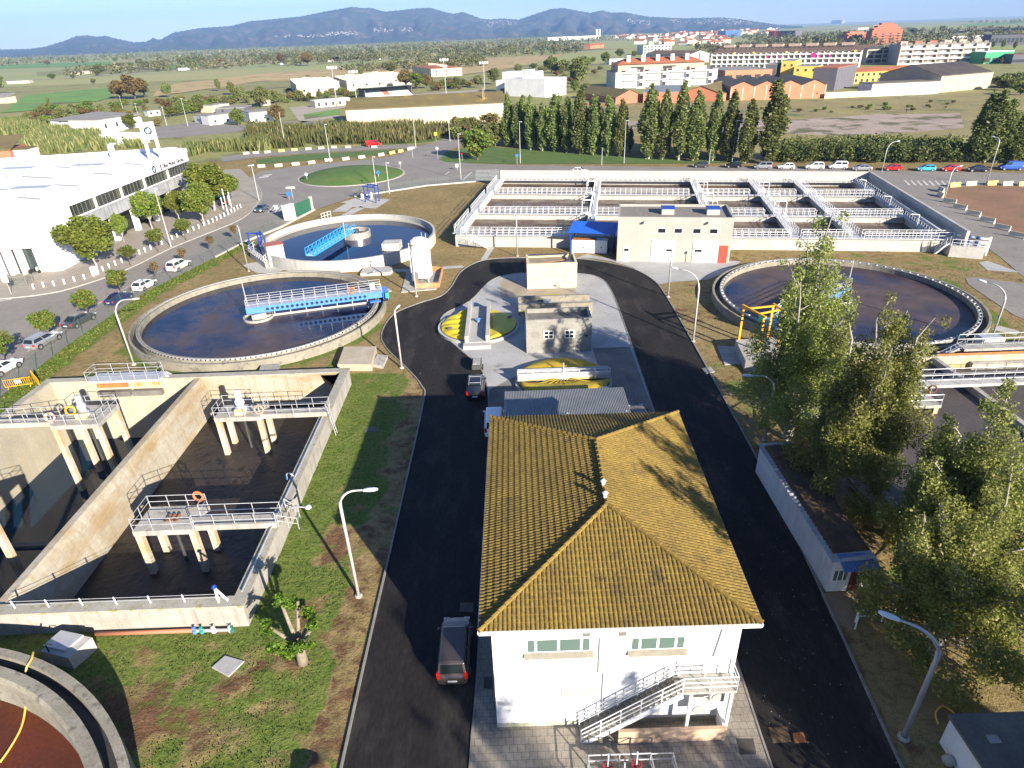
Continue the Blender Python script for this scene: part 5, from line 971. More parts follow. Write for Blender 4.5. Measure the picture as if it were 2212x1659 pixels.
for c_, m__ in (((2.0,57.0,.78),rust),((8.9,56.6,.72),rust),((2.7,56.2,.72),galv),((9.3,55.9,.66),galv)): MB().lathe([(.34,-.1),(.34,.06),(.01,.07)], c_, 14).build('hatch', m__, P2)
CR = thing('carport', 'grey corrugated carport roof behind the office', 'carport', (4.8,50,0)); m_ = MB(); n_ = 150
for i in range(n_):
    xa, xb = -.75+11.1*i/n_, -.75+11.1*(i+1)/n_; za, zb = (.05, 0) if i % 2 else (0, .05); m_.add([(xa,47.9,2.5+za),(xb,47.9,2.5+zb),(xb,52.2,2.75+zb),(xa,52.2,2.75+za)], [(0,1,2,3)])
m_.build('roof', mat('grey_sheet', (.20,.21,.215), (.16,.17,.175), scale=.5, rough=.5, metal=.2), CR)
for x in (-.4, 4.8, 10.0):
    for y in (48.3, 51.8): MB().box(x-.06,x+.06,y-.06,y+.06,0,2.6).build('post', galv, CR)
TR = thing('small_trailer', 'small open grey trailer on the kerb behind the black car', 'trailer', q('k',742,965)); p = ORG[TR.name]
MB().box(p.x-.5,p.x+.5,p.y-.3,p.y+1.6,.45,.95).build('box', mat('dark_trailer', (.06,.065,.06), rough=.7), TR); MB().box(p.x-.4,p.x+.4,p.y-.1,p.y+1.4,.96,1.05).build('load', mat('pale_load', (.4,.38,.34), (.2,.2,.18), scale=4, rough=.9), TR)
for s_ in (-.62, .62): MB().tube([(p.x+s_-.06,p.y+.6,.32),(p.x+s_+.06,p.y+.6,.32)], .32, 12).build('wheel', black, TR)

# ---------------------------------------------------------------- right-hand basin, shed and block
RB = thing('right_basin', 'rectangular concrete basin with railed walkways behind the tall poplars on the right', 'basin', (44,46,0)); z = 1.7
for x0, x1, y0, y1, dz in ((26.6,27.2,35,58.6,0),(27.2,64,35,35.6,.003),(27.2,64,58.0,58.6,.006),(63.4,64,35.6,58,.009),(43.0,43.5,35.6,58,.02)): MB().box(x0,x1,y0,y1,0,z-dz).build('wall', conc_stain if y0 > 50 else conc, RB)
MB().quad((27.2,35.6,1.05),(43,35.6,1.05),(43,58,1.05),(27.2,58,1.05)).build('sludge', mat('grey_sludge', (.085,.072,.065), (.065,.055,.05), scale=.5, rough=.6, bump=.3, fine=.2), RB); MB().quad((43.5,35.6,.35),(63.4,35.6,.35),(63.4,58,.35),(43.5,58,.35)).build('sludge', mat('grey_sludge', (.1,.085,.075)), RB)
MB().box(47,62,57.5,57.98,.36,1.1).build('trough', conc, RB); MB().tube([(43.6,58.3,1.78),(63,58.3,1.78)], .11, 7).build('rusty_pipe', rust, RB)
MB().box(37.9,63.4,51.7,53.0,1.72,2.0).build('walkway', conc_new, RB); railing(RB, [(37.9,51.75,2.0),(63.3,51.75,2.0)], galv, 1.05, 2, 1.9); railing(RB, [(37.9,52.95,2.0),(63.3,52.95,2.0)], galv, 1.05, 2, 1.9)
MB().box(33.0,37.9,48.2,52.0,1.72,2.0).build('platform_deck', conc, RB); railing(RB, [(33.0,52,2.0),(33.0,48.25,2.0),(37.85,48.25,2.0),(37.85,51.7,2.0)], galv, 1.05, 2, 1.4)
for x in (33.3, 37.6): MB().box(x-.2,x+.2,48.3,48.7,0,1.72).build('leg', leg_m, RB)
MB().box(47,60,59.2,60.6,1.6,1.85).build('walkway', conc, RB); railing(RB, [(60,59.25,1.85),(47,59.25,1.85),(47,60.55,1.85),(60,60.55,1.85)], galv, 1.05, 2, 1.7); sm = MB(); steps(sm, (47,60,1.85), (44.8,60.6,.1), .9, 7); sm.build('stair', galv, RB); railing(RB, [(47,59.5,1.85),(44.8,60.0,.1)], galv, 1.0, 2, 1.4)
MB().box(50,52.2,60.7,62.0,.5,2.2).build('slide_gate', galv, RB)
lifebuoy(q('l',1588,570,2.5), (0,-1,0), 'dark red lifebuoy hanging on the right basin walkway', m=mat('dark_orange', (.16,.04,.02), rough=.7))
SH = thing('long_shed', 'long low white shed with a dark mossy corrugated roof beside the right road', 'shed', (20.6,29.4,0)); shed_w = mat('white_sheet_wall', (.60,.62,.63), (.52,.54,.55), scale=1, rough=.6, seam=(.18,9,(.85,.85,.85),.03,0,'wall'))
MB().box(19.6,21.9,29.4,42.2,0,2.62).build('wall', shed_w, SH); MB().box(19.62,21.88,29.37,29.4,0,2.6).build('front_wall', white_wall, SH)
m_ = MB(); n_ = 64
for i in range(n_):
    ya, yb = 29.2+13.1*i/n_, 29.2+13.1*(i+1)/n_; za, zb = (.07, 0) if i % 2 else (0, .07); m_.add([(19.4,ya,2.66+za),(22.1,ya,2.86+za),(22.1,yb,2.86+zb),(19.4,yb,2.66+zb)], [(0,1,2,3)])
m_.build('roof', mat('pale_corrugated', (.38,.38,.38), (.25,.25,.25), scale=1, rough=.8), SH)
VX = []; FX = []; nxm, nym = 18, 90
for j in range(nym+1):
    for i in range(nxm+1):
        x = 19.75+2.35*i/nxm; y = 29.9+12.0*j/nym; edge = min(i, nxm-i, 2)/2*min(j, nym-j, 2)/2; cell = .13*abs(math.sin((y-29.9)*PI/1.25))**.35*abs(math.sin((x-19.75)*PI/1.2))**.35
        VX.append((x-20.6, y-29.4, 2.70+.074*(x-19.4)+edge*(.07+cell+.05*float(vnoise(np.array(x), np.array(y), .25, 41)))))
for j in range(nym):
    for i in range(nxm): a = j*(nxm+1)+i; FX.append((a, a+1, a+nxm+2, a+nxm+1))
np_mesh('moss_layer', VX, FX, mat('brown_moss', (.055,.036,.022), (.085,.055,.032), scale=1.2, rough=1, bump=.6, bscale=9, c3=(.13,.075,.035), s3=.9, t3=(.58,.75), fine=.3), SH)
m_ = MB()
for i in range(26):
    xa, xb = 19.9+2.3*i/26, 19.9+2.3*(i+1)/26; za, zb = (.05, 0) if i % 2 else (0, .05); m_.add([(xa,28.55,2.45+za),(xb,28.55,2.45+zb),(xb,29.75,2.85+zb),(xa,29.75,2.85+za)], [(0,1,2,3)])
m_.build('porch_roof', mat('blue_grey_sheet', (.10,.17,.36), (.08,.13,.28), scale=2, rough=.5), SH)
d_ = MB().box(20.9,21.6,29.33,29.38,.05,2.05).build('door', mat('dark_red_door', (.10,.03,.025), rough=.7), SH); win(SH, -.85, .15, .9, 1.9, -.03, white_paint, mat('office_glass', (.1,.15,.13)), 2)
MB().box(22.0,22.2,29.2,29.4,0,2.8).build('post', galv, SH); MB().box(21.9,22.5,29.6,31.2,.05,1.6).build('lean_to', white_wall, SH)
for k_, (x, y) in enumerate(((815,1020),(845,1050),(865,1085))): tag(MB().box(-.25,.25,-.25,.25,0,.5+.0*k_).build('crate', yellow_p if k_ != 1 else white_paint, bevel=.03), ('orange yellow crate farthest along the right side of the long shed','white crate between two orange ones beside the long shed','orange yellow crate nearest the camera on the right of the long shed')[k_], 'crate'); bpy.data.objects[[o.name for o in bpy.data.objects if o.name.startswith('crate')][-1]].location = (22.5, 39.6-1.0*k_, 0)
BRb = thing('concrete_hut', 'low grey concrete hut in the lower right corner', 'hut', (22.8,19.4,0)); MB().box(20.85,25.5,14.0,19.35,0,1.95).build('wall', white_wall, BRb); MB().box(20.75,25.6,13.9,19.45,1.95,2.12).build('roof', conc_dark, BRb); MB().box(21.8,22.3,17.9,18.3,2.12,2.2).build('roof_cover', conc, BRb); MB().ico((20.6,18.3,.25), .3).build('pipe_stub', conc, BRb)
top_railing([q('p',918,650,.2), q('p',920,600,.2), q('p',1110,595,.2), q('p',1230,590,.2)], white_metal, 'white railing by the pit at the end of the long shed', 1.0, 2, 1.3, .04)
tag(MB().tube(smooth_line([q('p',1525,1340,.05), q('p',1505,1260,.05), q('p',1560,1210,.05), q('p',1640,1260,.05)], 5), .05, 5).build('hose', mat('yellow_hose', (.66,.46,.1))), 'thin orange hose curled on the soil by the low concrete hut', 'hose')

# ---------------------------------------------------------------- lamps
def make_lamp(label, base, h, arm, az, head=.9, group='lamps in the plant', tilt=.18, m=None, name='street_lamp', thick=1.0):
    m = m or lamp_pole_m; t = thing(name, label, 'street lamp', base, az, group); m_ = MB(); r = .11*thick; R_ = arm*.75
    pts = [(0,0,0),(0,0,h-R_)]+[(R_*(1-math.cos(k*PI/12)), 0, h-R_+R_*math.sin(k*PI/12)) for k in range(1, 7)]+[(arm,0,h+.02)]
    m_.tube(pts, r, 8, r*.45); m_.build('pole', m, t, smooth=True, rel=False)
    MB().lathe([(.26*thick,0),(.26*thick,.12),(.14*thick,.2)], (0,0,0), 10).build('base', conc, t, rel=False)
    hd = MB(); pr = [(0,.06,.05),(.12,.13,.10),(.4,.17,.13),(.75,.16,.12),(.95,.08,.06)]; ring = []
    for x, w_, z_ in pr: ring.append([(arm-.1+x*head, w_*math.cos(k*PI/5)*head, h+x*math.tan(tilt)*.5+z_*math.sin(k*PI/5)*head*(1 if k < 6 else .55)) for k in range(10)])
    V_ = [p for r_ in ring for p in r_]; F_ = [(i*10+k, (i+1)*10+k, (i+1)*10+(k+1)%10, i*10+(k+1)%10) for i in range(4) for k in range(10)]+[tuple(range(10)), tuple(range(49,39,-1))]
    hd.add(V_, F_); hd.build('lamp_head', lamp_head_m, t, smooth=True, rel=False); return t
def head_az(b, c, x, y, h): p = q(c, x, y, h); return math.atan2(p.y-b.y, p.x-b.x)
b = g(775,1288); make_lamp('tall white curved street lamp on the near lawn beside the left road', b, 8.7, 1.6, head_az(b,'z',800,1058,8.75), 1.0)
b = g(868,795); make_lamp('white street lamp at the kerb opposite the yellow pit covers', b, 6.9, .55, 1.2, .8)
b = q('l',555,885); make_lamp('grey street lamp behind the end of the long shed, arm over the road', b, 6.5, 2.0, head_az(b,'l',450,482,6.6), 1.0, m=galv)
b = q('p',1270,1440); make_lamp('thick grey street lamp nearest the camera on the right', b, 7.5, 1.9, head_az(b,'p',1280,600,7.5), 1.0, m=galv, thick=1.15)
b = q('i',1970,1265); make_lamp('grey street lamp right of the right clarifier', b, 6.9, 2.2, head_az(b,'i',1950,825,6.9), 1.0, m=galv)
b = q('k',2165,405); make_lamp('grey street lamp in front of the red door of the blower house', b, 6.9, .5, 2.6, .7, m=galv)
b = g(1497,738); make_lamp('cream street lamp on the verge right of the ring road', b, 8.4, 2.6, head_az(b,'h',1740,800,8.4), .9)
b = q('h',540,705); make_lamp('thin grey street lamp before the left half of the aeration tank', b, 6.7, .35, 2.2, .6, m=galv)
b = q('f',1425,1105); make_lamp('cream street lamp in front of the white silo', b, 6.6, .9, 2.0, .7)
b = q('f',50,900); make_lamp('thin grey pole lamp left of the white kiosk', b, 7.2, .3, 2.2, .5, m=galv, thick=.8)
b = q('e',1100,1445); make_lamp('tall cream curved street lamp left of the left clarifier', b, 8.0, 2.4, head_az(b,'e',1060,908,8.0), 1.0)
t = thing('wall_lamp', 'lamp head on a short curved arm at the near basin platform', 'lamp', (-16.7,36.8,1.9)); MB().tube(smooth_line([(0,0,0),(.25,-.1,.5),(.9,-.25,.75),(1.5,-.3,.72)], 4), .05, 6).build('arm', galv, t, rel=False); MB().lathe([(.05,-.1),(.24,.0),(.2,.12),(.01,.2)], (1.75,-.3,.7), 12).build('lamp_head', lamp_head_m, t, rel=False)
top_railing([(-16.9,37.2,1.9),(-15.9,36.9,1.4),(-15.6,35.6,1.4),(-16.9,35.4,1.9)], galv, 'small grey railing at the end of the nearest platform walkway', 1.0, 2, .9)
t = thing('mixer_crane', 'small blue and grey davit over the edge of the sludge bay', 'davit', (-17.4,41.2,1.8), sc=.55); MB().tube(smooth_line([(0,0,0),(-.3,0,.6),(-.8,0,.9),(-1.1,0,.6)], 4), .1, 6).build('arm', galv, t, rel=False); MB().tube([(-1.1,0,.6),(-1.15,0,-.3)], .1, 6).build('pipe', blue_steel, t, rel=False)

# ================================================================== TREES
def leaf_quads(C, size, rng, flat=.0):
    N = len(C); n_ = rng.normal(size=(N, 3)); n_[:, 2] = np.abs(n_[:, 2])*(1+flat)+.15; n_ /= np.linalg.norm(n_, axis=1)[:, None]
    a = np.cross(n_, rng.normal(size=(N, 3))); a /= np.linalg.norm(a, axis=1)[:, None]; b_ = np.cross(n_, a)
    s_ = (size*(.6+.8*rng.random(N)))[:, None] if not hasattr(size, '__len__') else size[:, None]
    V_ = np.empty((N, 4, 3)); V_[:, 0] = C-a*s_*.5; V_[:, 1] = C-b_*s_*.36+n_*s_*.08; V_[:, 2] = C+a*s_*.5; V_[:, 3] = C+b_*s_*.36+n_*s_*.08
    return V_.reshape(-1, 3), np.arange(N*4).reshape(N, 4)
def cloud(clumps, n, rng):                 # clumps: (x,y,z,rx,ry,rz); leaves thin out towards each clump's rim
    cl = np.array(clumps); w_ = cl[:, 3]*cl[:, 4]*cl[:, 5]; w_ = w_**.8; idx = rng.choice(len(cl), n, p=w_/w_.sum())
    d = rng.normal(size=(n, 3)); d /= np.linalg.norm(d, axis=1)[:, None]; r_ = rng.random(n)**.45; return cl[idx, :3]+d*r_[:, None]*cl[idx, 3:6]
bark = mat('bark', (.14,.11,.08), (.09,.07,.05), scale=2, rough=.95); bark_pale = mat('pale_bark', (.36,.34,.29), (.24,.225,.19), scale=2.5, rough=.9, c3=(.10,.09,.08), s3=3, t3=(.6,.7))
lf_pop = leaf_mat('poplar_leaf', (.215,.26,.06), (.265,.30,.08), (.34,.33,.15), .45, .28, .6, .12, .5)
lf_row = leaf_mat('row_poplar_leaf', (.155,.205,.06), (.19,.235,.07), (.26,.26,.12), .4, .4, .6, .2, .3)
lf_plane = leaf_mat('plane_leaf', (.115,.165,.022), (.155,.19,.034), (.19,.18,.04), .3, .35, .6, .2, .5)
lf_round = leaf_mat('round_leaf', (.10,.155,.026), (.135,.18,.035), (.17,.11,.03), .25, .35, .6, .2, .7)
lf_bush = leaf_mat('bush_leaf', (.12,.15,.045), (.17,.18,.062), (.13,.12,.045), .2, .4, .7, .1, .2)
lf_aut = leaf_mat('autumn_leaf', (.17,.14,.05), (.15,.11,.045), (.16,.10,.03), .2, .4, .7, .1, .2)
lf_bright = leaf_mat('bright_leaf', (.08,.17,.014), (.13,.23,.022), None, .35, .3, .5, .3, .8)
lf_hedge = leaf_mat('hedge_leaf', (.065,.095,.025), (.10,.125,.035), (.13,.11,.04), .2, .45, .6, .2, .35)
def limb(mb, p0, p1, r0_, r1_, rng, k=4, wob=.25):
    p0 = Vector(p0); p1 = Vector(p1); L_ = (p1-p0).length; pts = [p0.lerp(p1, i/k)+Vector(rng.normal(size=3)*wob*L_*.05*(0 < i < k)) for i in range(k+1)]
    mb.tube(pts, [r0_+(r1_-r0_)*i/k for i in range(k+1)], 6, caps=False)
def big_poplar(seed, h=18.0, R_=3.6, n=60000):      # old poplar: pale forked stems, upright leaders, open crown
    rng = np.random.default_rng(seed); t = thing('poplar_tree', 'p', 'tree'); m_ = MB(); cl = []
    limb(m_, (0,0,0), (.2,.1,h*.3), .38, .28, rng); nl = 6
    for i in range(nl):
        a = 2*PI*i/nl+rng.random(); top = h*(1.0 if i == 0 else .60+.32*rng.random()); sp = (.25 if i == 0 else R_*(.45+.4*rng.random()))
        b0 = Vector((.2,.1,h*(.08+.2*rng.random()))); tip = Vector((sp*math.cos(a), sp*math.sin(a), top)); limb(m_, b0, tip, .20, .03, rng, 6, .5)
        ns = 15
        for j in range(ns):
            f_ = .22+.78*(j+rng.random()*.7)/ns; c_ = b0.lerp(tip, min(1, f_)); rr = (1.45*(1-f_)**.6+.30)*(1.0 if i else 1.1); off = rng.normal(size=3)*rr*.55
            cl.append((c_.x+off[0], c_.y+off[1], c_.z+off[2]*.6, rr*.75, rr*.75, rr*1.15)); 
            if j % 2 == 0: limb(m_, c_, c_+Vector((off[0]*1.2, off[1]*1.2, abs(off[2])*.6+rr*.6)), .035, .008, rng, 2)
    for i in range(44):
        a = rng.random()*2*PI; z_ = h*(.07+.42*rng.random()); r_ = R_*(.45+.6*rng.random()); cl.append((r_*math.cos(a), r_*math.sin(a), z_, .95, .95, 1.2)); limb(m_, (.1,.05,z_*.8), (r_*math.cos(a)*.9, r_*math.sin(a)*.9, z_), .06, .015, rng, 3)
    m_.build('trunk', bark_pale, t, smooth=True, rel=False); V_, F_ = leaf_quads(cloud(cl, n, rng), .175, rng); np_mesh('crown', V_, F_, lf_pop, t); return t
P_A = big_poplar(11); P_B = big_poplar(23, 17.0, 4.1, 76000); P_C = big_poplar(37, 15.0, 4.6, 76000)
POPS = [(P_A, g(1700,948), 1.10, .4, 'tallest poplar rising in front of the right clarifier behind the long shed'), (P_B, g(1812,1092), .98, 1.3, 'broad poplar standing beside the middle of the long shed'),
        (P_C, g(2040,1228), .95, 2.2, 'poplar with white stems beyond the front of the long shed at the right edge'), (P_C, g(2014,1418), .88, .5, 'leafy poplar in the lower right by the nearest lamp')]
for i, (pr, p, s_, rz, lab) in enumerate(POPS):
    if i < 3: pr.location = p; pr.rotation_euler = (0,0,rz); pr.scale = (s_,)*3; pr['label'] = lab; pr['group'] = 'poplars along the right of the plant'
    else: clone(pr, p, rz, lab, 'poplars along the right of the plant', s_)
for i, (pr, x, y, s_) in enumerate(((P_B,25.5,10.5,1.28),(P_A,31,5,1.2),(P_C,24,-6,1.1),(P_B,33,-1,1.1),(P_A,21,-14,1.1),(P_C,30,-18,1.1),(P_B,17,-22,1.0))): clone(pr, (x,y,0), i*1.7, 'poplar behind the viewpoint, ' + ORD[i] + ' along the line south of the concrete hut', 'poplars along the right of the plant', s_)
def generic(kind, name, lf, h, R_, n, size, seed, trunk=.3, bm_=bark, tr=.14, top=.75):
    rng = np.random.default_rng(seed); t = thing(name, 'p', 'tree'); m_ = MB(); cl = []; z0 = h*trunk
    limb(m_, (0,0,0), (0,0,z0+(h-z0)*.5), tr, tr*.4, rng)
    if kind == 'column':
        for i in range(46):
            f_ = (i+rng.random())/46; r_ = R_*min(1, .35+f_*3.2)*(1-f_**3.6)**.65*(.8+.35*rng.random()); a = rng.random()*2*PI; q_ = r_*.65*rng.random()**.5
            cl.append((q_*math.cos(a), q_*math.sin(a), z0+(h-z0)*f_*.97, r_*.5+.12, r_*.5+.12, r_*.9+.5))
        for i in range(7): a = i*.9; limb(m_, (0,0,h*.05), (R_*.6*math.cos(a), R_*.6*math.sin(a), h*(.35+.05*i)), .06, .02, rng)
    elif kind == 'cone':
        for i in range(36): f_ = (i+rng.random())/36; r_ = R_*(1-f_)**.8; a = rng.random()*2*PI; cl.append((r_*.7*math.cos(a), r_*.7*math.sin(a), z0+(h-z0)*f_, r_*.4+.15, r_*.4+.15, R_*.3))
    else:
        for i in range(30 if kind == 'round' else 40):
            d = rng.normal(size=3); d /= np.linalg.norm(d); d[2] = d[2]*.9+.05; f_ = .45+.5*rng.random(); cr = R_*(.26+.2*rng.random()) if kind == 'round' else R_*(.2+.22*rng.random()); hz_ = (h-z0)/2
            cl.append((d[0]*R_*f_*.85, d[1]*R_*f_*.85, z0+hz_+d[2]*hz_*f_*.85, cr, cr, cr*.85))
            if i % 4 == 0: limb(m_, (0,0,z0*.9), (d[0]*R_*f_*.7, d[1]*R_*f_*.7, z0+hz_+d[2]*hz_*f_*.6), tr*.4, .02, rng, 3)
    m_.build('trunk', bm_, t, smooth=True, rel=False); V_, F_ = leaf_quads(cloud(cl, n, rng), size, rng); np_mesh('crown', V_, F_, lf, t); return t
COLS = [generic('column','columnar_poplar',lf_row,16,1.75,9000,.46,s_,.05,bark_pale,.22) for s_ in (3,5,8)]
PLANE = [generic('broad','plane_tree',lf_plane,8.5,3.3,8000,.38,s_,.22,bark_pale,.18) for s_ in (12,14)]
ROUND = [generic('round','street_tree',lf_round,4.6,1.35,2600,.24,s_,.36,bark,.07) for s_ in (21,22)]
SAPL = generic('broad','young_tree',lf_aut,2.8,.75,420,.16,31,.4,bark,.04)
BROAD = [generic('broad','broadleaf_tree',l_,8,3.6,3600,.62,s_,.12,bark,.25) for l_, s_ in ((lf_bush,41),(lf_aut,42),(lf_round,43),(lf_bush,44))]
BUSH = [generic('broad','bush',l_,3,2.2,900,.5,s_,.0,bark,.06) for l_, s_ in ((lf_bush,51),(lf_aut,52),(lf_round,53))]
PROTO_USED = set()
def plant(protos, i, loc, h, rz, label, group=None, wd=None, base_h=None):
    pr = protos[i % len(protos)] if isinstance(protos, list) else protos; s_ = h/base_h; sc = (s_*(wd or 1), s_*(wd or 1), s_)
    if pr.name not in PROTO_USED:
        PROTO_USED.add(pr.name); o = pr; o.location = loc; o.rotation_euler = (0,0,rz); o.scale = sc; o['label'] = label
        if group: o['group'] = group
        return o
    return clone(pr, loc, rz, label, group, sc)
# the poplar row behind the road
ROWP = [(-30,1205,760),(60,1215,830),(150,1230,780),(245,1240,840),(345,1245,770),(445,1255,790),(555,1265,710),(660,1270,770),(775,1280,770),(885,1285,810),(1115,1305,690),(1230,1310,730),(1360,1315,670),(1480,1320,740),(1640,1320,740),(1760,1325,740),(1905,1340,810),(2090,1345,650)]
for i, (x, yb, yt) in enumerate(ROWP):
    b = q('c',x,yb); h = zat(b, yt*.2634)*1.02; plant(COLS, i, b, h, i*1.3, f'{ordn(i,len(ROWP))} from the left of the front poplars behind the road lawn', 'columnar poplars in the row', 1.22+.2*math.sin(i*2.1)+(.45 if i == 17 else 0), 16)
for i, x in enumerate((0,100,200,290,395,500,610,710,830,1000,1180,1300,1420,1570,1700,1840)):
    b = q('c',x,1215+x*.055)+Vector((0,7,0)); h = 13.5+2*math.sin(i*1.9) if x != 1000 else 7; plant(COLS, i+1, b, h, i*2.3, f'{ordn(i,16)} from the left of the shaded poplars behind the front row', 'columnar poplars behind the row', 1.3, 16)
for i, (x, yb, yt, wd) in enumerate(((1800,1330,740,1.5),(1885,1335,720,1.6),(1980,1335,800,1.5),(2090,1340,960,2.0),(2190,1340,790,1.9),(2290,1340,800,1.9))):
    b = q('d',x,yb); plant(COLS, i, b, zat(b, yt*.2634), i*1.1, f'{ORD[i]} from the left of the bushy poplars right of the long hedge', 'bushy poplars at the right', wd, 16)
b = q('b',1815,1312); plant(BROAD, 2, b, zat(b, 1030*.2634), .3, 'round dark tree on the lawn at the road junction left of the poplar row', None, 1.15, 8)
b = q('b',1960,1200); plant(BROAD, 0, b, zat(b, 980*.2634), .9, 'dark tree beside the left end of the poplar row', None, 1.0, 8); b = q('b',1650,1110); plant(BROAD, 3, b, zat(b, 950*.2634), 1.9, 'leafy tree at the end of the reed belt by the junction road', None, 1.0, 8)
# street planes and small street trees in front of the dealership
for i, (xb, yb, yt, wd, lab) in enumerate(((805,690,165,1.0,'large yellow-green plane tree before the blank end of the dealership'),(1020,440,195,.75,'narrow yellow-green plane tree by the dealership entrance'),(1250,330,-10,.95,'yellow-green plane tree behind the tall street lamp'),(1480,275,10,.9,'yellow-green plane tree before the middle of the dealership windows'),(1680,300,-90,.95,'yellow-green plane tree right of the middle window band'),(1760,180,-230,1.25,'big plane tree at the rounded corner of the dealership'),(1880,130,-160,1.1,'plane tree nearest the roundabout beside the flagpoles'))):
    b = q('e',xb,yb); plant(PLANE, i, b, zat(b, D('e',0,yt)[1]), i*1.9, lab, 'plane trees before the dealership', wd, 8.5)
for i, (xb, yb, yt, lab) in enumerate(((45,1490,1180,'round street tree at the left edge beside the fence'),(430,1260,1000,'round street tree beside the silver estate car'),(745,1080,830,'round street tree beside the dark grey saloon'),(1010,890,665,'round street tree beside the blue saloon'),(1075,635,460,'small round tree on the pavement before the dealership corner'),(1300,525,330,'dense small tree on the pavement left of the street lamp'),(1530,425,240,'dense small tree on the pavement right of the street lamp'))):
    b = q('e',xb,yb); plant(ROUND, i, b, zat(b, D('e',0,yt)[1])*1.05, i*2.3, lab, 'small street trees', 1.3, 4.6)
for i, (xb, yb) in enumerate(((1300,760),(1520,640),(1745,530),(1940,435))):
    b = q('e',xb,yb); plant(SAPL, i, b, 3.4, i*1.7, f'{ORD[i]} from the left of the thin staked saplings along the fence', 'staked saplings', 1, 2.8)
# pollarded tree on the near lawn
b = q('m',1775,722); PT = thing('pollard_tree', 'pollarded tree with stubby limbs and bright green tufts on the near lawn', 'tree', b); rng = np.random.default_rng(77); m_ = MB(); m_.tube([(0,0,-.1),(.03,0,.8),(.05,0,1.65)], [.36,.28,.27], 10); cl = []
for i, (a, r_, z_) in enumerate(((.2,1.1,3.6),(1.3,.9,4.1),(2.3,1.0,4.3),(3.1,1.35,3.0),(3.9,1.3,2.2),(5.2,1.2,2.6),(5.9,1.5,3.6),(4.5,.8,1.9))):
    tip = Vector((r_*math.cos(a), r_*math.sin(a), z_)); m_.tube([(.05,0,1.5),(tip.x*.5,tip.y*.5,1.6+(z_-1.6)*.45),tip], [.15,.11,.09], 8)
    for k in range(4): cl.append((tip.x+rng.normal()*.2, tip.y+rng.normal()*.2, tip.z+.05+rng.normal()*.2, .32, .32, .26))
m_.build('trunk', mat('pollard_bark', (.26,.22,.16), (.18,.15,.11), scale=3, rough=.95, bump=.3), PT, smooth=True, rel=False); V_, F_ = leaf_quads(cloud(cl, 1700, rng), .2, rng, 1.0); np_mesh('crown', V_, F_, lf_bright, PT)
# hedge, reeds, weeds and tufts of the lawns
def leaf_mass(name, kind, label, cat, pts, hf, n, size, lf, seed, thick=1.0, cl_n=400):
    rng = np.random.default_rng(seed); tri = []; P0 = [Vector((p[0], p[1], 0)) for p in pts]; xsn = [p.x for p in P0]; ysn = [p.y for p in P0]; cl = []
    def inside(x, y):
        c_ = False; j = len(P0)-1
        for i in range(len(P0)):
            if (P0[i].y > y) != (P0[j].y > y) and x < (P0[j].x-P0[i].x)*(y-P0[i].y)/(P0[j].y-P0[i].y)+P0[i].x: c_ = not c_
            j = i
        return c_
    while len(cl) < cl_n:
        x = rng.uniform(min(xsn), max(xsn)); y = rng.uniform(min(ysn), max(ysn))
        if inside(x, y): hh = hf*(.55+.6*rng.random()); cl.append((x, y, hh*.5, thick*(.7+.6*rng.random()), thick*(.7+.6*rng.random()), hh*.5))
    V_, F_ = leaf_quads(cloud(cl, n, rng), size, rng); o = np_mesh(name, V_, F_, lf); return tag(o, label, cat, None, kind)
leaf_mass('hedge', None, 'long dark hedge behind the row of parked cars', 'hedge', qs('d', ((190,1335),(1720,1340),(1720,1290),(190,1280))), 4.6, 30000, .55, lf_hedge, 61, 1.6, 260)
leaf_mass('scrub', 'stuff', None, None, qs('d', ((230,1275),(1720,1280),(1700,1190),(1000,1180),(230,1200))), 3.2, 16000, .6, lf_bush, 62, 2.0, 260)
lf_reed = leaf_mat('reed_leaf', (.155,.165,.058), (.12,.15,.045), (.30,.25,.12), .35, .3, .7, .1, .12)
def reeds(pts, h, n, seed, w_=.22):
    rng = np.random.default_rng(seed); P0 = [Vector((p[0], p[1], 0)) for p in pts]; C = []
    xs_, ys_ = [p.x for p in P0], [p.y for p in P0]; px = np.array(xs_); py = np.array(ys_)
    while len(C) < n:
        X_ = rng.uniform(min(xs_), max(xs_), 4000); Y_ = rng.uniform(min(ys_), max(ys_), 4000); ins = np.zeros(4000, bool); j = len(P0)-1
        for i in range(len(P0)):
            ins ^= ((py[i] > Y_) != (py[j] > Y_)) & (X_ < (px[j]-px[i])*(Y_-py[i])/(py[j]-py[i]+1e-9)+px[i]); j = i
        ins &= vnoise(X_, Y_, 6, seed) > .22
        C += list(zip(X_[ins], Y_[ins]))
    C = np.array(C[:n]); N = n; hh = h*(.5+.6*rng.random(N))*(.7+.5*vnoise(C[:, 0], C[:, 1], 9, seed+1)); a = rng.random(N)*2*PI; lean = rng.normal(size=(N, 2))*.16*hh[:, None]
    b0 = np.stack([C[:, 0], C[:, 1], np.zeros(N)], 1); tp = np.stack([C[:, 0]+lean[:, 0], C[:, 1]+lean[:, 1], hh], 1); s_ = np.stack([np.cos(a)*w_, np.sin(a)*w_, np.zeros(N)], 1); mid = b0*.45+tp*.55
    V_ = np.stack([b0-s_*.4, b0+s_*.4, mid+s_, tp, mid-s_], 1).reshape(-1, 3); o = np_mesh('reeds', V_, np.arange(N*5).reshape(N, 5), lf_reed); o['kind'] = 'stuff'
reeds(qs('b', ((-60,1225),(300,1215),(600,1190),(1200,1180),(1420,1150),(1580,1120),(1560,1060),(1100,1050),(700,1060),(400,1080),(200,1050),(-60,1060))), 4.2, 11000, 71)
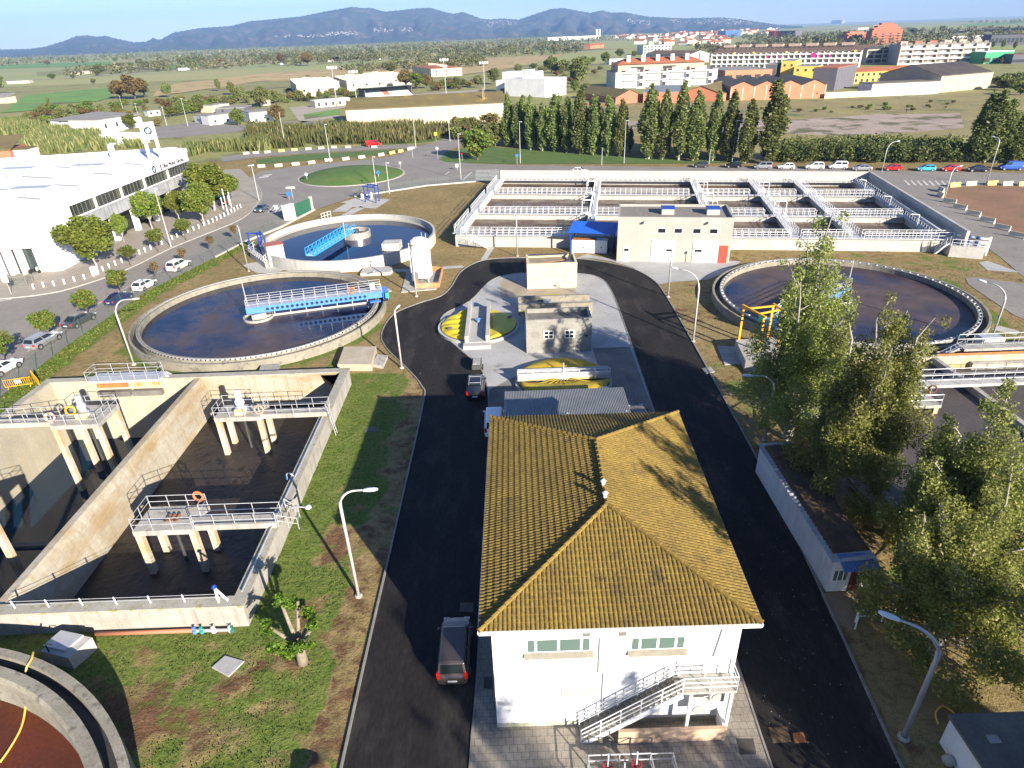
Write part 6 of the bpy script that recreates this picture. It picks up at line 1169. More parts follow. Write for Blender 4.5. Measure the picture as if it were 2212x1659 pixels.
reeds(qs('a', ((0,1120),(120,1130),(240,1240),(420,1265),(900,1225),(1200,1215),(1150,1190),(850,1180),(830,1110),(430,1060),(200,1010),(0,1000))), 3.6, 10000, 72, .3); reeds(qs('a', ((1530,1300),(1700,1250),(2220,1240),(2220,1160),(1800,1180),(1500,1240))), 3.4, 3000, 73)
rng = np.random.default_rng(5); N = 40000; px_ = rng.uniform(-40, -9.5, N); py_ = rng.uniform(13, 62, N)
k_ = (vnoise(px_, py_, 4.5, 1)*.55+vnoise(px_, py_, 1.7, 2)*.45 > .45) & (px_ < -11.6) | (np.abs(px_+15.9) < 1.1) | (np.abs(px_+16.4) < .35)
k_ &= ~((px_ < -16.9) & (py_ > 28.1)) & (np.hypot(px_+33.9, py_-6.8) > 19.3) & ~((np.abs(px_+17.3) < 1.0) & (np.abs(py_-25.3) < .8)) & ~((np.abs(px_+27.1) < 1.5) & (np.abs(py_-26.5) < 1.4))
C = np.stack([px_, py_, np.full(N, .03)], 1)[k_]; V_, F_ = leaf_quads(C, .085, rng, -.3); V_[:, 2] += .02; np_mesh('grass_tufts', V_, F_, leaf_mat('grass_blade', (.085,.155,.022), (.12,.175,.035), (.20,.17,.06), .4, .3, .7, .1, .8))['kind'] = 'stuff'
N = 8000; F2 = np.array(FXY); seg = rng.integers(1, 5, N); tt = rng.random(N); A_ = F2[seg]; B_ = F2[seg+1]; dv = B_-A_; nn_ = np.stack([dv[:, 1], -dv[:, 0]], 1)/np.linalg.norm(dv, axis=1)[:, None]; C = A_+dv*tt[:, None]+nn_*(.2+2.6*rng.random(N)**1.3)[:, None]
V_, F_ = leaf_quads(np.stack([C[:, 0], C[:, 1], 0.02+.07*rng.random(N)], 1), .2, rng, -.6); np_mesh('grass_tufts', V_, F_, leaf_mat('verge_blade', (.09,.17,.022), (.14,.19,.04), (.24,.21,.07), .4, .4, .7, .1, .5))['kind'] = 'stuff'

# ================================================================== VEHICLES
def car_paint(nm, c, metal=.3): return mat('car_paint_'+nm, c, rough=.28, metal=metal, spec=.5, coat=.25)
KIND = dict(hatch=(4.1,1.74,1.46,.92,(-1.95,-1.45,.15,1.05)), sedan=(4.6,1.78,1.44,.92,(-1.75,-.95,.35,1.25)), suv=(4.5,1.85,1.68,1.05,(-2.15,-1.85,.30,1.05)), estate=(4.6,1.78,1.48,.94,(-2.2,-1.85,.35,1.2)), mpv=(4.38,1.81,1.82,1.08,(-2.12,-1.95,.65,1.35)), van=(5.0,1.95,2.0,1.15,(-2.45,-2.4,1.0,1.7)), coupe=(4.4,1.78,1.36,.88,(-1.7,-.8,.25,1.15)))
def make_car(kind, label, paint, loc, heading, group=None, rails=False, detail=True, wipe=False):
    L_, W_, Ht, belt, (rb, rt_, ft, fb) = KIND[kind]; t = thing('parked_car' if kind not in ('van',) else 'parked_van', label, 'car' if kind != 'van' else 'van', loc, heading-PI/2, group); hw, hl = W_/2, L_/2
    st = [(-hl,.62,.80),(-hl+.12,.94,.97),(-hl+.5,1.0,1.0),(-hl+1.1,1.0,1.0),(0,1.0,1.0),(fb,1.0,.98),(hl-.55,.97,.86 if kind not in ('van','mpv') else .9),(hl-.15,.86,.76),(hl,.62,.62)]; V_ = []
    for y, wf, zf in st:
        w_ = hw*wf; zb = belt*zf; low = .26 if abs(y) < hl-.05 else .36
        V_ += [(-w_*.93,y,low),(-w_,y,.5),(-w_,y,zb*.82),(-w_*.90,y,zb),(0,y,zb+.035),(w_*.90,y,zb),(w_,y,zb*.82),(w_,y,.5),(w_*.93,y,low)]
    n_ = len(st); F_ = [(i*9+k, i*9+k+1, (i+1)*9+k+1, (i+1)*9+k) for i in range(n_-1) for k in range(8)]+[(i*9+8, i*9, (i+1)*9, (i+1)*9+8) for i in range(n_-1)]+[tuple(range(8,-1,-1)), tuple(range((n_-1)*9, n_*9))]
    m_ = MB(); m_.add(V_, [f[::-1] for f in F_]); wb, wt = hw*.88, hw*.70 if kind not in ('van','mpv') else hw*.78; zb = belt-.02; mid = (rb+fb)/2
    gh = [(-wb,rb,zb),(wb,rb,zb),(wb,fb,zb),(-wb,fb,zb),(-wt,rt_,Ht-.06),(wt,rt_,Ht-.06),(wt,ft,Ht-.06),(-wt,ft,Ht-.06),(-wt*.85,rt_+.14,Ht),(wt*.85,rt_+.14,Ht),(wt*.85,ft-.16,Ht),(-wt*.85,ft-.16,Ht)]
    m_.add(gh, [(0,1,5,4),(1,2,6,5),(2,3,7,6),(3,0,4,7),(4,5,9,8),(5,6,10,9),(6,7,11,10),(7,4,8,11),(8,9,10,11)]); m_.build('body', paint, t, smooth=False, rel=False, bevel=.05 if detail else None)
    def pane(nm, a, b_, c_, d, u0, u1, v0, v1, m=dark_glass):
        a, b_, c_, d = map(Vector, (gh[a], gh[b_], gh[c_], gh[d])); nrm = (b_-a).cross(d-a).normalized(); cen = (a+b_+c_+d)/4
        if nrm.dot(cen-Vector((0,mid,zb))) < 0: nrm = -nrm
        P = [(a.lerp(b_, u)).lerp(d.lerp(c_, u), v)+nrm*.012 for u, v in ((u0,v0),(u1,v0),(u1,v1),(u0,v1))]; m2 = MB(); m2.add(P, [(0,1,2,3)]); m2.build(nm, m, t, rel=False)
    pane('rear_window', 0,1,5,4, .08,.92,.14,.93); pane('windscreen', 2,3,7,6, .05,.95,.08,.95)
    for (a, b_, c_, d) in ((1,2,6,5),(3,0,4,7)):
        sp = ((.05,.47),(.51,.93)) if a == 1 else ((.07,.49),(.53,.95))
        if kind == 'van': sp = ((.72,.97),) if a == 1 else ((.03,.28),)
        for u0, u1 in sp: pane('side_window', a,b_,c_,d, u0,u1,.12,.9)
    for x in (-hw+.02, hw-.02):
        for y in (-hl+.85, hl-.85):
            sg = 1 if x > 0 else -1; w_ = MB(); w_.lathe([(.2,-.11),(.33,-.11),(.33,.11),(.2,.11)], (0,0,0), 16); w_.T = None; o = w_.build('wheel', black, t, rel=False); o.location = (x-.06*sg, y, .33); o.rotation_euler = (0, PI/2, 0)
            r_ = MB(); r_.lathe([(.215,.09*sg),(.2,.115*sg),(.01,.10*sg)], (0,0,0), 12); r_.build('rim', rim_m, o, rel=False)
            if detail: a_ = MB(); a_.lathe([(.40,0),(.33,0)], (0,0,0), 16, 0, PI); oo = a_.build('wheel_arch', black, t, rel=False); oo.location = (x+.024*sg, y, .33); oo.rotation_euler = (PI/2, 0, PI/2)
    for s_ in (-1, 1):
        MB().box(s_*hw*.84-.10, s_*hw*.84+.10, -hl+.02, -hl+.2, belt*.72, belt*(.95 if kind not in ('mpv','suv') else 1.12)).build('taillight', red_pl, t, rel=False); MB().box(s_*hw*.68-.17, s_*hw*.68+.17, hl-.2, hl-.02, .60, .75).build('headlight', lens_m, t, rel=False)
        if detail: MB().cbox((s_*(hw+.06), fb-.35, belt+.04), (.2,.12,.14)).build('wing_mirror', paint, t, rel=False, bevel=.02)
    MB().box(-.26,.26,-hl-.012,-hl+.03,.56,.68).build('number_plate', plate_m, t, rel=False)
    if rails:
        for s_ in (-1, 1): MB().tube([(s_*wt*.9,rt_+.1,Ht+.0),(s_*wt*.9,rt_+.2,Ht+.06),(s_*wt*.9,ft-.2,Ht+.06),(s_*wt*.9,ft-.1,Ht)], .025, 5).build('roof_rail', galv, t, rel=False)
        for y in (rt_+.45, ft-.4): MB().box(-wt*.9,wt*.9,y-.03,y+.03,Ht+.05,Ht+.085).build('roof_bar', galv, t, rel=False)
    return t
CP_ = dict(brown=car_paint('brown',(.085,.07,.066)), black=car_paint('black',(.014,.016,.022)), white=car_paint('white',(.74,.74,.73),0), silver=car_paint('silver',(.40,.41,.42),.6), dgrey=car_paint('dark_grey',(.07,.08,.085),.4), blue=car_paint('blue',(.018,.02,.13)), red=car_paint('red',(.52,.012,.014),.1), teal=car_paint('teal',(.06,.42,.52),.2), navy=car_paint('navy',(.02,.024,.05)), vblue=car_paint('van_blue',(.03,.09,.36),.1), sblue=car_paint('steel_blue',(.10,.14,.18),.6))
make_car('mpv','dark brown people carrier parked on the left road beside the office',CP_['brown'],(-3.9,25.55,.03),PI/2); make_car('suv','black car with roof bars parked on the left road behind the carport',CP_['black'],(-3.7,57.4,.03),PI/2,None,True)
make_car('mpv','white car parked at the left end of the grey carport',CP_['white'],(-1.75,50.4,.06),PI/2); make_car('hatch','dark blue car showing at the right end of the grey carport',CP_['navy'],(11.55,50.2,.06),PI/2)
s0, s1 = q('s',440,850,.7), q('s',1830,95,.7); hd = math.atan2(s1.y-s0.y, s1.x-s0.x)
for x, y, k, c_, lab in ((25,1130,'hatch','white','white car cut by the left edge beside the street fence'),(440,850,'estate','silver','silver estate car parked between two round street trees'),(805,645,'sedan','dgrey','dark grey saloon parked beside the fence'),(1215,420,'coupe','blue','dark blue saloon parked behind the curved lamp head'),(1480,285,'hatch','white','white hatchback parked between a sapling and the blue saloon'),(1830,88,'suv','white','white off-road car with dark rear window parked beside the fence')):
    p = q('s',x,y,.7); make_car(k, lab, CP_[c_], (p.x,p.y,.03), hd-.04, 'cars parked along the street fence')
p = q('e',2145,160,.6); make_car('coupe','steel blue coupe driving down the street towards the camera',CP_['sblue'],(p.x,p.y,.03),hd+PI+.1)
for x, y, c_, k, lab in ((1830,105,'black','sedan','black car parked behind the white flagpoles'),(1760,60,'dgrey','hatch','dark grey car under the plane trees by the flagpoles'),(905,340,'white','hatch','white car half hidden behind the narrow plane tree at the dealership'),(1330,120,'silver','hatch','silver car behind the plane trees at the dealership front')): p = q('e',x,y,.6); make_car(k, lab, CP_[c_], (p.x,p.y,.06), hd+.5, None, detail=False)
ROWC = [('c',1545,1352,'hatch','dgrey','dark green-grey hatchback, leftmost of the cars parked under the poplars'),('c',1812,1354,'hatch','black','black hatchback, second from the left of the cars parked under the poplars'),('d',72,1362,'mpv','silver','silver people carrier parked left of the white hatchback'),('d',262,1362,'hatch','white','white hatchback parked between the silver carrier and the white off-roader'),('d',495,1362,'suv','white','white off-road car parked before the hedge'),('d',687,1360,'mpv','white','small white van-like car parked before the hedge'),('d',885,1374,'sedan','silver','silver saloon parked left of the red car'),('d',1135,1373,'hatch','red','red hatchback parked beside the curved road lamp'),('d',1410,1377,'hatch','teal','light turquoise hatchback between two red cars'),('d',1612,1378,'hatch','red','red hatchback parked right of the turquoise car'),('d',1835,1381,'sedan','navy','dark blue saloon parked left of the blue van'),('d',2105,1368,'van','vblue','large bright blue van at the right end of the parked row')]
r0_, r1_ = q('d',72,1395), q('d',1835,1405); rh = math.atan2(r1_.y-r0_.y, r1_.x-r0_.x)
for c, x, y, k, cl_, lab in ROWC: p = q(c,x,y+(-2 if c == 'c' else 0),.7); make_car(k, lab, CP_[cl_], (p.x,p.y,.03), rh+PI, 'cars parked behind the road', detail=False)
p = q('c',555,1378,1.3); make_car('hatch','white car passing behind the back wall of the aeration tank',CP_['white'],(p.x,p.y,.03),rh,None,detail=False)
p = q('b',965,1178,.9); make_car('van','red van on the side lane behind the concrete barriers',CP_['red'],(p.x,p.y,.04),.05,None,detail=False)
p = q('s',350,150,.5); t = thing('motor_scooter','black and white motor scooter parked at the dealership doors','scooter',(p.x,p.y,.06),.3)
for x in (-.65,.65): MB().tube([(x,-.06,.28),(x,.06,.28)], .28, 12).build('wheel', black, t, rel=False)
MB().cbox((-.3,0,.62),(.9,.28,.28)).build('seat', black, t, rel=False, bevel=.05); MB().cbox((.5,0,.72),(.25,.4,.6)).build('fairing', white_paint, t, rel=False, bevel=.06); MB().tube([(.45,-.35,1.1),(.5,0,1.15),(.45,.35,1.1)], .03, 5).build('handlebar', black, t, rel=False)
rng = np.random.default_rng(8); N = 300; px_ = rng.uniform(12.6, 20.5, N); py_ = 10+52*rng.random(N)**1.4; k_ = (px_ < 18.0+(py_-10)*.05); C = np.stack([px_, py_, np.full(N, .035)], 1)[k_]
V_, F_ = leaf_quads(C, .06, rng, 5); np_mesh('leaf_litter', V_, F_, mat('dry_leaf', (.34,.28,.16), rough=.9))['kind'] = 'stuff'

# ================================================================== DEALERSHIP AND STREET
HD = 11.4; C0 = q('r',875,1410); C1 = q('r',650,1532); C2 = q('r',440,1546); C3 = q('r',180,1562); C0.z = 0
F1 = g(*D('r',1893,292), HD); F1.z = 0; Bk = g(*D('r',1800,266), HD); Bk.z = 0; Bl = g(*D('r',0,380), HD); Bl.z = 0; Lf = C3+(C3-C2).normalized()*55+Vector((0,4,0)); Bf = Bl+(Bl-Bk).normalized()*60
DL = thing('car_dealership', 'large white car dealership with rounded far corner and a long dark window band', 'building', C0); blank = mat('dealership_render', (.74,.74,.74), (.70,.70,.70), scale=.2, rough=.75)
fd_ = (F1-C0).normalized(); fn = Vector((fd_.y, -fd_.x, 0)); LF = (F1-C0).length; BE = C0+fd_*.6
rc = [F1+fd_*3.0*math.sin(a)-fn*3.0*(1-math.cos(a)) for a in (0,.4,.8,1.2,1.57)]
outer = [Lf, C3, C2, C1, C0]+rc+[Bk, Bf]
m_ = MB(); m_.prism([p[:2] for p in (Lf, C3, C2, C1, C0, BE, BE-fn*8, Lf+Vector((0,12,0)))], 0, 8.9); m_.build('wall', blank, DL)
m_ = MB(); m_.prism([p[:2] for p in outer], 8.92, HD-.6); m_.build('upper_wall', blank, DL)
inn = [Lf-fn*0]+[p-fn*.5 for p in (C3, C2, C1, C0)]+[p-fn*.5-fd_*.3 for p in rc]+[Bk-fd_*.6, Bf]
m_ = MB()
for a, b_ in zip(outer, outer[1:]): m_.beam(Vector((*a[:2],HD-.3)), Vector((*b_[:2],HD-.3)), .35, .62)
m_.build('parapet', blank, DL)
ins = [p-fn*.25 for p in (BE, F1)]; m_ = MB(); m_.prism([p[:2] for p in (BE-fn*.35, F1-fn*.35, F1-fn*9, BE-fn*9)], 6.9, 8.92); m_.build('window_band', mat('showroom_glass', (.02,.025,.022), (.05,.055,.045), scale=.3, rough=.1, spec=.7), DL)
green_col = mat('pale_green_column', (.50,.53,.44), rough=.7); nb = 36
for i in range(nb+1):
    p = BE.lerp(F1, i/nb)-fn*.3; wide = i in (6, 13, 20, 28); mm = MB(); mm.beam(Vector((*p[:2],6.9)), Vector((*p[:2],8.92)), .9 if wide else .07, .06); mm.build('column' if wide else 'mullion', green_col if wide else mat('dark_mullion', (.12,.125,.12), rough=.5), DL)
m_ = MB(); m_.prism([p[:2] for p in (BE, F1+fd_*1.5, F1+fd_*1.5-fn*9, BE-fn*9)], 4.6, 6.9); m_.build('spandrel', mat('weathered_concrete_band', (.36,.37,.38), (.24,.25,.26), scale=.5, rough=.9, streak=(.16,.165,.17)), DL)
m_ = MB(); m_.beam(Vector((*(BE+fn*.1)[:2],6.95)), Vector((*(F1+fn*.1)[:2],6.95)), .3, .2); m_.build('ledge', white_paint, DL)
m_ = MB(); m_.prism([p[:2] for p in (BE-fn*2.5, F1-fn*2.5, F1-fn*9, BE-fn*9)], 0, 4.6); m_.build('shop_front', mat('shop_glass', (.025,.03,.03), rough=.08, spec=.7), DL)
for i in range(6): p = BE.lerp(F1, (i+.5)/6)-fn*.5; MB().box(p.x-.45,p.x+.45,p.y-.45,p.y+.45,0,4.6).build('column', white_paint, DL)
# entrance porch and side openings of the camera-facing wall
a, b_ = q('r',180,1562), q('r',440,1546); dd = (b_-a).normalized(); nd = Vector((dd.y,-dd.x,0)); Lp = (b_-a).length
for u0, u1, z0, z1, m__, nm in ((.12,.40,.06,4.2,dark_glass,'door_glass'),(.55,.92,.06,4.2,tint_glass,'door_glass')): m_ = MB(); m_.beam(a.lerp(b_,u0)+nd*.03+Vector((0,0,(z0+z1)/2)), a.lerp(b_,u1)+nd*.03+Vector((0,0,(z0+z1)/2)), .06, z1-z0); m_.build(nm, m__, DL)
m_ = MB(); m_.beam(a-dd*.6+nd*.5+Vector((0,0,4.5)), b_+dd*.3+nd*.5+Vector((0,0,4.5)), 1.1, .35); m_.build('porch_lintel', blank, DL)
for u_ in (-.02,.46): p = a.lerp(b_,u_)+nd*.8; MB().box(p.x-.3,p.x+.3,p.y-.3,p.y+.3,0,4.4).build('porch_pier', blank, DL)
gl = q('r',-60,1545); m_ = MB(); m_.beam(gl+nd*.1+Vector((0,0,2.1)), a-dd*1.0+nd*.1+Vector((0,0,2.1)), .1, 4.0); m_.build('roller_door', mat('grey_roller', (.12,.125,.14), rough=.6), DL)
m_ = MB(); m_.beam(gl+nd*.1+Vector((0,0,6.6)), a-dd*1.8+nd*.1+Vector((0,0,6.6)), .1, 2.6); m_.build('side_window', tint_glass, DL)
# roof strips, vents, units
strip = mat('skylight_strip', (.30,.30,.25), rough=.6); zr = HD-.58
def rp(x, y, z=None): return g(*D('r',x,y), z or zr)
for P4 in (((150,770),(455,795),(450,803),(200,785)),((550,645),(835,660),(830,668),(600,655)),((930,525),(1190,540),(1185,547),(970,535)),((210,560),(545,578),(540,585),(250,570)),((560,462),(850,478),(845,485),(600,470)),((1240,428),(1480,440),(1475,446),(1280,435)),((0,690),(130,700),(125,707),(0,700)),((0,495),(180,505),(175,510),(0,502))):
    m_ = MB(); m_.ngon([rp(*p) for p in P4]); m_.build('roof_light', strip, DL)
for x, y in ((335,735),(925,497),(205,530)): p = rp(x,y); MB().box(p.x-3,p.x+3,p.y-1.2,p.y+1.2,zr,zr+1.0).build('roof_unit', galv, DL)
for x, y in ((560,440),(415,460),(710,437),(840,445),(225,575),(60,575),(460,510),(300,500)): p = rp(x,y); MB().lathe([(.25,0),(.25,.5),(.4,.55),(.01,.7)], (p.x,p.y,zr), 8).build('roof_vent', galv, DL)
for i in range(4): p = rp(1140+i*18,372); MB().tube([p, p+Vector((0,0,2.6)), p+Vector((.8,0,3.0))], .18, 6).build('flue', galv, DL)
# rooftop sign with its roundel, and the lettering on the parapet
p0, p1 = rp(1540,385), rp(1655,375); SG = thing('roof_sign', 'white rooftop sign panel with a round blue and white emblem on two posts', 'sign', p0); zt = zat(Vector((p0.x,p0.y,0)), D('r',1465,12)[1]); zb_ = zt-3.4
for p in (p0, p1): MB().box(p.x-.25,p.x+.25,p.y-.25,p.y+.25,zr,zt).build('post', white_paint, SG)
sd = (p1-p0).normalized(); sn = Vector((sd.y,-sd.x,0)); m_ = MB(); m_.beam(p0+sd*.2+Vector((0,0,(zt+zb_)/2-zr)), p1-sd*.2+Vector((0,0,(zt+zb_)/2-zr)), .55, zt-zb_); m_.build('panel', white_paint, SG)
def roundel(c, sd, sn, r, parent):
    z_ = Vector((0,0,1)); bk = mat('emblem_dark', (.015,.02,.03), rough=.4); m_ = MB()
    for k, mats_i in ((0,0),): pass
    def fan(r0_, r1_, a0, a1, off, N=16):
        for i in range(N):
            t0, t1 = a0+(a1-a0)*i/N, a0+(a1-a0)*(i+1)/N; P = [c+sn*off+(sd*math.cos(t)+z_*math.sin(t))*rr for t, rr in ((t0,r0_),(t0,r1_),(t1,r1_),(t1,r0_))]; m_.add(P, [(0,1,2,3)])
    m_.cm = 0; fan(r*.6, r, 0, 2*PI, .0, 40); m_.cm = 1; fan(0, r*.58, 0, PI/2, .0); fan(0, r*.58, PI, 1.5*PI, .0); m_.cm = 2; fan(0, r*.58, PI/2, PI, .0); fan(0, r*.58, 1.5*PI, 2*PI, .0)
    return m_.build('emblem', [bk, white_paint, mat('emblem_blue', (.04,.22,.55), rough=.4)], parent)
roundel(p0.lerp(p1,.5)+Vector((0,0,(zt+zb_)/2-zr))+sn*.3, sd, sn, .8, SG)
def lettering(txt, start, sd, h, m, parent, name='lettering'):
    cu = bpy.data.curves.new(name, 'FONT'); cu.body = txt; cu.size = h; cu.extrude = .04; tmp = bpy.data.objects.new(name, cu); COL.objects.link(tmp); bpy.context.view_layer.update(); me = bpy.data.meshes.new_from_object(tmp.evaluated_get(bpy.context.evaluated_depsgraph_get())); bpy.data.objects.remove(tmp)
    me.materials.clear(); me.materials.append(m); o = bpy.data.objects.new(name, me); COL.objects.link(o); z_ = Vector((0,0,1)); nrm = sd.cross(z_); o.matrix_world = Matrix(((sd.x,z_.x,nrm.x,start.x),(sd.y,z_.y,nrm.y,start.y),(sd.z,z_.z,nrm.z,start.z),(0,0,0,1)))
    if parent: o.location = start-ORG[parent.name]; o.parent = parent
    return o
ltm = mat('dark_lettering', (.05,.05,.055), rough=.5); lettering('Oliva Motor Girona', C0+fd_*(LF*.74)+fn*.06+Vector((0,0,9.35)), fd_, 1.2, ltm, DL)
roundel(C0+fd_*(LF*.665)+fn*.08+Vector((0,0,9.75)), fd_, fn, .75, DL); m_ = MB(); m_.beam(C0+fd_*(LF*.725)+fn*.06+Vector((0,0,9.75)), C0+fd_*(LF*.733)+fn*.06+Vector((0,0,9.75)), .06, 1.2); m_.build('emblem', ltm, DL)
m_ = MB(); m_.beam(C0+fd_*(LF*.63)+fn*.12+Vector((0,0,9.05)), F1-fd_*.5+fn*.12+Vector((0,0,9.05)), .22, .22); m_.build('sign_rail', galv, DL)
# bollards and small street things
BOL = [(280,815),(362,800),(447,790),(532,775),(615,755),(695,735),(770,712),(848,668),(898,643),(950,622),(1003,600),(1100,553),(1147,530),(1193,513),(1240,490),(1290,463),(1330,450),(1415,410),(1457,392),(1505,372),(1543,355),(1590,335),(1633,318),(1675,298),(1713,282),(1748,268),(1780,252),(1812,238),(1843,222),(1875,205),(1900,190),(1925,178),(1950,160),(1975,148)]
bo = None
for i, (x, y) in enumerate(BOL):
    p = q('e',x,y+8); lab = f'white bollard number {i+1} counted from the left along the dealership pavement' if i >= 30 else f'{ORD[i]} white bollard from the left along the dealership pavement'
    if bo is None: bo = MB().lathe([(.12,0),(.15,.75),(.10,.85),(.01,.88)], (0,0,0), 8).build('bollard', white_paint); bo.location = p; tag(bo, lab, 'bollard', 'bollards along the pavement')
    else: clone(bo, p, 0, lab, 'bollards along the pavement')
p = q('e',785,705); tag(MB().cbox((p.x,p.y,.7),(.9,.6,1.3)).build('utility_cabinet', white_paint, bevel=.03), 'white utility cabinet among the bollards beside the plane tree', 'cabinet')
t = thing('street_sign', 'white street information sign on a post at the left edge', 'sign', q('e',95,865)); MB().tube([(0,0,0),(0,0,2.6)], .05, 6).build('post', galv, t, rel=False); MB().box(-.45,.45,-.12,-.05,1.9,3.1).build('panel', white_paint, t, rel=False)
t = thing('mesh_container', 'grey wire mesh container standing on the dealership pavement', 'container', q('e',170,790)); MB().box(-1.6,1.6,-.7,.7,.05,1.5).build('mesh', cf, t, rel=False); m_ = MB(); m_.tube([(-1.6,-.7,1.5),(1.6,-.7,1.5),(1.6,.7,1.5),(-1.6,.7,1.5),(-1.6,-.7,1.5)], .05, 5); m_.build('frame', mat('brown_frame', (.2,.17,.13)), t, rel=False)
for x in (-1.6,1.6):
    for y in (-.7,.7): MB().tube([(x,y,0),(x,y,1.5)], .05, 5).build('post', mat('brown_frame', (.2,.17,.13)), t, rel=False)
for i, (x, y) in enumerate(((1833,168),(1872,215),(1900,158))): tag(MB().tube([q('e',x,y), q('e',x,y)+Vector((0,0,5.5))], .09, 6).build('flagpole', white_paint), ('left','middle','right')[i]+' of the three white flagpoles by the dealership corner', 'flagpole')
def straight_lamp(label, c, b, ytop, group='street lamps outside the plant', arms=1, m=galv, az=-.6):
    p = q(c,*b); h = zat(p, D(c,0,ytop)[1]); t = thing('street_lamp', label, 'street lamp', p, az, group); MB().tube([(0,0,0),(0,0,h)], .11, 6, .06).build('pole', m, t, rel=False)
    for k in range(arms): a = k*2*PI/max(arms,1); MB().cbox((.35*math.cos(a),.35*math.sin(a),h+.05),(.8,.3,.14),a).build('lamp_head', lamp_head_m, t, rel=False)
    return t
for lab, c, b_, yt, ar in (('tall grey street lamp between the plane trees and the dealership kerb','e',(1405,480),0,1),('street lamp pole standing before the roundabout lawn, right one','f',(1205,262),10,1),('street lamp pole in front of the blue gantry before the roundabout','f',(1095,200),-40,1),('street lamp at the junction right of the roundabout','b',(1680,1475),1100,1),('street lamp behind the concrete barriers on the left of the red van','b',(610,1330),1020,1),('wooden telegraph pole before the reeds','b',(240,1200),920,0),('street lamp beside the reeds right of the red van','b',(1310,1210),950,1),('street lamp at the end of the reed belt','b',(1590,1160),970,1),('street lamp on the lawn at the left of the poplar row','c',(65,1340),1000,1),('street lamp before the eighth to tenth poplar','c',(915,1340),990,1),('street lamp before the thirteenth poplar near the black cars','c',(1800,1335),990,1),('short grey post on the road lawn before the poplars','c',(732,1355),1210,0),('short grey post beside the dark hatchback','c',(1612,1345),1225,0),('tall pole with round signals left of the roundabout','f',(135,320),30,3),('lamp in the car park beside the left white hut','a',(1160,1040),850,2),('lamp in the car park behind the orange bushes','a',(1368,1030),880,2),('lamp before the white cabins in the car park','a',(1542,1035),810,2),('pale lamp post behind the white utility building','a',(1008,890),790,1)): straight_lamp(lab, c, b_, yt, arms=ar)
b = q('d',1045,1405); make_lamp('curved cream street lamp above the red hatchback', b, 6.6, 2.6, .35, 1.1, 'street lamps outside the plant', m=galv); b = q('d',1900,1515); make_lamp('tall grey street lamp beside the barriers before the blue van', b, 9.6, 1.3, 1.9, 1.0, 'street lamps outside the plant', m=galv); b = q('d',1550,1655); make_lamp('grey curved street lamp at the corner of the soil plot', b, 6.6, 2.0, .4, .9, 'street lamps outside the plant', m=galv)
def road_sign(label, c, b_, ytop, shape, colr, sz=.35):
    p = q(c,*b_); h = zat(p, D(c,0,ytop)[1]); t = thing('road_sign', label, 'road sign', p); MB().tube([(0,0,0),(0,0,h)], .045, 5).build('post', galv, t, rel=False); m_ = MB()
    if shape == 'disc': m_.tube([(0,-.08,h-sz),(0,-.05,h-sz)], sz, 14)
    elif shape == 'arrow': m_.add([(-.9,-.07,h-.4),(.9,-.07,h-.4),(.9,-.07,h),(-.9,-.07,h),(-1.25,-.07,h-.2)], [(0,1,2,3,4)])
    else: m_.box(-sz,sz,-.08,-.05,h-2*sz,h)
    m_.build('panel', colr, t, rel=False); return t
sb = mat('sign_blue', (.02,.16,.55), rough=.5)
for a_ in (('round grey-backed sign at the left end of the roundabout lawn','f',(532,165),88,'disc',galv,.45),('blue round arrow sign on the roundabout lawn','f',(1118,150),72,'disc',sb,.45),('white arrow board sign left of the green gate','f',(415,312),205,'arrow',white_paint),('blue round keep-right sign left of the green gate','f',(385,312),245,'disc',sb,.5),('light blue pedestrian crossing sign beside the crossing','f',(288,440),355,'sq',mat('pale_blue_sign', (.3,.5,.75)),.42),('white board sign at the splitter island by the junction','b',(1285,1295),1205,'arrow',white_paint),('round sign beside the white cabinet at the junction','b',(1490,1300),1205,'disc',white_paint,.4),('small sign at the crossing right of the roundabout','b',(1648,1395),1345,'sq',white_paint,.4),('sign with a red top on the junction lawn','b',(1690,1320),1245,'disc',red_pl,.35),('small blue sign on the poplar lawn','b',(2140,1350),1265,'sq',sb,.35),('yellow sign among the reeds at the junction','b',(1475,1160),1085,'sq',mat('sign_yellow', (.7,.55,.03)),.5),('small grey sign at the back edge of the roundabout','b',(1185,1385),1325,'sq',galv,.35)): road_sign(*a_)
# concrete road barriers
conc_bar = mat('barrier_concrete', (.50,.47,.38), (.40,.37,.30), scale=1.5, rough=.9, fine=.1); yel_bar = mat('barrier_yellow', (.62,.45,.10), (.50,.42,.2), scale=1.5, rough=.9)
m_ = MB(); pr_ = [(-.32,0),(.32,0),(.28,.22),(.13,.45),(.10,.85),(-.10,.85),(-.13,.45),(-.28,.22)]; m_.add([(-1.1,y,z) for y, z in pr_]+[(1.1,y,z) for y, z in pr_], [tuple(range(7,-1,-1)), tuple(range(8,16))]+[(i,(i+1)%8,(i+1)%8+8,i+8) for i in range(8)])
nbar = 0; proto_bar = None
def barrier(p, rz, yellow, label, grp, sc=1.0):
    global proto_bar
    if proto_bar is None: proto_bar = m_.build('concrete_barrier', conc_bar); o = proto_bar; tag(o, label, 'barrier', grp)
    else: o = clone(proto_bar, p, rz, label, grp)
    o.location = p; o.rotation_euler = (0,0,rz); o.scale = (sc,)*3; o.material_slots[0].link = 'OBJECT'; o.material_slots[0].material = yel_bar if yellow else conc_bar
FR = [(45,1372),(185,1367),(325,1355),(455,1342),(595,1322),(735,1312),(865,1298),(1025,1278),(1115,1262),(1185,1248),(1260,1230)]
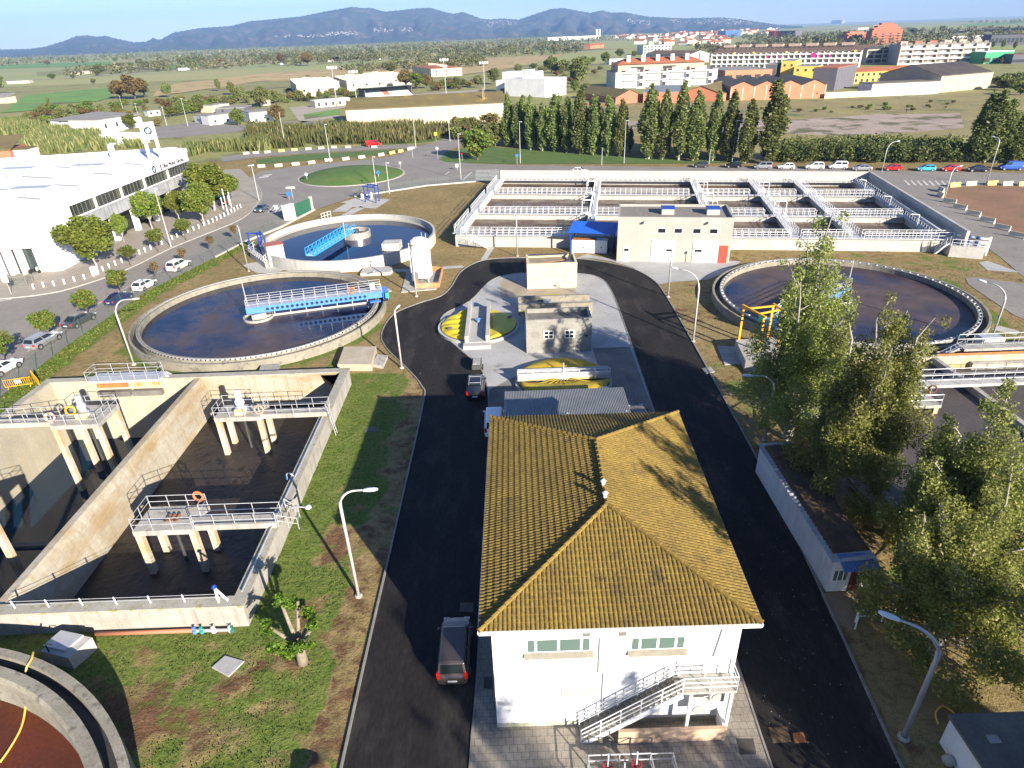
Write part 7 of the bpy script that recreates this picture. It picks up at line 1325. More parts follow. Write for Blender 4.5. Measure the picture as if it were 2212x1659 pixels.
for i, (x, y) in enumerate(FR):
    k = min(i, len(FR)-2); d = q('b',*FR[k+1])-q('b',*FR[k]); barrier(q('b',x,y), math.atan2(d.y,d.x), i in (8,9), f'{ordn(i,11)} from the left of the concrete barriers along the roundabout edge', 'barriers at the roundabout', 1.0)
BRr = [(-80,1265),(0,1260),(95,1255),(210,1245),(315,1236),(430,1229),(535,1222),(640,1215),(755,1214),(970,1213)]
for i, (x, y) in enumerate(BRr):
    k = min(i, len(BRr)-2); d = q('b',*BRr[k+1])-q('b',*BRr[k]); barrier(q('b',x,y), math.atan2(d.y,d.x), i in (3,4), f'{ordn(i,10)} from the left of the barriers along the side lane before the reeds', 'barriers along the side lane', .9)
RRr = [(1640,240),(1642,205),(1735,172),(1845,163),(1990,160),(2095,163),(2205,165),(1700,285),(1770,325),(1862,370),(1957,415),(2060,467),(2160,520)]
for i, (x, y) in enumerate(RRr): barrier(q('i',x,y), .1 if 1 < i < 7 else (1.4 if i < 2 else 1.15+.9), i in (2,4,6), (f'{ORD[i-2]} from the left of the barriers along the far side of the soil plot' if 1 < i < 7 else (f'{"nearer" if i == 0 else "farther"} of the two barriers at the left corner of the soil plot' if i < 2 else f'{ORD[i-7]} from the back of the barriers along the near side of the soil plot')), 'barriers round the soil plot', 1.1)

# ================================================================== BACKGROUND BUILDINGS
def Pm(nm, c, c2=None): return mat('wall_'+nm, c, c2 or tuple(x*.86 for x in c), scale=.25, rough=.85, fine=.05)
WC = dict(white=Pm('white',(.74,.74,.72)), cream=Pm('cream',(.60,.53,.38)), sand=Pm('sand',(.52,.46,.36)), tan=Pm('tan',(.44,.37,.27)), brick=brick_m, orange=Pm('orange',(.50,.20,.11)), yellow=Pm('yellow',(.66,.52,.12)), grey=Pm('grey',(.34,.34,.34)), dgrey=Pm('dgrey',(.12,.12,.14)), pink=Pm('pink',(.48,.36,.28)), terr=Pm('terracotta',(.42,.15,.09)), green=Pm('green',(.06,.30,.16)), blue=Pm('blue',(.06,.14,.35)), pale=Pm('pale',(.52,.54,.52)))
RCm = dict(dark=roof_dark, red=roof_red, brown=mat('brown_roof', (.12,.075,.045), (.16,.10,.06), scale=.2, rough=.9), grey=mat('grey_roof', (.26,.25,.22), (.20,.19,.17), scale=.2, rough=.9), olive=mat('mossy_roof', (.16,.125,.045), (.11,.09,.04), scale=.12, rough=.95, c3=(.26,.19,.03), s3=.2, t3=(.6,.7)), blue=mat('slate_roof', (.20,.23,.26), (.16,.18,.2), scale=.2, rough=.7), black=mat('black_roof', (.045,.04,.038), (.07,.06,.05), scale=.2, rough=.9), white=white_wall)
winm = mat('far_window', (.05,.055,.06), rough=.2); winl = mat('pale_window', (.24,.22,.19), (.12,.11,.1), scale=.6, rough=.5); shut = mat('shutter', (.34,.33,.30), rough=.7)  # winl: paler, shutter-like window tone with darker mottling
def bld(label, c, A, B, ytop, depth, wall='white', roof='flat', rc='grey', wins=None, name='building', cat='building', rise=2.0, hmax=None, ridge='x', ngab=1, wm=None, base=0.0, eave=.4, bk=None):
    a, b_ = q(c,*A), q(c,*B); h = zat(a, D(c,0,ytop)[1]) if hmax is None else hmax; th, L_ = orient(a, b_)
    if bk: v = g(*D(c,*bk), h); v = Vector((v.x-a.x, v.y-a.y, 0)); depth = v.length; th = math.atan2(v.y, v.x)-PI/2
    t = thing(name, label, cat, (a.x,a.y,base), th); w_ = WC[wall]
    MB().box(0,L_,0,depth,-.2,h).build('wall', w_, t, rel=False); R_ = MB()
    if roof == 'flat': R_.box(-.05,L_+.05,-.05,depth+.05,h,h+.35)
    elif roof == 'parapet': R_.box(.3,L_-.3,.3,depth-.3,h-.3,h+.02)
    elif roof == 'mono': R_.add([(-eave,-eave,h-.1),(L_+eave,-eave,h-.1),(L_+eave,depth+eave,h+rise),(-eave,depth+eave,h+rise),(-eave,-eave,h+.15),(L_+eave,-eave,h+.15),(L_+eave,depth+eave,h+rise+.25),(-eave,depth+eave,h+rise+.25)], [(3,2,1,0),(4,5,6,7),(0,1,5,4),(1,2,6,5),(2,3,7,6),(3,0,4,7)])
    elif roof == 'hip':
        k = min(depth/2, L_/2-.1); R_.add([(-eave,-eave,h),(L_+eave,-eave,h),(L_+eave,depth+eave,h),(-eave,depth+eave,h),(k,depth/2,h+rise),(L_-k,depth/2,h+rise)], [(0,1,5,4),(1,2,5),(2,3,4,5),(3,0,4),(3,2,1,0)])
    else:
        G_ = MB()
        for i in range(ngab):
            if ridge == 'x': y0, y1 = depth*i/ngab, depth*(i+1)/ngab; ym = (y0+y1)/2; R_.add([(-eave,y0-eave,h-.15),(L_+eave,y0-eave,h-.15),(L_+eave,ym,h+rise),(-eave,ym,h+rise),(L_+eave,y1+eave,h-.15),(-eave,y1+eave,h-.15)], [(0,1,2,3),(3,2,4,5)]); G_.add([(0,y0,h),(0,y1,h),(0,ym,h+rise-.2)], [(0,2,1)]); G_.add([(L_,y0,h),(L_,y1,h),(L_,ym,h+rise-.2)], [(0,1,2)])
            else: x0, x1 = L_*i/ngab, L_*(i+1)/ngab; xm = (x0+x1)/2; R_.add([(x0-eave*.2,-eave,h-.1),(xm,-eave,h+rise),(xm,depth+eave,h+rise),(x0-eave*.2,depth+eave,h-.1),(x1+eave*.2,-eave,h-.1),(x1+eave*.2,depth+eave,h-.1)], [(0,1,2,3),(1,4,5,2)]); G_.add([(x0,0,h),(x1,0,h),(xm,0,h+rise-.25)], [(0,1,2)])
        G_.build('gable', w_, t, rel=False)
    R_.build('roof', RCm[rc], t, rel=False)
    if wins:
        nx_, nz_, z0, dz, ww, wh = wins; wmesh = MB().box(0,ww,-.06,.02,0,wh).build('window', wm or winm, t, rel=False); first = True
        for i in range(nx_):
            for j in range(nz_):
                o = wmesh if first else wmesh.copy(); 
                if not first: COL.objects.link(o)
                first = False; o.location = (L_*(i+.5)/nx_-ww/2, 0, z0+j*dz)
    return t, L_, h
def extra(t, nm, x0, x1, y0, y1, z0, z1, m): return MB().box(x0,x1,y0,y1,z0,z1).build(nm, m, t, rel=False)
# left: white utility buildings, cabins, pavilion
bld('long white utility building with a flat grey roof among the reeds', 'a', (435,1065), (785,1092), 985, 22, 'white', 'mono', 'grey', (2,1,3.5,3,1.6,.6), rise=1.2)
bld('taller white block adjoining the long utility building', 'a', (840,1100), (1020,1068), 990, 16, 'white', 'flat', 'grey', (2,1,2.0,3,1.2,1.8)); bld('low white annexe in front of the utility building', 'a', (835,1185), (1090,1192), 1112, 8, 'white', 'flat', 'white', (2,1,2.6,3,1.0,.5)); bld('small low pale annexe right of the white annexe', 'a', (1095,1190), (1185,1180), 1120, 6, 'cream', 'flat', 'white')
t, L_, h = bld('house with an orange tiled roof and red gable at the left edge behind the dealership', 'a', (-60,1330), (112,1318), 1240, 14, 'terr', 'mono', 'olive', rise=3.0); t2 = bld('small white hut beside the orange roofed house', 'a', (118,1310), (235,1305), 1235, 7, 'white', 'flat', 'olive'); 
for A, B, yt, dp, w_, lab in (((1600,1005),(1722,1022),948,9,'pale','first pale cabin in the row in the car park'),((1722,1028),(1920,1005),955,8,'white','white cabin nearest the round tree in the car park'),((1755,925),(1890,905),868,9,'cream','low cream hut behind the white cabins'),((1770,935),(2010,925),895,14,'dgrey','dark grey flat roofed shed behind the cabins'),((2060,1018),(2250,1000),930,14,'white','white club house with a blue door beside the pitch'),((2135,868),(2207,865),826,4,'cream','small cream ticket kiosk behind the pitch'),((1220,955),(1320,945),915,6,'white','little white hut behind the orange bushes')): bld(lab, 'a', A, B, yt, dp, w_, 'flat', 'grey', (2,1,.8,3,1.1,1.2))
bld('low cream changing rooms with a blue door beside the pitch', 'b', (490,885), (775,858), 832, 7, 'cream', 'flat', 'white', (5,1,.6,3,1.3,1.8)); bld('small farm building at the far left edge with a lean-to roof', 'a', (-40,850), (65,848), 800, 8, 'sand', 'mono', 'grey'); bld('long low greenhouse-like farm shed far left beside the highway', 'a', (60,690), (245,682), 668, 10, 'sand', 'flat', 'grey'); bld('low pale farm building before the highway far left', 'a', (620,615), (755,605), 590, 10, 'sand', 'gable', 'grey', rise=1.0)
# terraces of cream houses
for A, B, yt, dp, lab, n_, bk_ in (((345,798),(512,768),700,62,'left terrace of cream stepped-roof houses',5,(275,655)),((752,748),(908,722),668,75,'middle terrace of cream stepped-roof houses',6,(632,632)),((1010,712),(1172,690),645,80,'right terrace of cream stepped-roof houses',6,(855,608))):
    t, L_, h = bld(lab+' behind the sports ground', 'b', A, B, yt, dp, 'sand', 'flat', 'grey', (3,1,3.0,3,1.5,1.4), name='terrace_house_block', bk=bk_)
    p0_ = q('b',*A); v_ = g(*D('b',*bk_), h); dp = math.hypot(v_.x-p0_.x, v_.y-p0_.y)
    for i in range(n_):
        y = dp*i/n_; extra(t, 'stepped_wall', -.1, L_+.1, y, y+.4, h, h+1.3, WC['cream']); extra(t, 'roof_box', L_*.3, L_*.5, y+2, y+6, h+.3, h+1.8, WC['cream']); extra(t, 'side_window', -.06, .02, y+5, y+7, 2.6, 4.2, winm)
t, L_, h = bld('pale terrace with stepped red tiled roofs beyond the yellow-green trees', 'b', (1438,632), (1562,615), 565, 80, 'cream', 'hip', 'red', (3,2,.8,2.8,1.2,1.5), name='terrace_house_block', rise=1.5, bk=(1280,542))
for i in range(6): extra(t, 'chimney', L_*.45, L_*.6, 8+i*12, 9.2+i*12, h, h+2.6, WC['pink'])
# grandstand
a, b_ = q('b',912,828), q('b',1292,795); t, L_ = building('grandstand', 'football grandstand with white seats under a dark roof', 'grandstand', a, b_); h = zat(a, D('b',0,735)[1]); m_ = MB(); m_.add([(0,0,.8),(L_,0,.8),(L_,11,5.5),(0,11,5.5),(0,11,0),(L_,11,0),(0,0,0),(L_,0,0)], [(0,1,2,3),(3,2,5,4),(6,7,1,0),(0,3,4,6),(1,7,5,2)]); m_.build('seating', white_wall, t, rel=False); extra(t, 'back_wall', 0, L_, 11, 11.4, 0, h, WC['dgrey']); m_ = MB(); m_.add([(-1,-1,h+.6),(L_+1,-1,h+.6),(L_+1,12,h-.4),(-1,12,h-.4),(-1,-1,h+1),(L_+1,-1,h+1),(L_+1,12,h),(-1,12,h)], [(3,2,1,0),(4,5,6,7),(0,1,5,4),(1,2,6,5),(2,3,7,6),(3,0,4,7)]); m_.build('roof', mat('dark_green_roof', (.03,.06,.07), rough=.7), t, rel=False)
for x in (0, L_): extra(t, 'side_wall', x-.2, x+.2, 2, 11, 0, h, WC['dgrey'])
MB().add([(L_*.42,3,2.2),(L_*.55,3,2.2),(L_*.55,9,4.8),(L_*.42,9,4.8)], [(0,1,2,3)]).build('red_seats', WC['terr'], t, rel=False)
# long twin-roofed warehouse
t, L_, h = bld('long pale concrete warehouse with a mossy twin roof behind the reeds', 'b', (758,1050), (2075,985), 900, 34, 'sand', 'gable', 'olive', None, name='warehouse', rise=2.6, ngab=2); 
for i in range(12): extra(t, 'pilaster', L_*i/11-.25, L_*i/11+.25, -.12, 0, 0, h, WC['tan'])
# white modern buildings
t, L_, h = bld('white modern school block with a slanted white upper wall', 'b', (1970,775), (2230,778), 665, 26, 'white', 'flat', 'white', (1,1,1.0,3,16,2.4)); extra(t, 'upper_wall', 0, L_, 8, 20, h, h+4.5, WC['white'])
t, L_, h = bld('white cubic school wing with tall roof boxes', 'c', (0,770), (110,768), 650, 24, 'white', 'flat', 'white', (3,1,1.0,3,4,2.0)); t, L_, h = bld('recessed pale middle part between the white school wings', 'c', (108,785), (268,785), 700, 20, 'pink', 'flat', 'white', (4,1,1.0,3,3,2.6)); t, L_, h = bld('bright white blank school hall at the end of the school', 'c', (268,800), (440,775), 655, 30, 'white', 'flat', 'white', (4,1,.8,3,2.0,.7)); extra(t, 'roof_box', L_*.1, L_*.3, 12, 18, h, h+5, WC['white']); extra(t, 'roof_box', L_*.6, L_*.7, 14, 18, h, h+3, WC['white'])
# brick warehouses
bld('red-brown gabled brick warehouse, leftmost of the brick group', 'c', (845,855), (1068,838), 800, 40, 'terr', 'gable', 'olive', None, 'warehouse', rise=3.2, ridge='y'); bld('brick warehouse with a pale blue-grey roof', 'c', (1070,845), (1372,842), 760, 42, 'orange', 'flat', 'blue', None, 'warehouse'); bld('orange gabled brick warehouse right of the blue-grey roof', 'c', (1362,825), (1722,832), 765, 45, 'orange', 'gable', 'olive', None, 'warehouse', rise=3.5, ridge='y')
t, L_, h = bld('long row of orange brick gables with dark sheet roofs', 'd', (-200,825), (570,805), 712, 48, 'orange', 'gable', 'dark', None, 'warehouse', rise=2.3, ridge='y', ngab=4)
for i in range(9): extra(t, 'pilaster', L_*i/8-.25, L_*i/8+.25, -.14, 0, 0, h, WC['sand'])
bld('tall orange stepped brick hall behind the gabled row', 'c', (1738,662), (2122,648), 580, 50, 'orange', 'parapet', 'grey', (5,1,1.2,3,4,2.0), 'warehouse'); bld('low orange brick boundary wall left of the red-brown warehouse', 'c', (600,862), (845,868), 845, .4, 'orange', 'flat', 'grey', None, 'brick_wall', 'wall')
# white apartments with a red roof
t, L_, h = bld('white three-storey apartment block with a red tiled attic roof', 'c', (842,735), (1672,700), 598, 26, 'pale', 'flat', 'grey', None, 'apartment_block'); extra(t, 'attic', 2, L_-8, 3, 22, h+.3, h+4.2, WC['pink'])
m_ = MB(); m_.add([(1,2,h+4.2),(L_-7,2,h+4.2),(L_-7,23,h+4.2),(1,23,h+4.2),(9,12.5,h+7.4),(L_-15,12.5,h+7.4)], [(0,1,5,4),(1,2,5),(2,3,4,5),(3,0,4),(3,2,1,0)]); m_.build('attic_roof', roof_red, t, rel=False)
for i in range(6): extra(t, 'chimney', 8+i*(L_-18)/5, 10.2+i*(L_-18)/5, 6, 8, h+4, h+9, WC['white'])
for i in range(4):
    x = 4+i*(L_-6)/4; extra(t, 'dark_joint', x+(L_-6)/4-5, x+(L_-6)/4-3.4, -.05, .02, 1, h-.5, WC['dgrey'])
    for j in range(3): extra(t, 'window', x+2, x+9, -.08, .02, 1.2+j*3.9, 3.7+j*3.9, shut); extra(t, 'window', x+11, x+13, -.08, .02, 1.4+j*3.9, 3.4+j*3.9, winm); extra(t, 'balcony', x+1, x+10, -1.3, 0, .7+j*3.9, 1.0+j*3.9, WC['white'])
for x in (10, 30, 50, 70): extra(t, 'attic_window', x, x+8, 2.9, 3.02, h+1.2, h+2.8, winm) if x+8 < L_-9 else None
# long apartment row with balconies
t, L_, h = bld('very long cream apartment row with a brown roof and washing on its balconies', 'd', (-360,570), (850,560), 440, 22, 'cream', 'mono', 'brown', (26,4,1.4,3.3,2.6,1.7), 'apartment_block', rise=2.2, wm=winl); rr = np.random.default_rng(3)
for i in range(27): extra(t, 'partition', L_*i/26-.25, L_*i/26+.25, -1.4, 0, 0, h, WC['white'])
for j in range(4): extra(t, 'balcony', 0, L_, -1.5, 0, .3+j*3.3, 1.2+j*3.3, WC['white'])
for i in range(22): x = L_*rr.random(); extra(t, 'washing', x, x+1.8, -1.6, -1.5, 1.6+3.3*(i % 4), 3.0+3.3*(i % 4), (WC['blue'],WC['white'],mat('magenta_cloth', (.5,.02,.22)),WC['yellow'])[i % 4])
extra(t, 'magenta_awning', L_*.69, L_*.72, -1.65, -1.5, 8, 11.5, mat('magenta_cloth', (.5,.02,.22)))
t, L_, h = bld('second cream apartment row with a brown roof behind the long row', 'd', (-300,470), (810,455), 400, 20, 'sand', 'mono', 'brown', (30,1,8.5,3,2,1.5), 'apartment_block', rise=2.5)
for i in range(8): extra(t, 'roof_box', L_*i/8+4, L_*i/8+16, 6, 14, h+.4, h+3.5, WC['pink'])
t, L_, h = bld('beige gabled apartment building with a brown roof at the end of the long row', 'd', (905,530), (1100,520), 405, 40, 'sand', 'gable', 'brown', (3,4,1.2,3.4,6,2.4), 'apartment_block', rise=3, ridge='x')
t, L_, h = bld('white four-storey apartment block with rows of balconies and roof terraces', 'd', (1165,535), (1882,515), 372, 24, 'grey', 'flat', 'grey', (14,4,1.0,4.2,3.0,2.2), 'apartment_block', wm=winl)
for j in range(4): extra(t, 'balcony', 0, L_, -1.8, 0, .1+j*(h/4), 1.3+j*(h/4), WC['white'])
for i in range(8): extra(t, 'partition', L_*i/7-.4, L_*i/7+.4, -1.9, 0, 0, h, WC['pink'])
for i in range(6): extra(t, 'roof_box', L_*(i+.1)/6, L_*(i+.6)/6, 4, 12, h+.3, h+2.6, WC['terr'] if i in (1, 2) else WC['pink'])
for A, B, yt, lab, st_ in (((948,360),(1196,352),255,'tall stepped terracotta apartment tower',3),((752,360),(930,352),300,'lower terracotta apartment block left of the tower',2)):
    t, L_, h = bld(lab, 'd', A, B, yt, 26, 'terr', 'flat', 'red', (4,4,1.5,3.6,3.4,1.8), 'apartment_tower')
    for k in range(st_): extra(t, 'stepped_storey', L_*(.06+.13*k), L_*(.94-.10*k), 3+3*k, 24-2*k, h+k*3.6, h+3.6+k*3.6, WC['terr']); extra(t, 'terrace_rail', L_*.02*k, L_*(1-.08*k), 1+3*k, 1.2+3*k, h+k*3.6, h+1+k*3.6, WC['orange'])
    for j in range(3): extra(t, 'balcony', 1, L_-1, -1.4, 0, 4+j*3.6, 5+j*3.6, WC['orange'])
# yellow and white houses in front
for A, B, yt, dp, w_, ro_, rc_, wn, lab in (((312,655),(505,655),545,20,'yellow','parapet','grey',(3,1,5,3,1.4,1.4),'bright yellow house with a white balcony'),((205,640),(318,640),500,24,'yellow','flat','grey',(2,1,7,3,1.2,1.4),'taller yellow house behind the bright yellow one'),((80,640),(170,640),530,22,'dgrey','flat','grey',None,'grey blank house wall left of the yellow houses'),((805,690),(1082,676),592,16,'yellow','gable','red',(6,2,1,3.0,1.6,1.6),'yellow terrace with a red tiled roof'),((1082,676),(1322,655),585,16,'white','gable','red',(5,2,1,3.0,2.0,1.6),'white terrace adjoining the yellow terrace'),((650,745),(812,700),560,12,'dgrey','flat','red',None,'dark grey gable wall in front of the yellow terrace'),((505,640),(665,640),578,14,'dgrey','flat','dark',None,'dark flat roofed shed between the yellow house and the grey gable'),((950,792),(1502,768),692,12,'white','flat','dark',None,'long low white warehouse with a dark roof beside the waste ground'),((840,520),(1010,520),500,14,'orange','hip','brown',None,'orange house with a hipped brown roof before the beige gable')): bld(lab, 'd', A, B, yt, dp, w_, ro_, rc_, wn, 'house' if 'house' in lab else 'building', rise=2.0)  # the gable wall is one plain dark grey
t, L_, h = bld('large tan concrete warehouse with a dark brown pitched roof at the right', 'd', (1505,762), (1920,722), 622, 34, 'tan', 'gable', 'black', None, 'warehouse', rise=4.5); [extra(t, 'pilaster', L_*i/5-.3, L_*i/5+.3, -.1, 0, 0, h, WC['sand']) for i in range(6)]
a, b_ = q('d',572,808), q('d',950,792); m_ = MB(); m_.beam(a+Vector((0,0,1.3)), b_+Vector((0,0,1.3)), .3, 2.6); tag(m_.build('boundary_wall', WC['cream']), 'cream boundary wall between the brick gables and the white warehouse', 'wall')
bld('dark glass hall at the right edge behind the conifers', 'd', (1925,375), (2330,365), 290, 40, 'dgrey', 'flat', 'black', (12,1,3,3,3,5)); bld('green fronted shop with a white canopy at the right', 'd', (1875,525), (2105,515), 428, 25, 'green', 'flat', 'white', (4,1,1,3,4,3)); bld('dark store building right of the green shop', 'd', (2105,525), (2300,520), 450, 25, 'dgrey', 'flat', 'brown', (4,1,1,3,4,2)); bld('pale truck depot behind the dark glass hall', 'd', (1615,330), (1925,320), 298, 14, 'white', 'flat', 'blue'); bld('blue store building among the far town roofs', 'c', (1745,305), (1868,298), 252, 30, 'blue', 'flat', 'blue'); bld('pale row house block left of the long apartment row', 'c', (1070,450), (1300,440), 375, 24, 'pale', 'flat', 'grey', (8,3,1.5,3.6,3,1.8), 'apartment_block'); bld('grey gabled end house before the long apartment row', 'c', (1090,510), (1450,520), 440, 26, 'grey', 'gable', 'brown', (4,2,2,3.5,1.5,1.5), 'house', rise=3); bld('white flat roofed house behind the white apartment block', 'c', (795,530), (1060,520), 490, 20, 'white', 'flat', 'white', (5,1,1.5,3,2,1.5), 'house'); bld('long far white factory with twin silos behind it', 'c', (290,335), (712,318), 308, 40, 'white', 'flat', 'white'); bld('small orange gabled farmhouse beside the far highway', 'c', (640,398), (750,390), 372, 14, 'orange', 'gable', 'red', (2,1,1,3,3,2.5), 'house', rise=3); bld('low dark barn left of the orange farmhouse', 'c', (470,395), (640,388), 372, 14, 'dgrey', 'gable', 'brown', None, 'barn', rise=3)
for k, x in enumerate((690, 712)): p = q('c',x,312); h = zat(p, 238*.2634); tag(MB().lathe([(5,0),(5,h-2),(3,h),(.01,h)], p, 16).build('silo_tower', white_wall), ('left','right')[k]+' of the twin white silos behind the far factory', 'silo')
# the advertising box on the far store and the horizon hotel
t, L_, h = bld('dark store box with a red sign and coloured panels far away in the town', 'd', (110,312), (328,308), 258, 30, 'dgrey', 'flat', 'black', name='store'); extra(t, 'red_panel', L_*.13, L_*.42, -.5, -.1, h*.1, h*1.02, mat('red_sign', (.65,.02,.02), rough=.6)); m_ = MB(); x_ = L_*.275; m_.add([(x_-5,-.6,h*.25),(x_-2.4,-.6,h*.25),(x_,-.6,h*.75),(x_+2.4,-.6,h*.25),(x_+5,-.6,h*.25),(x_+1.2,-.6,h*.95),(x_-1.2,-.6,h*.95)], [(0,1,2,6),(2,3,4,5),(2,5,6)]); m_.add([(x_-2.4,-.6,h*.4),(x_+2.4,-.6,h*.4),(x_+2,-.6,h*.52),(x_-2,-.6,h*.52)], [(0,1,2,3)]); m_.build('sign_letter', mat('sign_yellow2', (.75,.5,.03), rough=.6), t, rel=False)
for x, c_ in ((.02,WC['terr']),(.96,WC['terr']),(.55,WC['terr']),(.75,WC['blue'])): extra(t, 'panel', L_*x, L_*(x+.08), -.4, -.1, h*.3, h*.7, c_)
bld('pale stepped hotel on the horizon', 'd', (628,196), (716,194), 168, 60, 'sand', 'flat', 'white', None, 'hotel'); bld('pale low hall left of the terracotta tower', 'd', (850,245), (935,240), 230, 30, 'cream', 'flat', 'white'); bld('first long white store on the far left plain', 'a', (1700,395), (1890,388), 372, 60, 'white', 'flat', 'white'); bld('second short white store on the far left plain', 'a', (1960,388), (2030,385), 368, 50, 'white', 'flat', 'white')
# lattice mast and stadium floodlights
for lab, c, b_, yt in (('floodlight mast left of the middle cream terrace','b',(665,870),540),('floodlight mast before the grandstand','b',(825,830),575),('floodlight mast behind the long warehouse roof','b',(1558,770),478),('floodlight mast beside the white school','b',(1875,762),502)):
    p = q(c,*b_); h = zat(p, D(c,0,yt)[1]); t = thing('floodlight_mast', lab, 'floodlight', p, 0, 'floodlights of the sports ground'); MB().tube([(0,0,0),(0,0,h)], .28, 6, .15).build('pole', galv, t, rel=False); MB().box(-2.6,2.6,-.1,.1,h-1.6,h-1.4).build('crossbar', galv, t, rel=False)
    for i in range(4): MB().box(-2.5+i*1.5,-1.6+i*1.5,-.3,.3,h-1.2,h-.2).build('floodlight', lamp_head_m, t, rel=False)
p = q('b',1872,985); h = zat(p, 720*.2634); t = thing('lattice_mast', 'red and white lattice mast at the end of the long warehouse', 'mast', p); m_ = MB()
for x, y in ((-.5,-.5),(.5,-.5),(.5,.5),(-.5,.5)): m_.tube([(x,y,0),(x*.5,y*.5,h)], .07, 4)
for i in range(14): z0, z1 = h*i/14, h*(i+1)/14; m_.tube([(-.5,-.5,z0),(.5,-.5,z1)], .05, 4); m_.tube([(.5,-.5,z0),(-.5,-.5,z1)], .05, 4)
m_.build('lattice', WC['pink'], t, rel=False)
# vehicles on the far highway
for x, c, y, lab, s_, nm in ((1512,'a',575,'white articulated lorry on the far highway',(16,2.6,3.6),'lorry'),(615,'b',507,'white box lorry on the far highway behind the middle terrace',(9,2.6,3.4),'lorry'),(208,'b',530,'white van with a cab on the far highway above the left terrace',(8,2.4,3.0),'lorry'),(1020,'b',488,'small white van on the far highway behind the dark trees',(5,2,2),'van'),(1582,'b',455,'white car on the far highway before the brown field end',(5,2,1.8),'van'),(1312,'b',461,'small white car on the far highway beside two posts',(4,2,1.8),'van')):
    p = q(c,x,y,1.2); t = thing('far_'+nm, lab, nm, (p.x,p.y,.4), .12); extra(t, 'cargo_box' if nm == 'lorry' else 'body', -s_[0]/2, s_[0]/2-(2.2 if nm == 'lorry' else 1), -s_[1]/2, s_[1]/2, .8, s_[2], white_paint); extra(t, 'cab', s_[0]/2-2 if nm == 'lorry' else s_[0]/2-1, s_[0]/2, -s_[1]/2, s_[1]/2, .6, s_[2]*.75, WC['grey'])
    for w_ in (-.35, .35): MB().tube([(s_[0]*w_,-s_[1]/2-.05,.5),(s_[0]*w_,s_[1]/2+.05,.5)], .5, 8).build('wheel', black, t, rel=False)
bld('white van parked on the verge behind the car park', 'a', (2138,867), (2204,864), 834, 2.2, 'white', 'flat', 'white', (1,1,1.2,3,1.2,.7), 'parked_van', 'van') if False else None
p = q('d',1243,925); PS = MB(); PS.tube([(0,0,0),(.02,0,.45),(0,0,.85),(0,0,1.2),(0,0,1.42),(0,0,1.5),(0,0,1.62),(0,0,1.72)], [.12,.13,.16,.19,.15,.07,.11,.03], 8); PS.tube([(-.2,0,1.38),(-.27,0,1.1),(-.25,.05,.82)], [.07,.055,.04], 6); PS.tube([(.2,0,1.38),(.27,0,1.1),(.25,.05,.82)], [.07,.055,.04], 6); o = PS.build('person', mat('dark_clothes', (.03,.035,.06), rough=.9), smooth=True); o.location = p; tag(o, 'person in dark clothes walking across the waste ground', 'person')
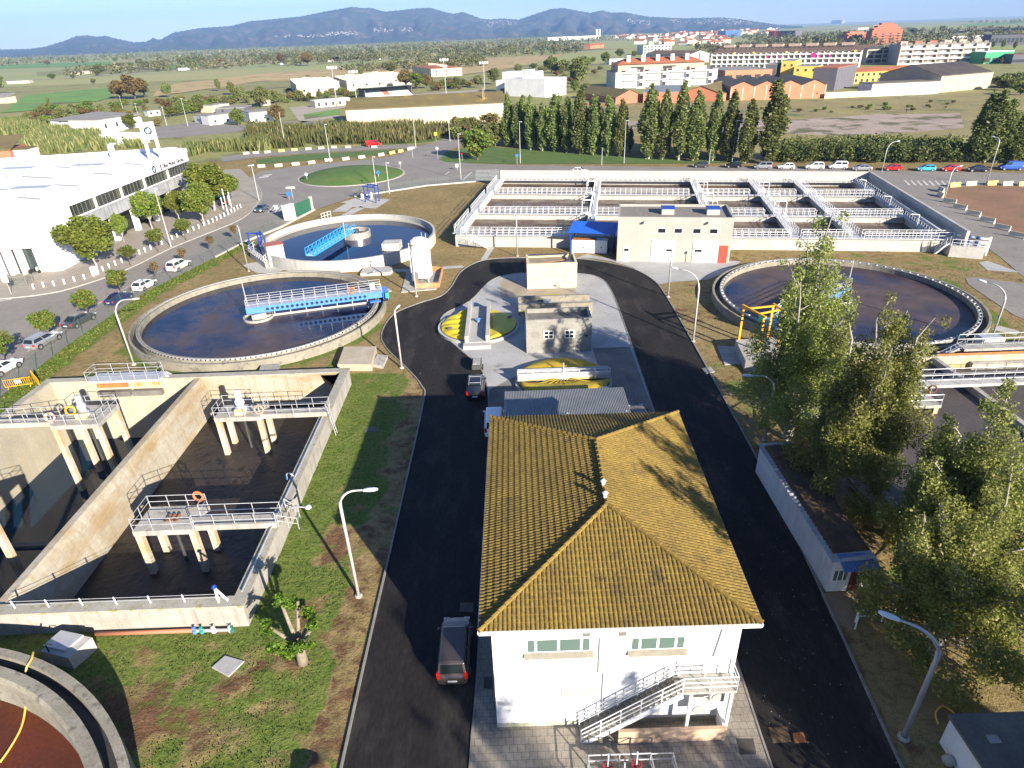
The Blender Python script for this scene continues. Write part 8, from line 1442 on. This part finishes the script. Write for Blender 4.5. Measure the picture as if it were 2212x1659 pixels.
# ================================================================== BACKGROUND TREES
TB = [('a',1000,810,650,'B1',1.3,'large autumn tree left half of the clump at the green field edge'),('a',1110,815,600,'B1',1.3,'tall brownish tree in the clump at the green field edge'),('a',1190,800,640,'B0',1.1,'dark right-hand tree of the clump at the green field edge'),('a',365,950,850,'B0',1.1,'round bush tree before the green field'),('a',400,860,790,'B0',.7,'little dark tree at the edge of the green field'),('a',820,620,520,'B2',1.2,'green tree beside the far road at the left'),('a',1380,800,675,'B0',1.0,'round dark tree at the tan field corner'),('a',1795,750,635,'B0',.6,'slender green tree before the tan field'),('a',1905,780,660,'B2',.7,'second slender tree before the tan field'),('a',1970,830,700,'B0',1.2,'wide dark tree left of the sandy lane'),('a',2150,880,700,'B0',1.1,'dark tree right of the sandy lane'),('a',1080,1060,920,'B2',1.1,'dense green tree beside the utility building'),('a',1960,1030,880,'B2',1.1,'round green tree behind the white cabins'),('a',1300,1040,960,'B1',1.1,'orange autumn tree in the car park'),('a',0,780,590,'B0',1.0,'dark tree cut by the left edge'),('a',430,650,600,'B2',1.8,'wide green bush before the far left road'),('a',600,645,605,'B2',1.4,'rounded green bush before the far left road'),('a',770,690,640,'B0',1.2,'dark bush at the end of the green reeds'),('b',430,540,420,'B1',1.2,'round olive tree above the left terrace'),('b',210,520,430,'B1',1.1,'brownish tree left of the round olive tree'),('b',860,625,540,'B0',1.0,'dark round tree before the brown field'),('b',1110,610,495,'B0',1.2,'tall dark tree at the middle of the brown field'),('b',1230,720,560,'B1',1.2,'left tree of the yellow-green clump behind the grandstand'),('b',1320,730,580,'B2',1.3,'middle tree of the yellow-green clump behind the grandstand'),('b',1400,725,590,'B1',1.1,'right tree of the yellow-green clump behind the grandstand'),('b',430,660,610,'B0',1.2,'dark tree behind the left terrace'),('b',570,700,620,'B0',1.1,'dark tree between the left and middle terrace'),('b',620,800,720,'B1',1.0,'olive tree before the middle terrace'),('b',740,810,720,'B1',1.0,'yellowish tree at the corner of the middle terrace'),('b',850,790,715,'B2',.9,'small green tree left of the grandstand'),('b',440,825,750,'B2',.9,'small tree before the left terrace'),('b',520,810,740,'B0',1.0,'grey-green tree right of the left terrace'),('b',290,820,745,'B1',1.1,'olive tree left of the left terrace'),('b',150,850,730,'B0',1.3,'tree clump beside the sandy lane end'),('b',180,1010,850,'B1',1.1,'brown tree beside the blue tennis fence'),('b',1650,720,620,'B0',1.1,'dark tree right of the red roofed terrace'),('b',1820,720,610,'B0',1.2,'dark tree left of the school'),('b',1950,690,545,'B0',1.2,'leafy tree behind the school wall'),('b',2150,600,520,'B0',1.3,'trees right of the school roof'),('c',320,600,450,'B2',1.2,'green tree above the school in the middle'),('c',420,600,480,'B0',1.2,'olive tree right of the green school tree'),('c',550,720,440,'B0',.9,'large dark tree beside the lane between school and apartments'),('c',510,760,650,'B2',.9,'bright green round tree at the school end'),('c',610,760,670,'B0',1.0,'dark green tree at the shadowed street'),('c',880,470,395,'B2',1.4,'green tree clump behind the white flat house'),('c',1000,470,410,'B0',1.3,'olive clump right of the green clump'),('c',760,530,420,'B0',1.0,'dark tree left of the white flat house'),('d',1535,270,205,'B0',1.1,'round dark tree on the far fields at the right'),('d',1300,280,225,'B0',1.5,'wide dark tree right of the terracotta tower'),('d',700,345,270,'B2',1.2,'tree before the lower terracotta block'),('d',500,355,290,'B0',1.5,'tree clump left of the terracotta block'),('d',1870,530,465,'B1',.8,'yellowish tree beside the green shop'),('d',2020,525,470,'B1',.7,'small yellow tree before the dark store'),('d',500,805,735,'B1',.8,'brown shrub before the brick gables'),('d',1470,765,690,'B0',.6,'shrub before the white warehouse end'),('d',2050,740,640,'B0',2.2,'wide bush at the right end of the tan warehouse'),('d',2180,780,670,'B2',2.0,'wide bush at the right edge beside the waste ground'),('d',1950,400,330,'B0',.6,'left dark conifer before the dark glass hall'),('d',2030,405,320,'B0',.6,'middle dark conifer before the dark glass hall'),('d',2130,410,330,'B0',.6,'right dark conifer before the dark glass hall')]
for i, (c, x, yb, yt, k, wd, lab) in enumerate(TB): b = q(c,x,yb); plant(BROAD, int(k[1]) if k != 'B0' else (0 if i % 2 else 3), b, zat(b, D(c,0,yt)[1]), i*1.37, lab, None, wd*.9, 8)
b = q('a',1650,960)
for i in range(6): b = q('a',1400+i*62,960-i*9); plant(BROAD, 2, b, 5.6, i, f'{ORD[i]} from the left of the round clipped trees beside the car park', 'clipped trees at the car park', 1.2, 8)
rng = np.random.default_rng(99); nb_ = 0
ZON = [('a',((0,1000),(430,900),(950,860),(980,950),(560,960),(420,1050)),46,3.2),('a',((880,1000),(1000,860),(1700,800),(2200,800),(2200,860),(1350,900)),40,3.6),('b',((0,800),(280,740),(620,760),(900,780),(880,810),(250,860),(0,860)),26,3.5),('b',((1430,690),(1800,650),(1800,735),(1450,745)),22,3.4),('c',((0,590),(250,540),(680,480),(760,560),(520,700),(300,600)),30,4.5),('d',((0,900),(900,860),(1700,830),(1700,900),(600,930)),26,1.2),('d',((1950,650),(2212,640),(2212,740),(1950,720)),14,4),('b',((1600,1170),(1700,1000),(1960,960),(1900,1150)),14,3.5)]
def in_poly(x, y, P):
    c_ = False; j = len(P)-1
    for i in range(len(P)):
        if (P[i][1] > y) != (P[j][1] > y) and x < (P[j][0]-P[i][0])*(y-P[i][1])/(P[j][1]-P[i][1])+P[i][0]: c_ = not c_
        j = i
    return c_
ZL = ['scrub bush among the reeds behind the utility building','bush in the scrub between car park and tan field','bush in the gardens around the cream terraces','bush behind the sports ground at the red roofed terrace','bush in the woods between school and highway','weedy shrub on the waste ground before the warehouses','bush at the right edge beside the tan warehouse','bush at the left end of the poplar row']
for zi, (c, P, n_, h0) in enumerate(ZON):
    k = 0
    while k < n_:
        x = rng.uniform(min(p[0] for p in P), max(p[0] for p in P)); y = rng.uniform(min(p[1] for p in P), max(p[1] for p in P))
        if in_poly(x, y, P): plant(BUSH, int(rng.integers(0,3)), q(c,x,y), h0*(.6+.8*rng.random()), rng.random()*6, 'one of many alike, a '+ZL[zi], ZL[zi].replace('bush','bushes',1).replace('shrub','shrubs',1), .9+.5*rng.random(), 3); k += 1
# wooded plain and town towards the hills
def far_wood(name, n, ymin, ymax, seed, lf, az=(-.62,.62), hh=(6,11), clumpy=.5, sc=90, per=26):
    rng = np.random.default_rng(seed); C = []; S_ = []
    while len(C) < n:
        r_ = math.exp(rng.uniform(math.log(ymin), math.log(ymax))); a = rng.uniform(*az); x, y = r_*math.sin(a), r_*math.cos(a)
        if float(vnoise(np.array(x/(1+r_/900)), np.array(y/(1+r_/400)), sc, seed)) > clumpy: C.append((x, y)); S_.append(r_)
    C = np.array(C); N = len(C); ht = rng.uniform(hh[0], hh[1], N); rad = ht*.45; P = np.repeat(np.c_[C, ht*.5], per, 0); d = rng.normal(size=(N*per, 3)); d /= np.linalg.norm(d, axis=1)[:, None]
    P += d*(np.repeat(np.c_[rad, rad, ht*.5], per, 0))*rng.random((N*per, 1))**.4; V_, F_ = leaf_quads(P, np.repeat(ht*.34, per)*(.7+.6*rng.random(N*per)), rng); o = np_mesh(name, V_, F_, lf); o['kind'] = 'stuff'
lf_far = leaf_mat('far_leaf', (.085,.105,.04), (.14,.14,.06), (.19,.16,.09), .1, .35, .8, .05, .012)
far_wood('far_woods', 260, 820, 1150, 201, lf_far, (-.66,-.02), (5,9), .62); far_wood('far_woods', 2000, 1150, 2600, 202, lf_far, (-.7,.7), (7,13), .46, 110, 18); far_wood('far_woods', 2400, 2400, 6000, 203, lf_far, (-.75,.75), (9,18), .40, 160, 12); far_wood('far_woods', 420, 800, 1300, 204, lf_far, (.16,.72), (6,11), .55)
hw_ = [Pm('h1',(.70,.66,.58)), Pm('h2',(.62,.52,.40)), Pm('h3',(.76,.75,.72))]; HP = []
for k in range(3):
    m_ = MB(); m_.box(-5,5,-4,4,-.5,6); m_.cm = 1; m_.add([(-5.5,-4.5,5.9),(5.5,-4.5,5.9),(5.5,0,8.4),(-5.5,0,8.4),(5.5,4.5,5.9),(-5.5,4.5,5.9)], [(0,1,2,3),(3,2,4,5)]); m_.cm = 0; m_.add([(-5,-4,6),(-5,4,6),(-5,0,8.2)], [(0,2,1)]); m_.add([(5,-4,6),(5,4,6),(5,0,8.2)], [(0,1,2)]); HP.append(m_.build('town_house', [hw_[k], roof_red])); tag(HP[-1], 'small pale town house among the far roofs before the hills', 'house', 'houses of the far town')
rng = np.random.default_rng(17); k = 0
for zone, n_, sc_ in ((((960,330),(1500,300),(1740,320),(1740,380),(1000,375)),45,1.5),(((800,300),(1500,270),(1740,255),(1740,300),(820,330)),70,1.7),(((1300,262),(2190,230),(2190,290),(1750,300)),60,1.8)):
    j = 0
    while j < n_:
        x = rng.uniform(zone[0][0]-20, zone[2][0]); y = rng.uniform(230, 380)
        if in_poly(x, y, zone):
            p = q('c',x,y); o = HP[k % 3] if k < 3 else clone(HP[k % 3], p, 0, 'small pale town house among the far roofs before the hills', 'houses of the far town'); o.location = p; o.rotation_euler = (0,0,rng.random()*3); s_ = sc_*(.7+.7*rng.random()); o.scale = (s_*(.8+rng.random()), s_, s_*.75); k += 1; j += 1
V_ = MB(); rng = np.random.default_rng(29)
for c, x0, x1, y0, y1, n_ in (('b',160,560,310,330,60),('b',570,840,282,312,70),('b',960,1290,252,282,80),('b',1830,2140,185,248,80),('c',940,1130,180,218,50),('c',1290,1960,150,215,170)):
    for i in range(n_):
        x = rng.uniform(x0, x1); y = rng.uniform(y0, y1)+((x-x0)/(x1-x0)-.5)*(-8 if c == 'b' and x0 < 1500 else 18); u_, v_ = D(c,x,y); d = ray(u_, v_); L_ = math.hypot(d.x, d.y); vt = float(np.interp(u_, us, vr)); dt = ray(u_, vt); zt = H+DR*dt.z/math.hypot(dt.x, dt.y); el = d.z/L_; best = None
        for k in range(60):
            t_ = k/60; dist = 6300+(DR-6300)*t_
            if (zt*t_**1.55-H)/dist >= el: best = (t_, dist); break
        if best is None: continue
        t_, dist = best; s_ = rng.uniform(3, 8); V_.cbox((d.x/L_*(dist-60), d.y/L_*(dist-60), zt*t_**1.55+22), (s_*1.5, s_, s_*.8), rng.random()*3)
V_.build('hill_village', Pm('village',(.45,.40,.34)), kind='stuff')
ZB = [('a',((0,470),(900,440),(1400,470),(1400,560),(600,560),(0,560)),34,'tree in the belt beyond the far left fields'),('a',((1400,470),(2200,420),(2200,540),(1500,560)),26,'tree in the belt above the white lorry'),('b',((0,430),(540,400),(700,440),(560,520),(0,520)),18,'tree in the belt above the cream terraces'),('b',((800,380),(2200,330),(2200,420),(1000,450)),40,'tree in the belt along the far highway'),('c',((0,300),(480,330),(700,370),(0,390)),18,'tree in the belt before the far factory')]
for zi, (c, P, n_, lab) in enumerate(ZB):
    k = 0
    while k < n_:
        x = rng.uniform(min(p[0] for p in P), max(p[0] for p in P)); y = rng.uniform(min(p[1] for p in P), max(p[1] for p in P))
        if in_poly(x, y, P) and float(vnoise(np.array(x), np.array(y*5), 130, 300+zi)) > .42: plant(BROAD, int(rng.integers(0,4)), q(c,x,y), rng.uniform(7,13), rng.random()*6, 'one of many alike, a '+lab, lab.replace('tree','trees',1), .9+.5*rng.random(), 8); k += 1
for o in BROAD+BUSH+PLANE+ROUND+COLS:
    if o.name not in PROTO_USED:
        for ch in list(o.children): bpy.data.objects.remove(ch)
        bpy.data.objects.remove(o)
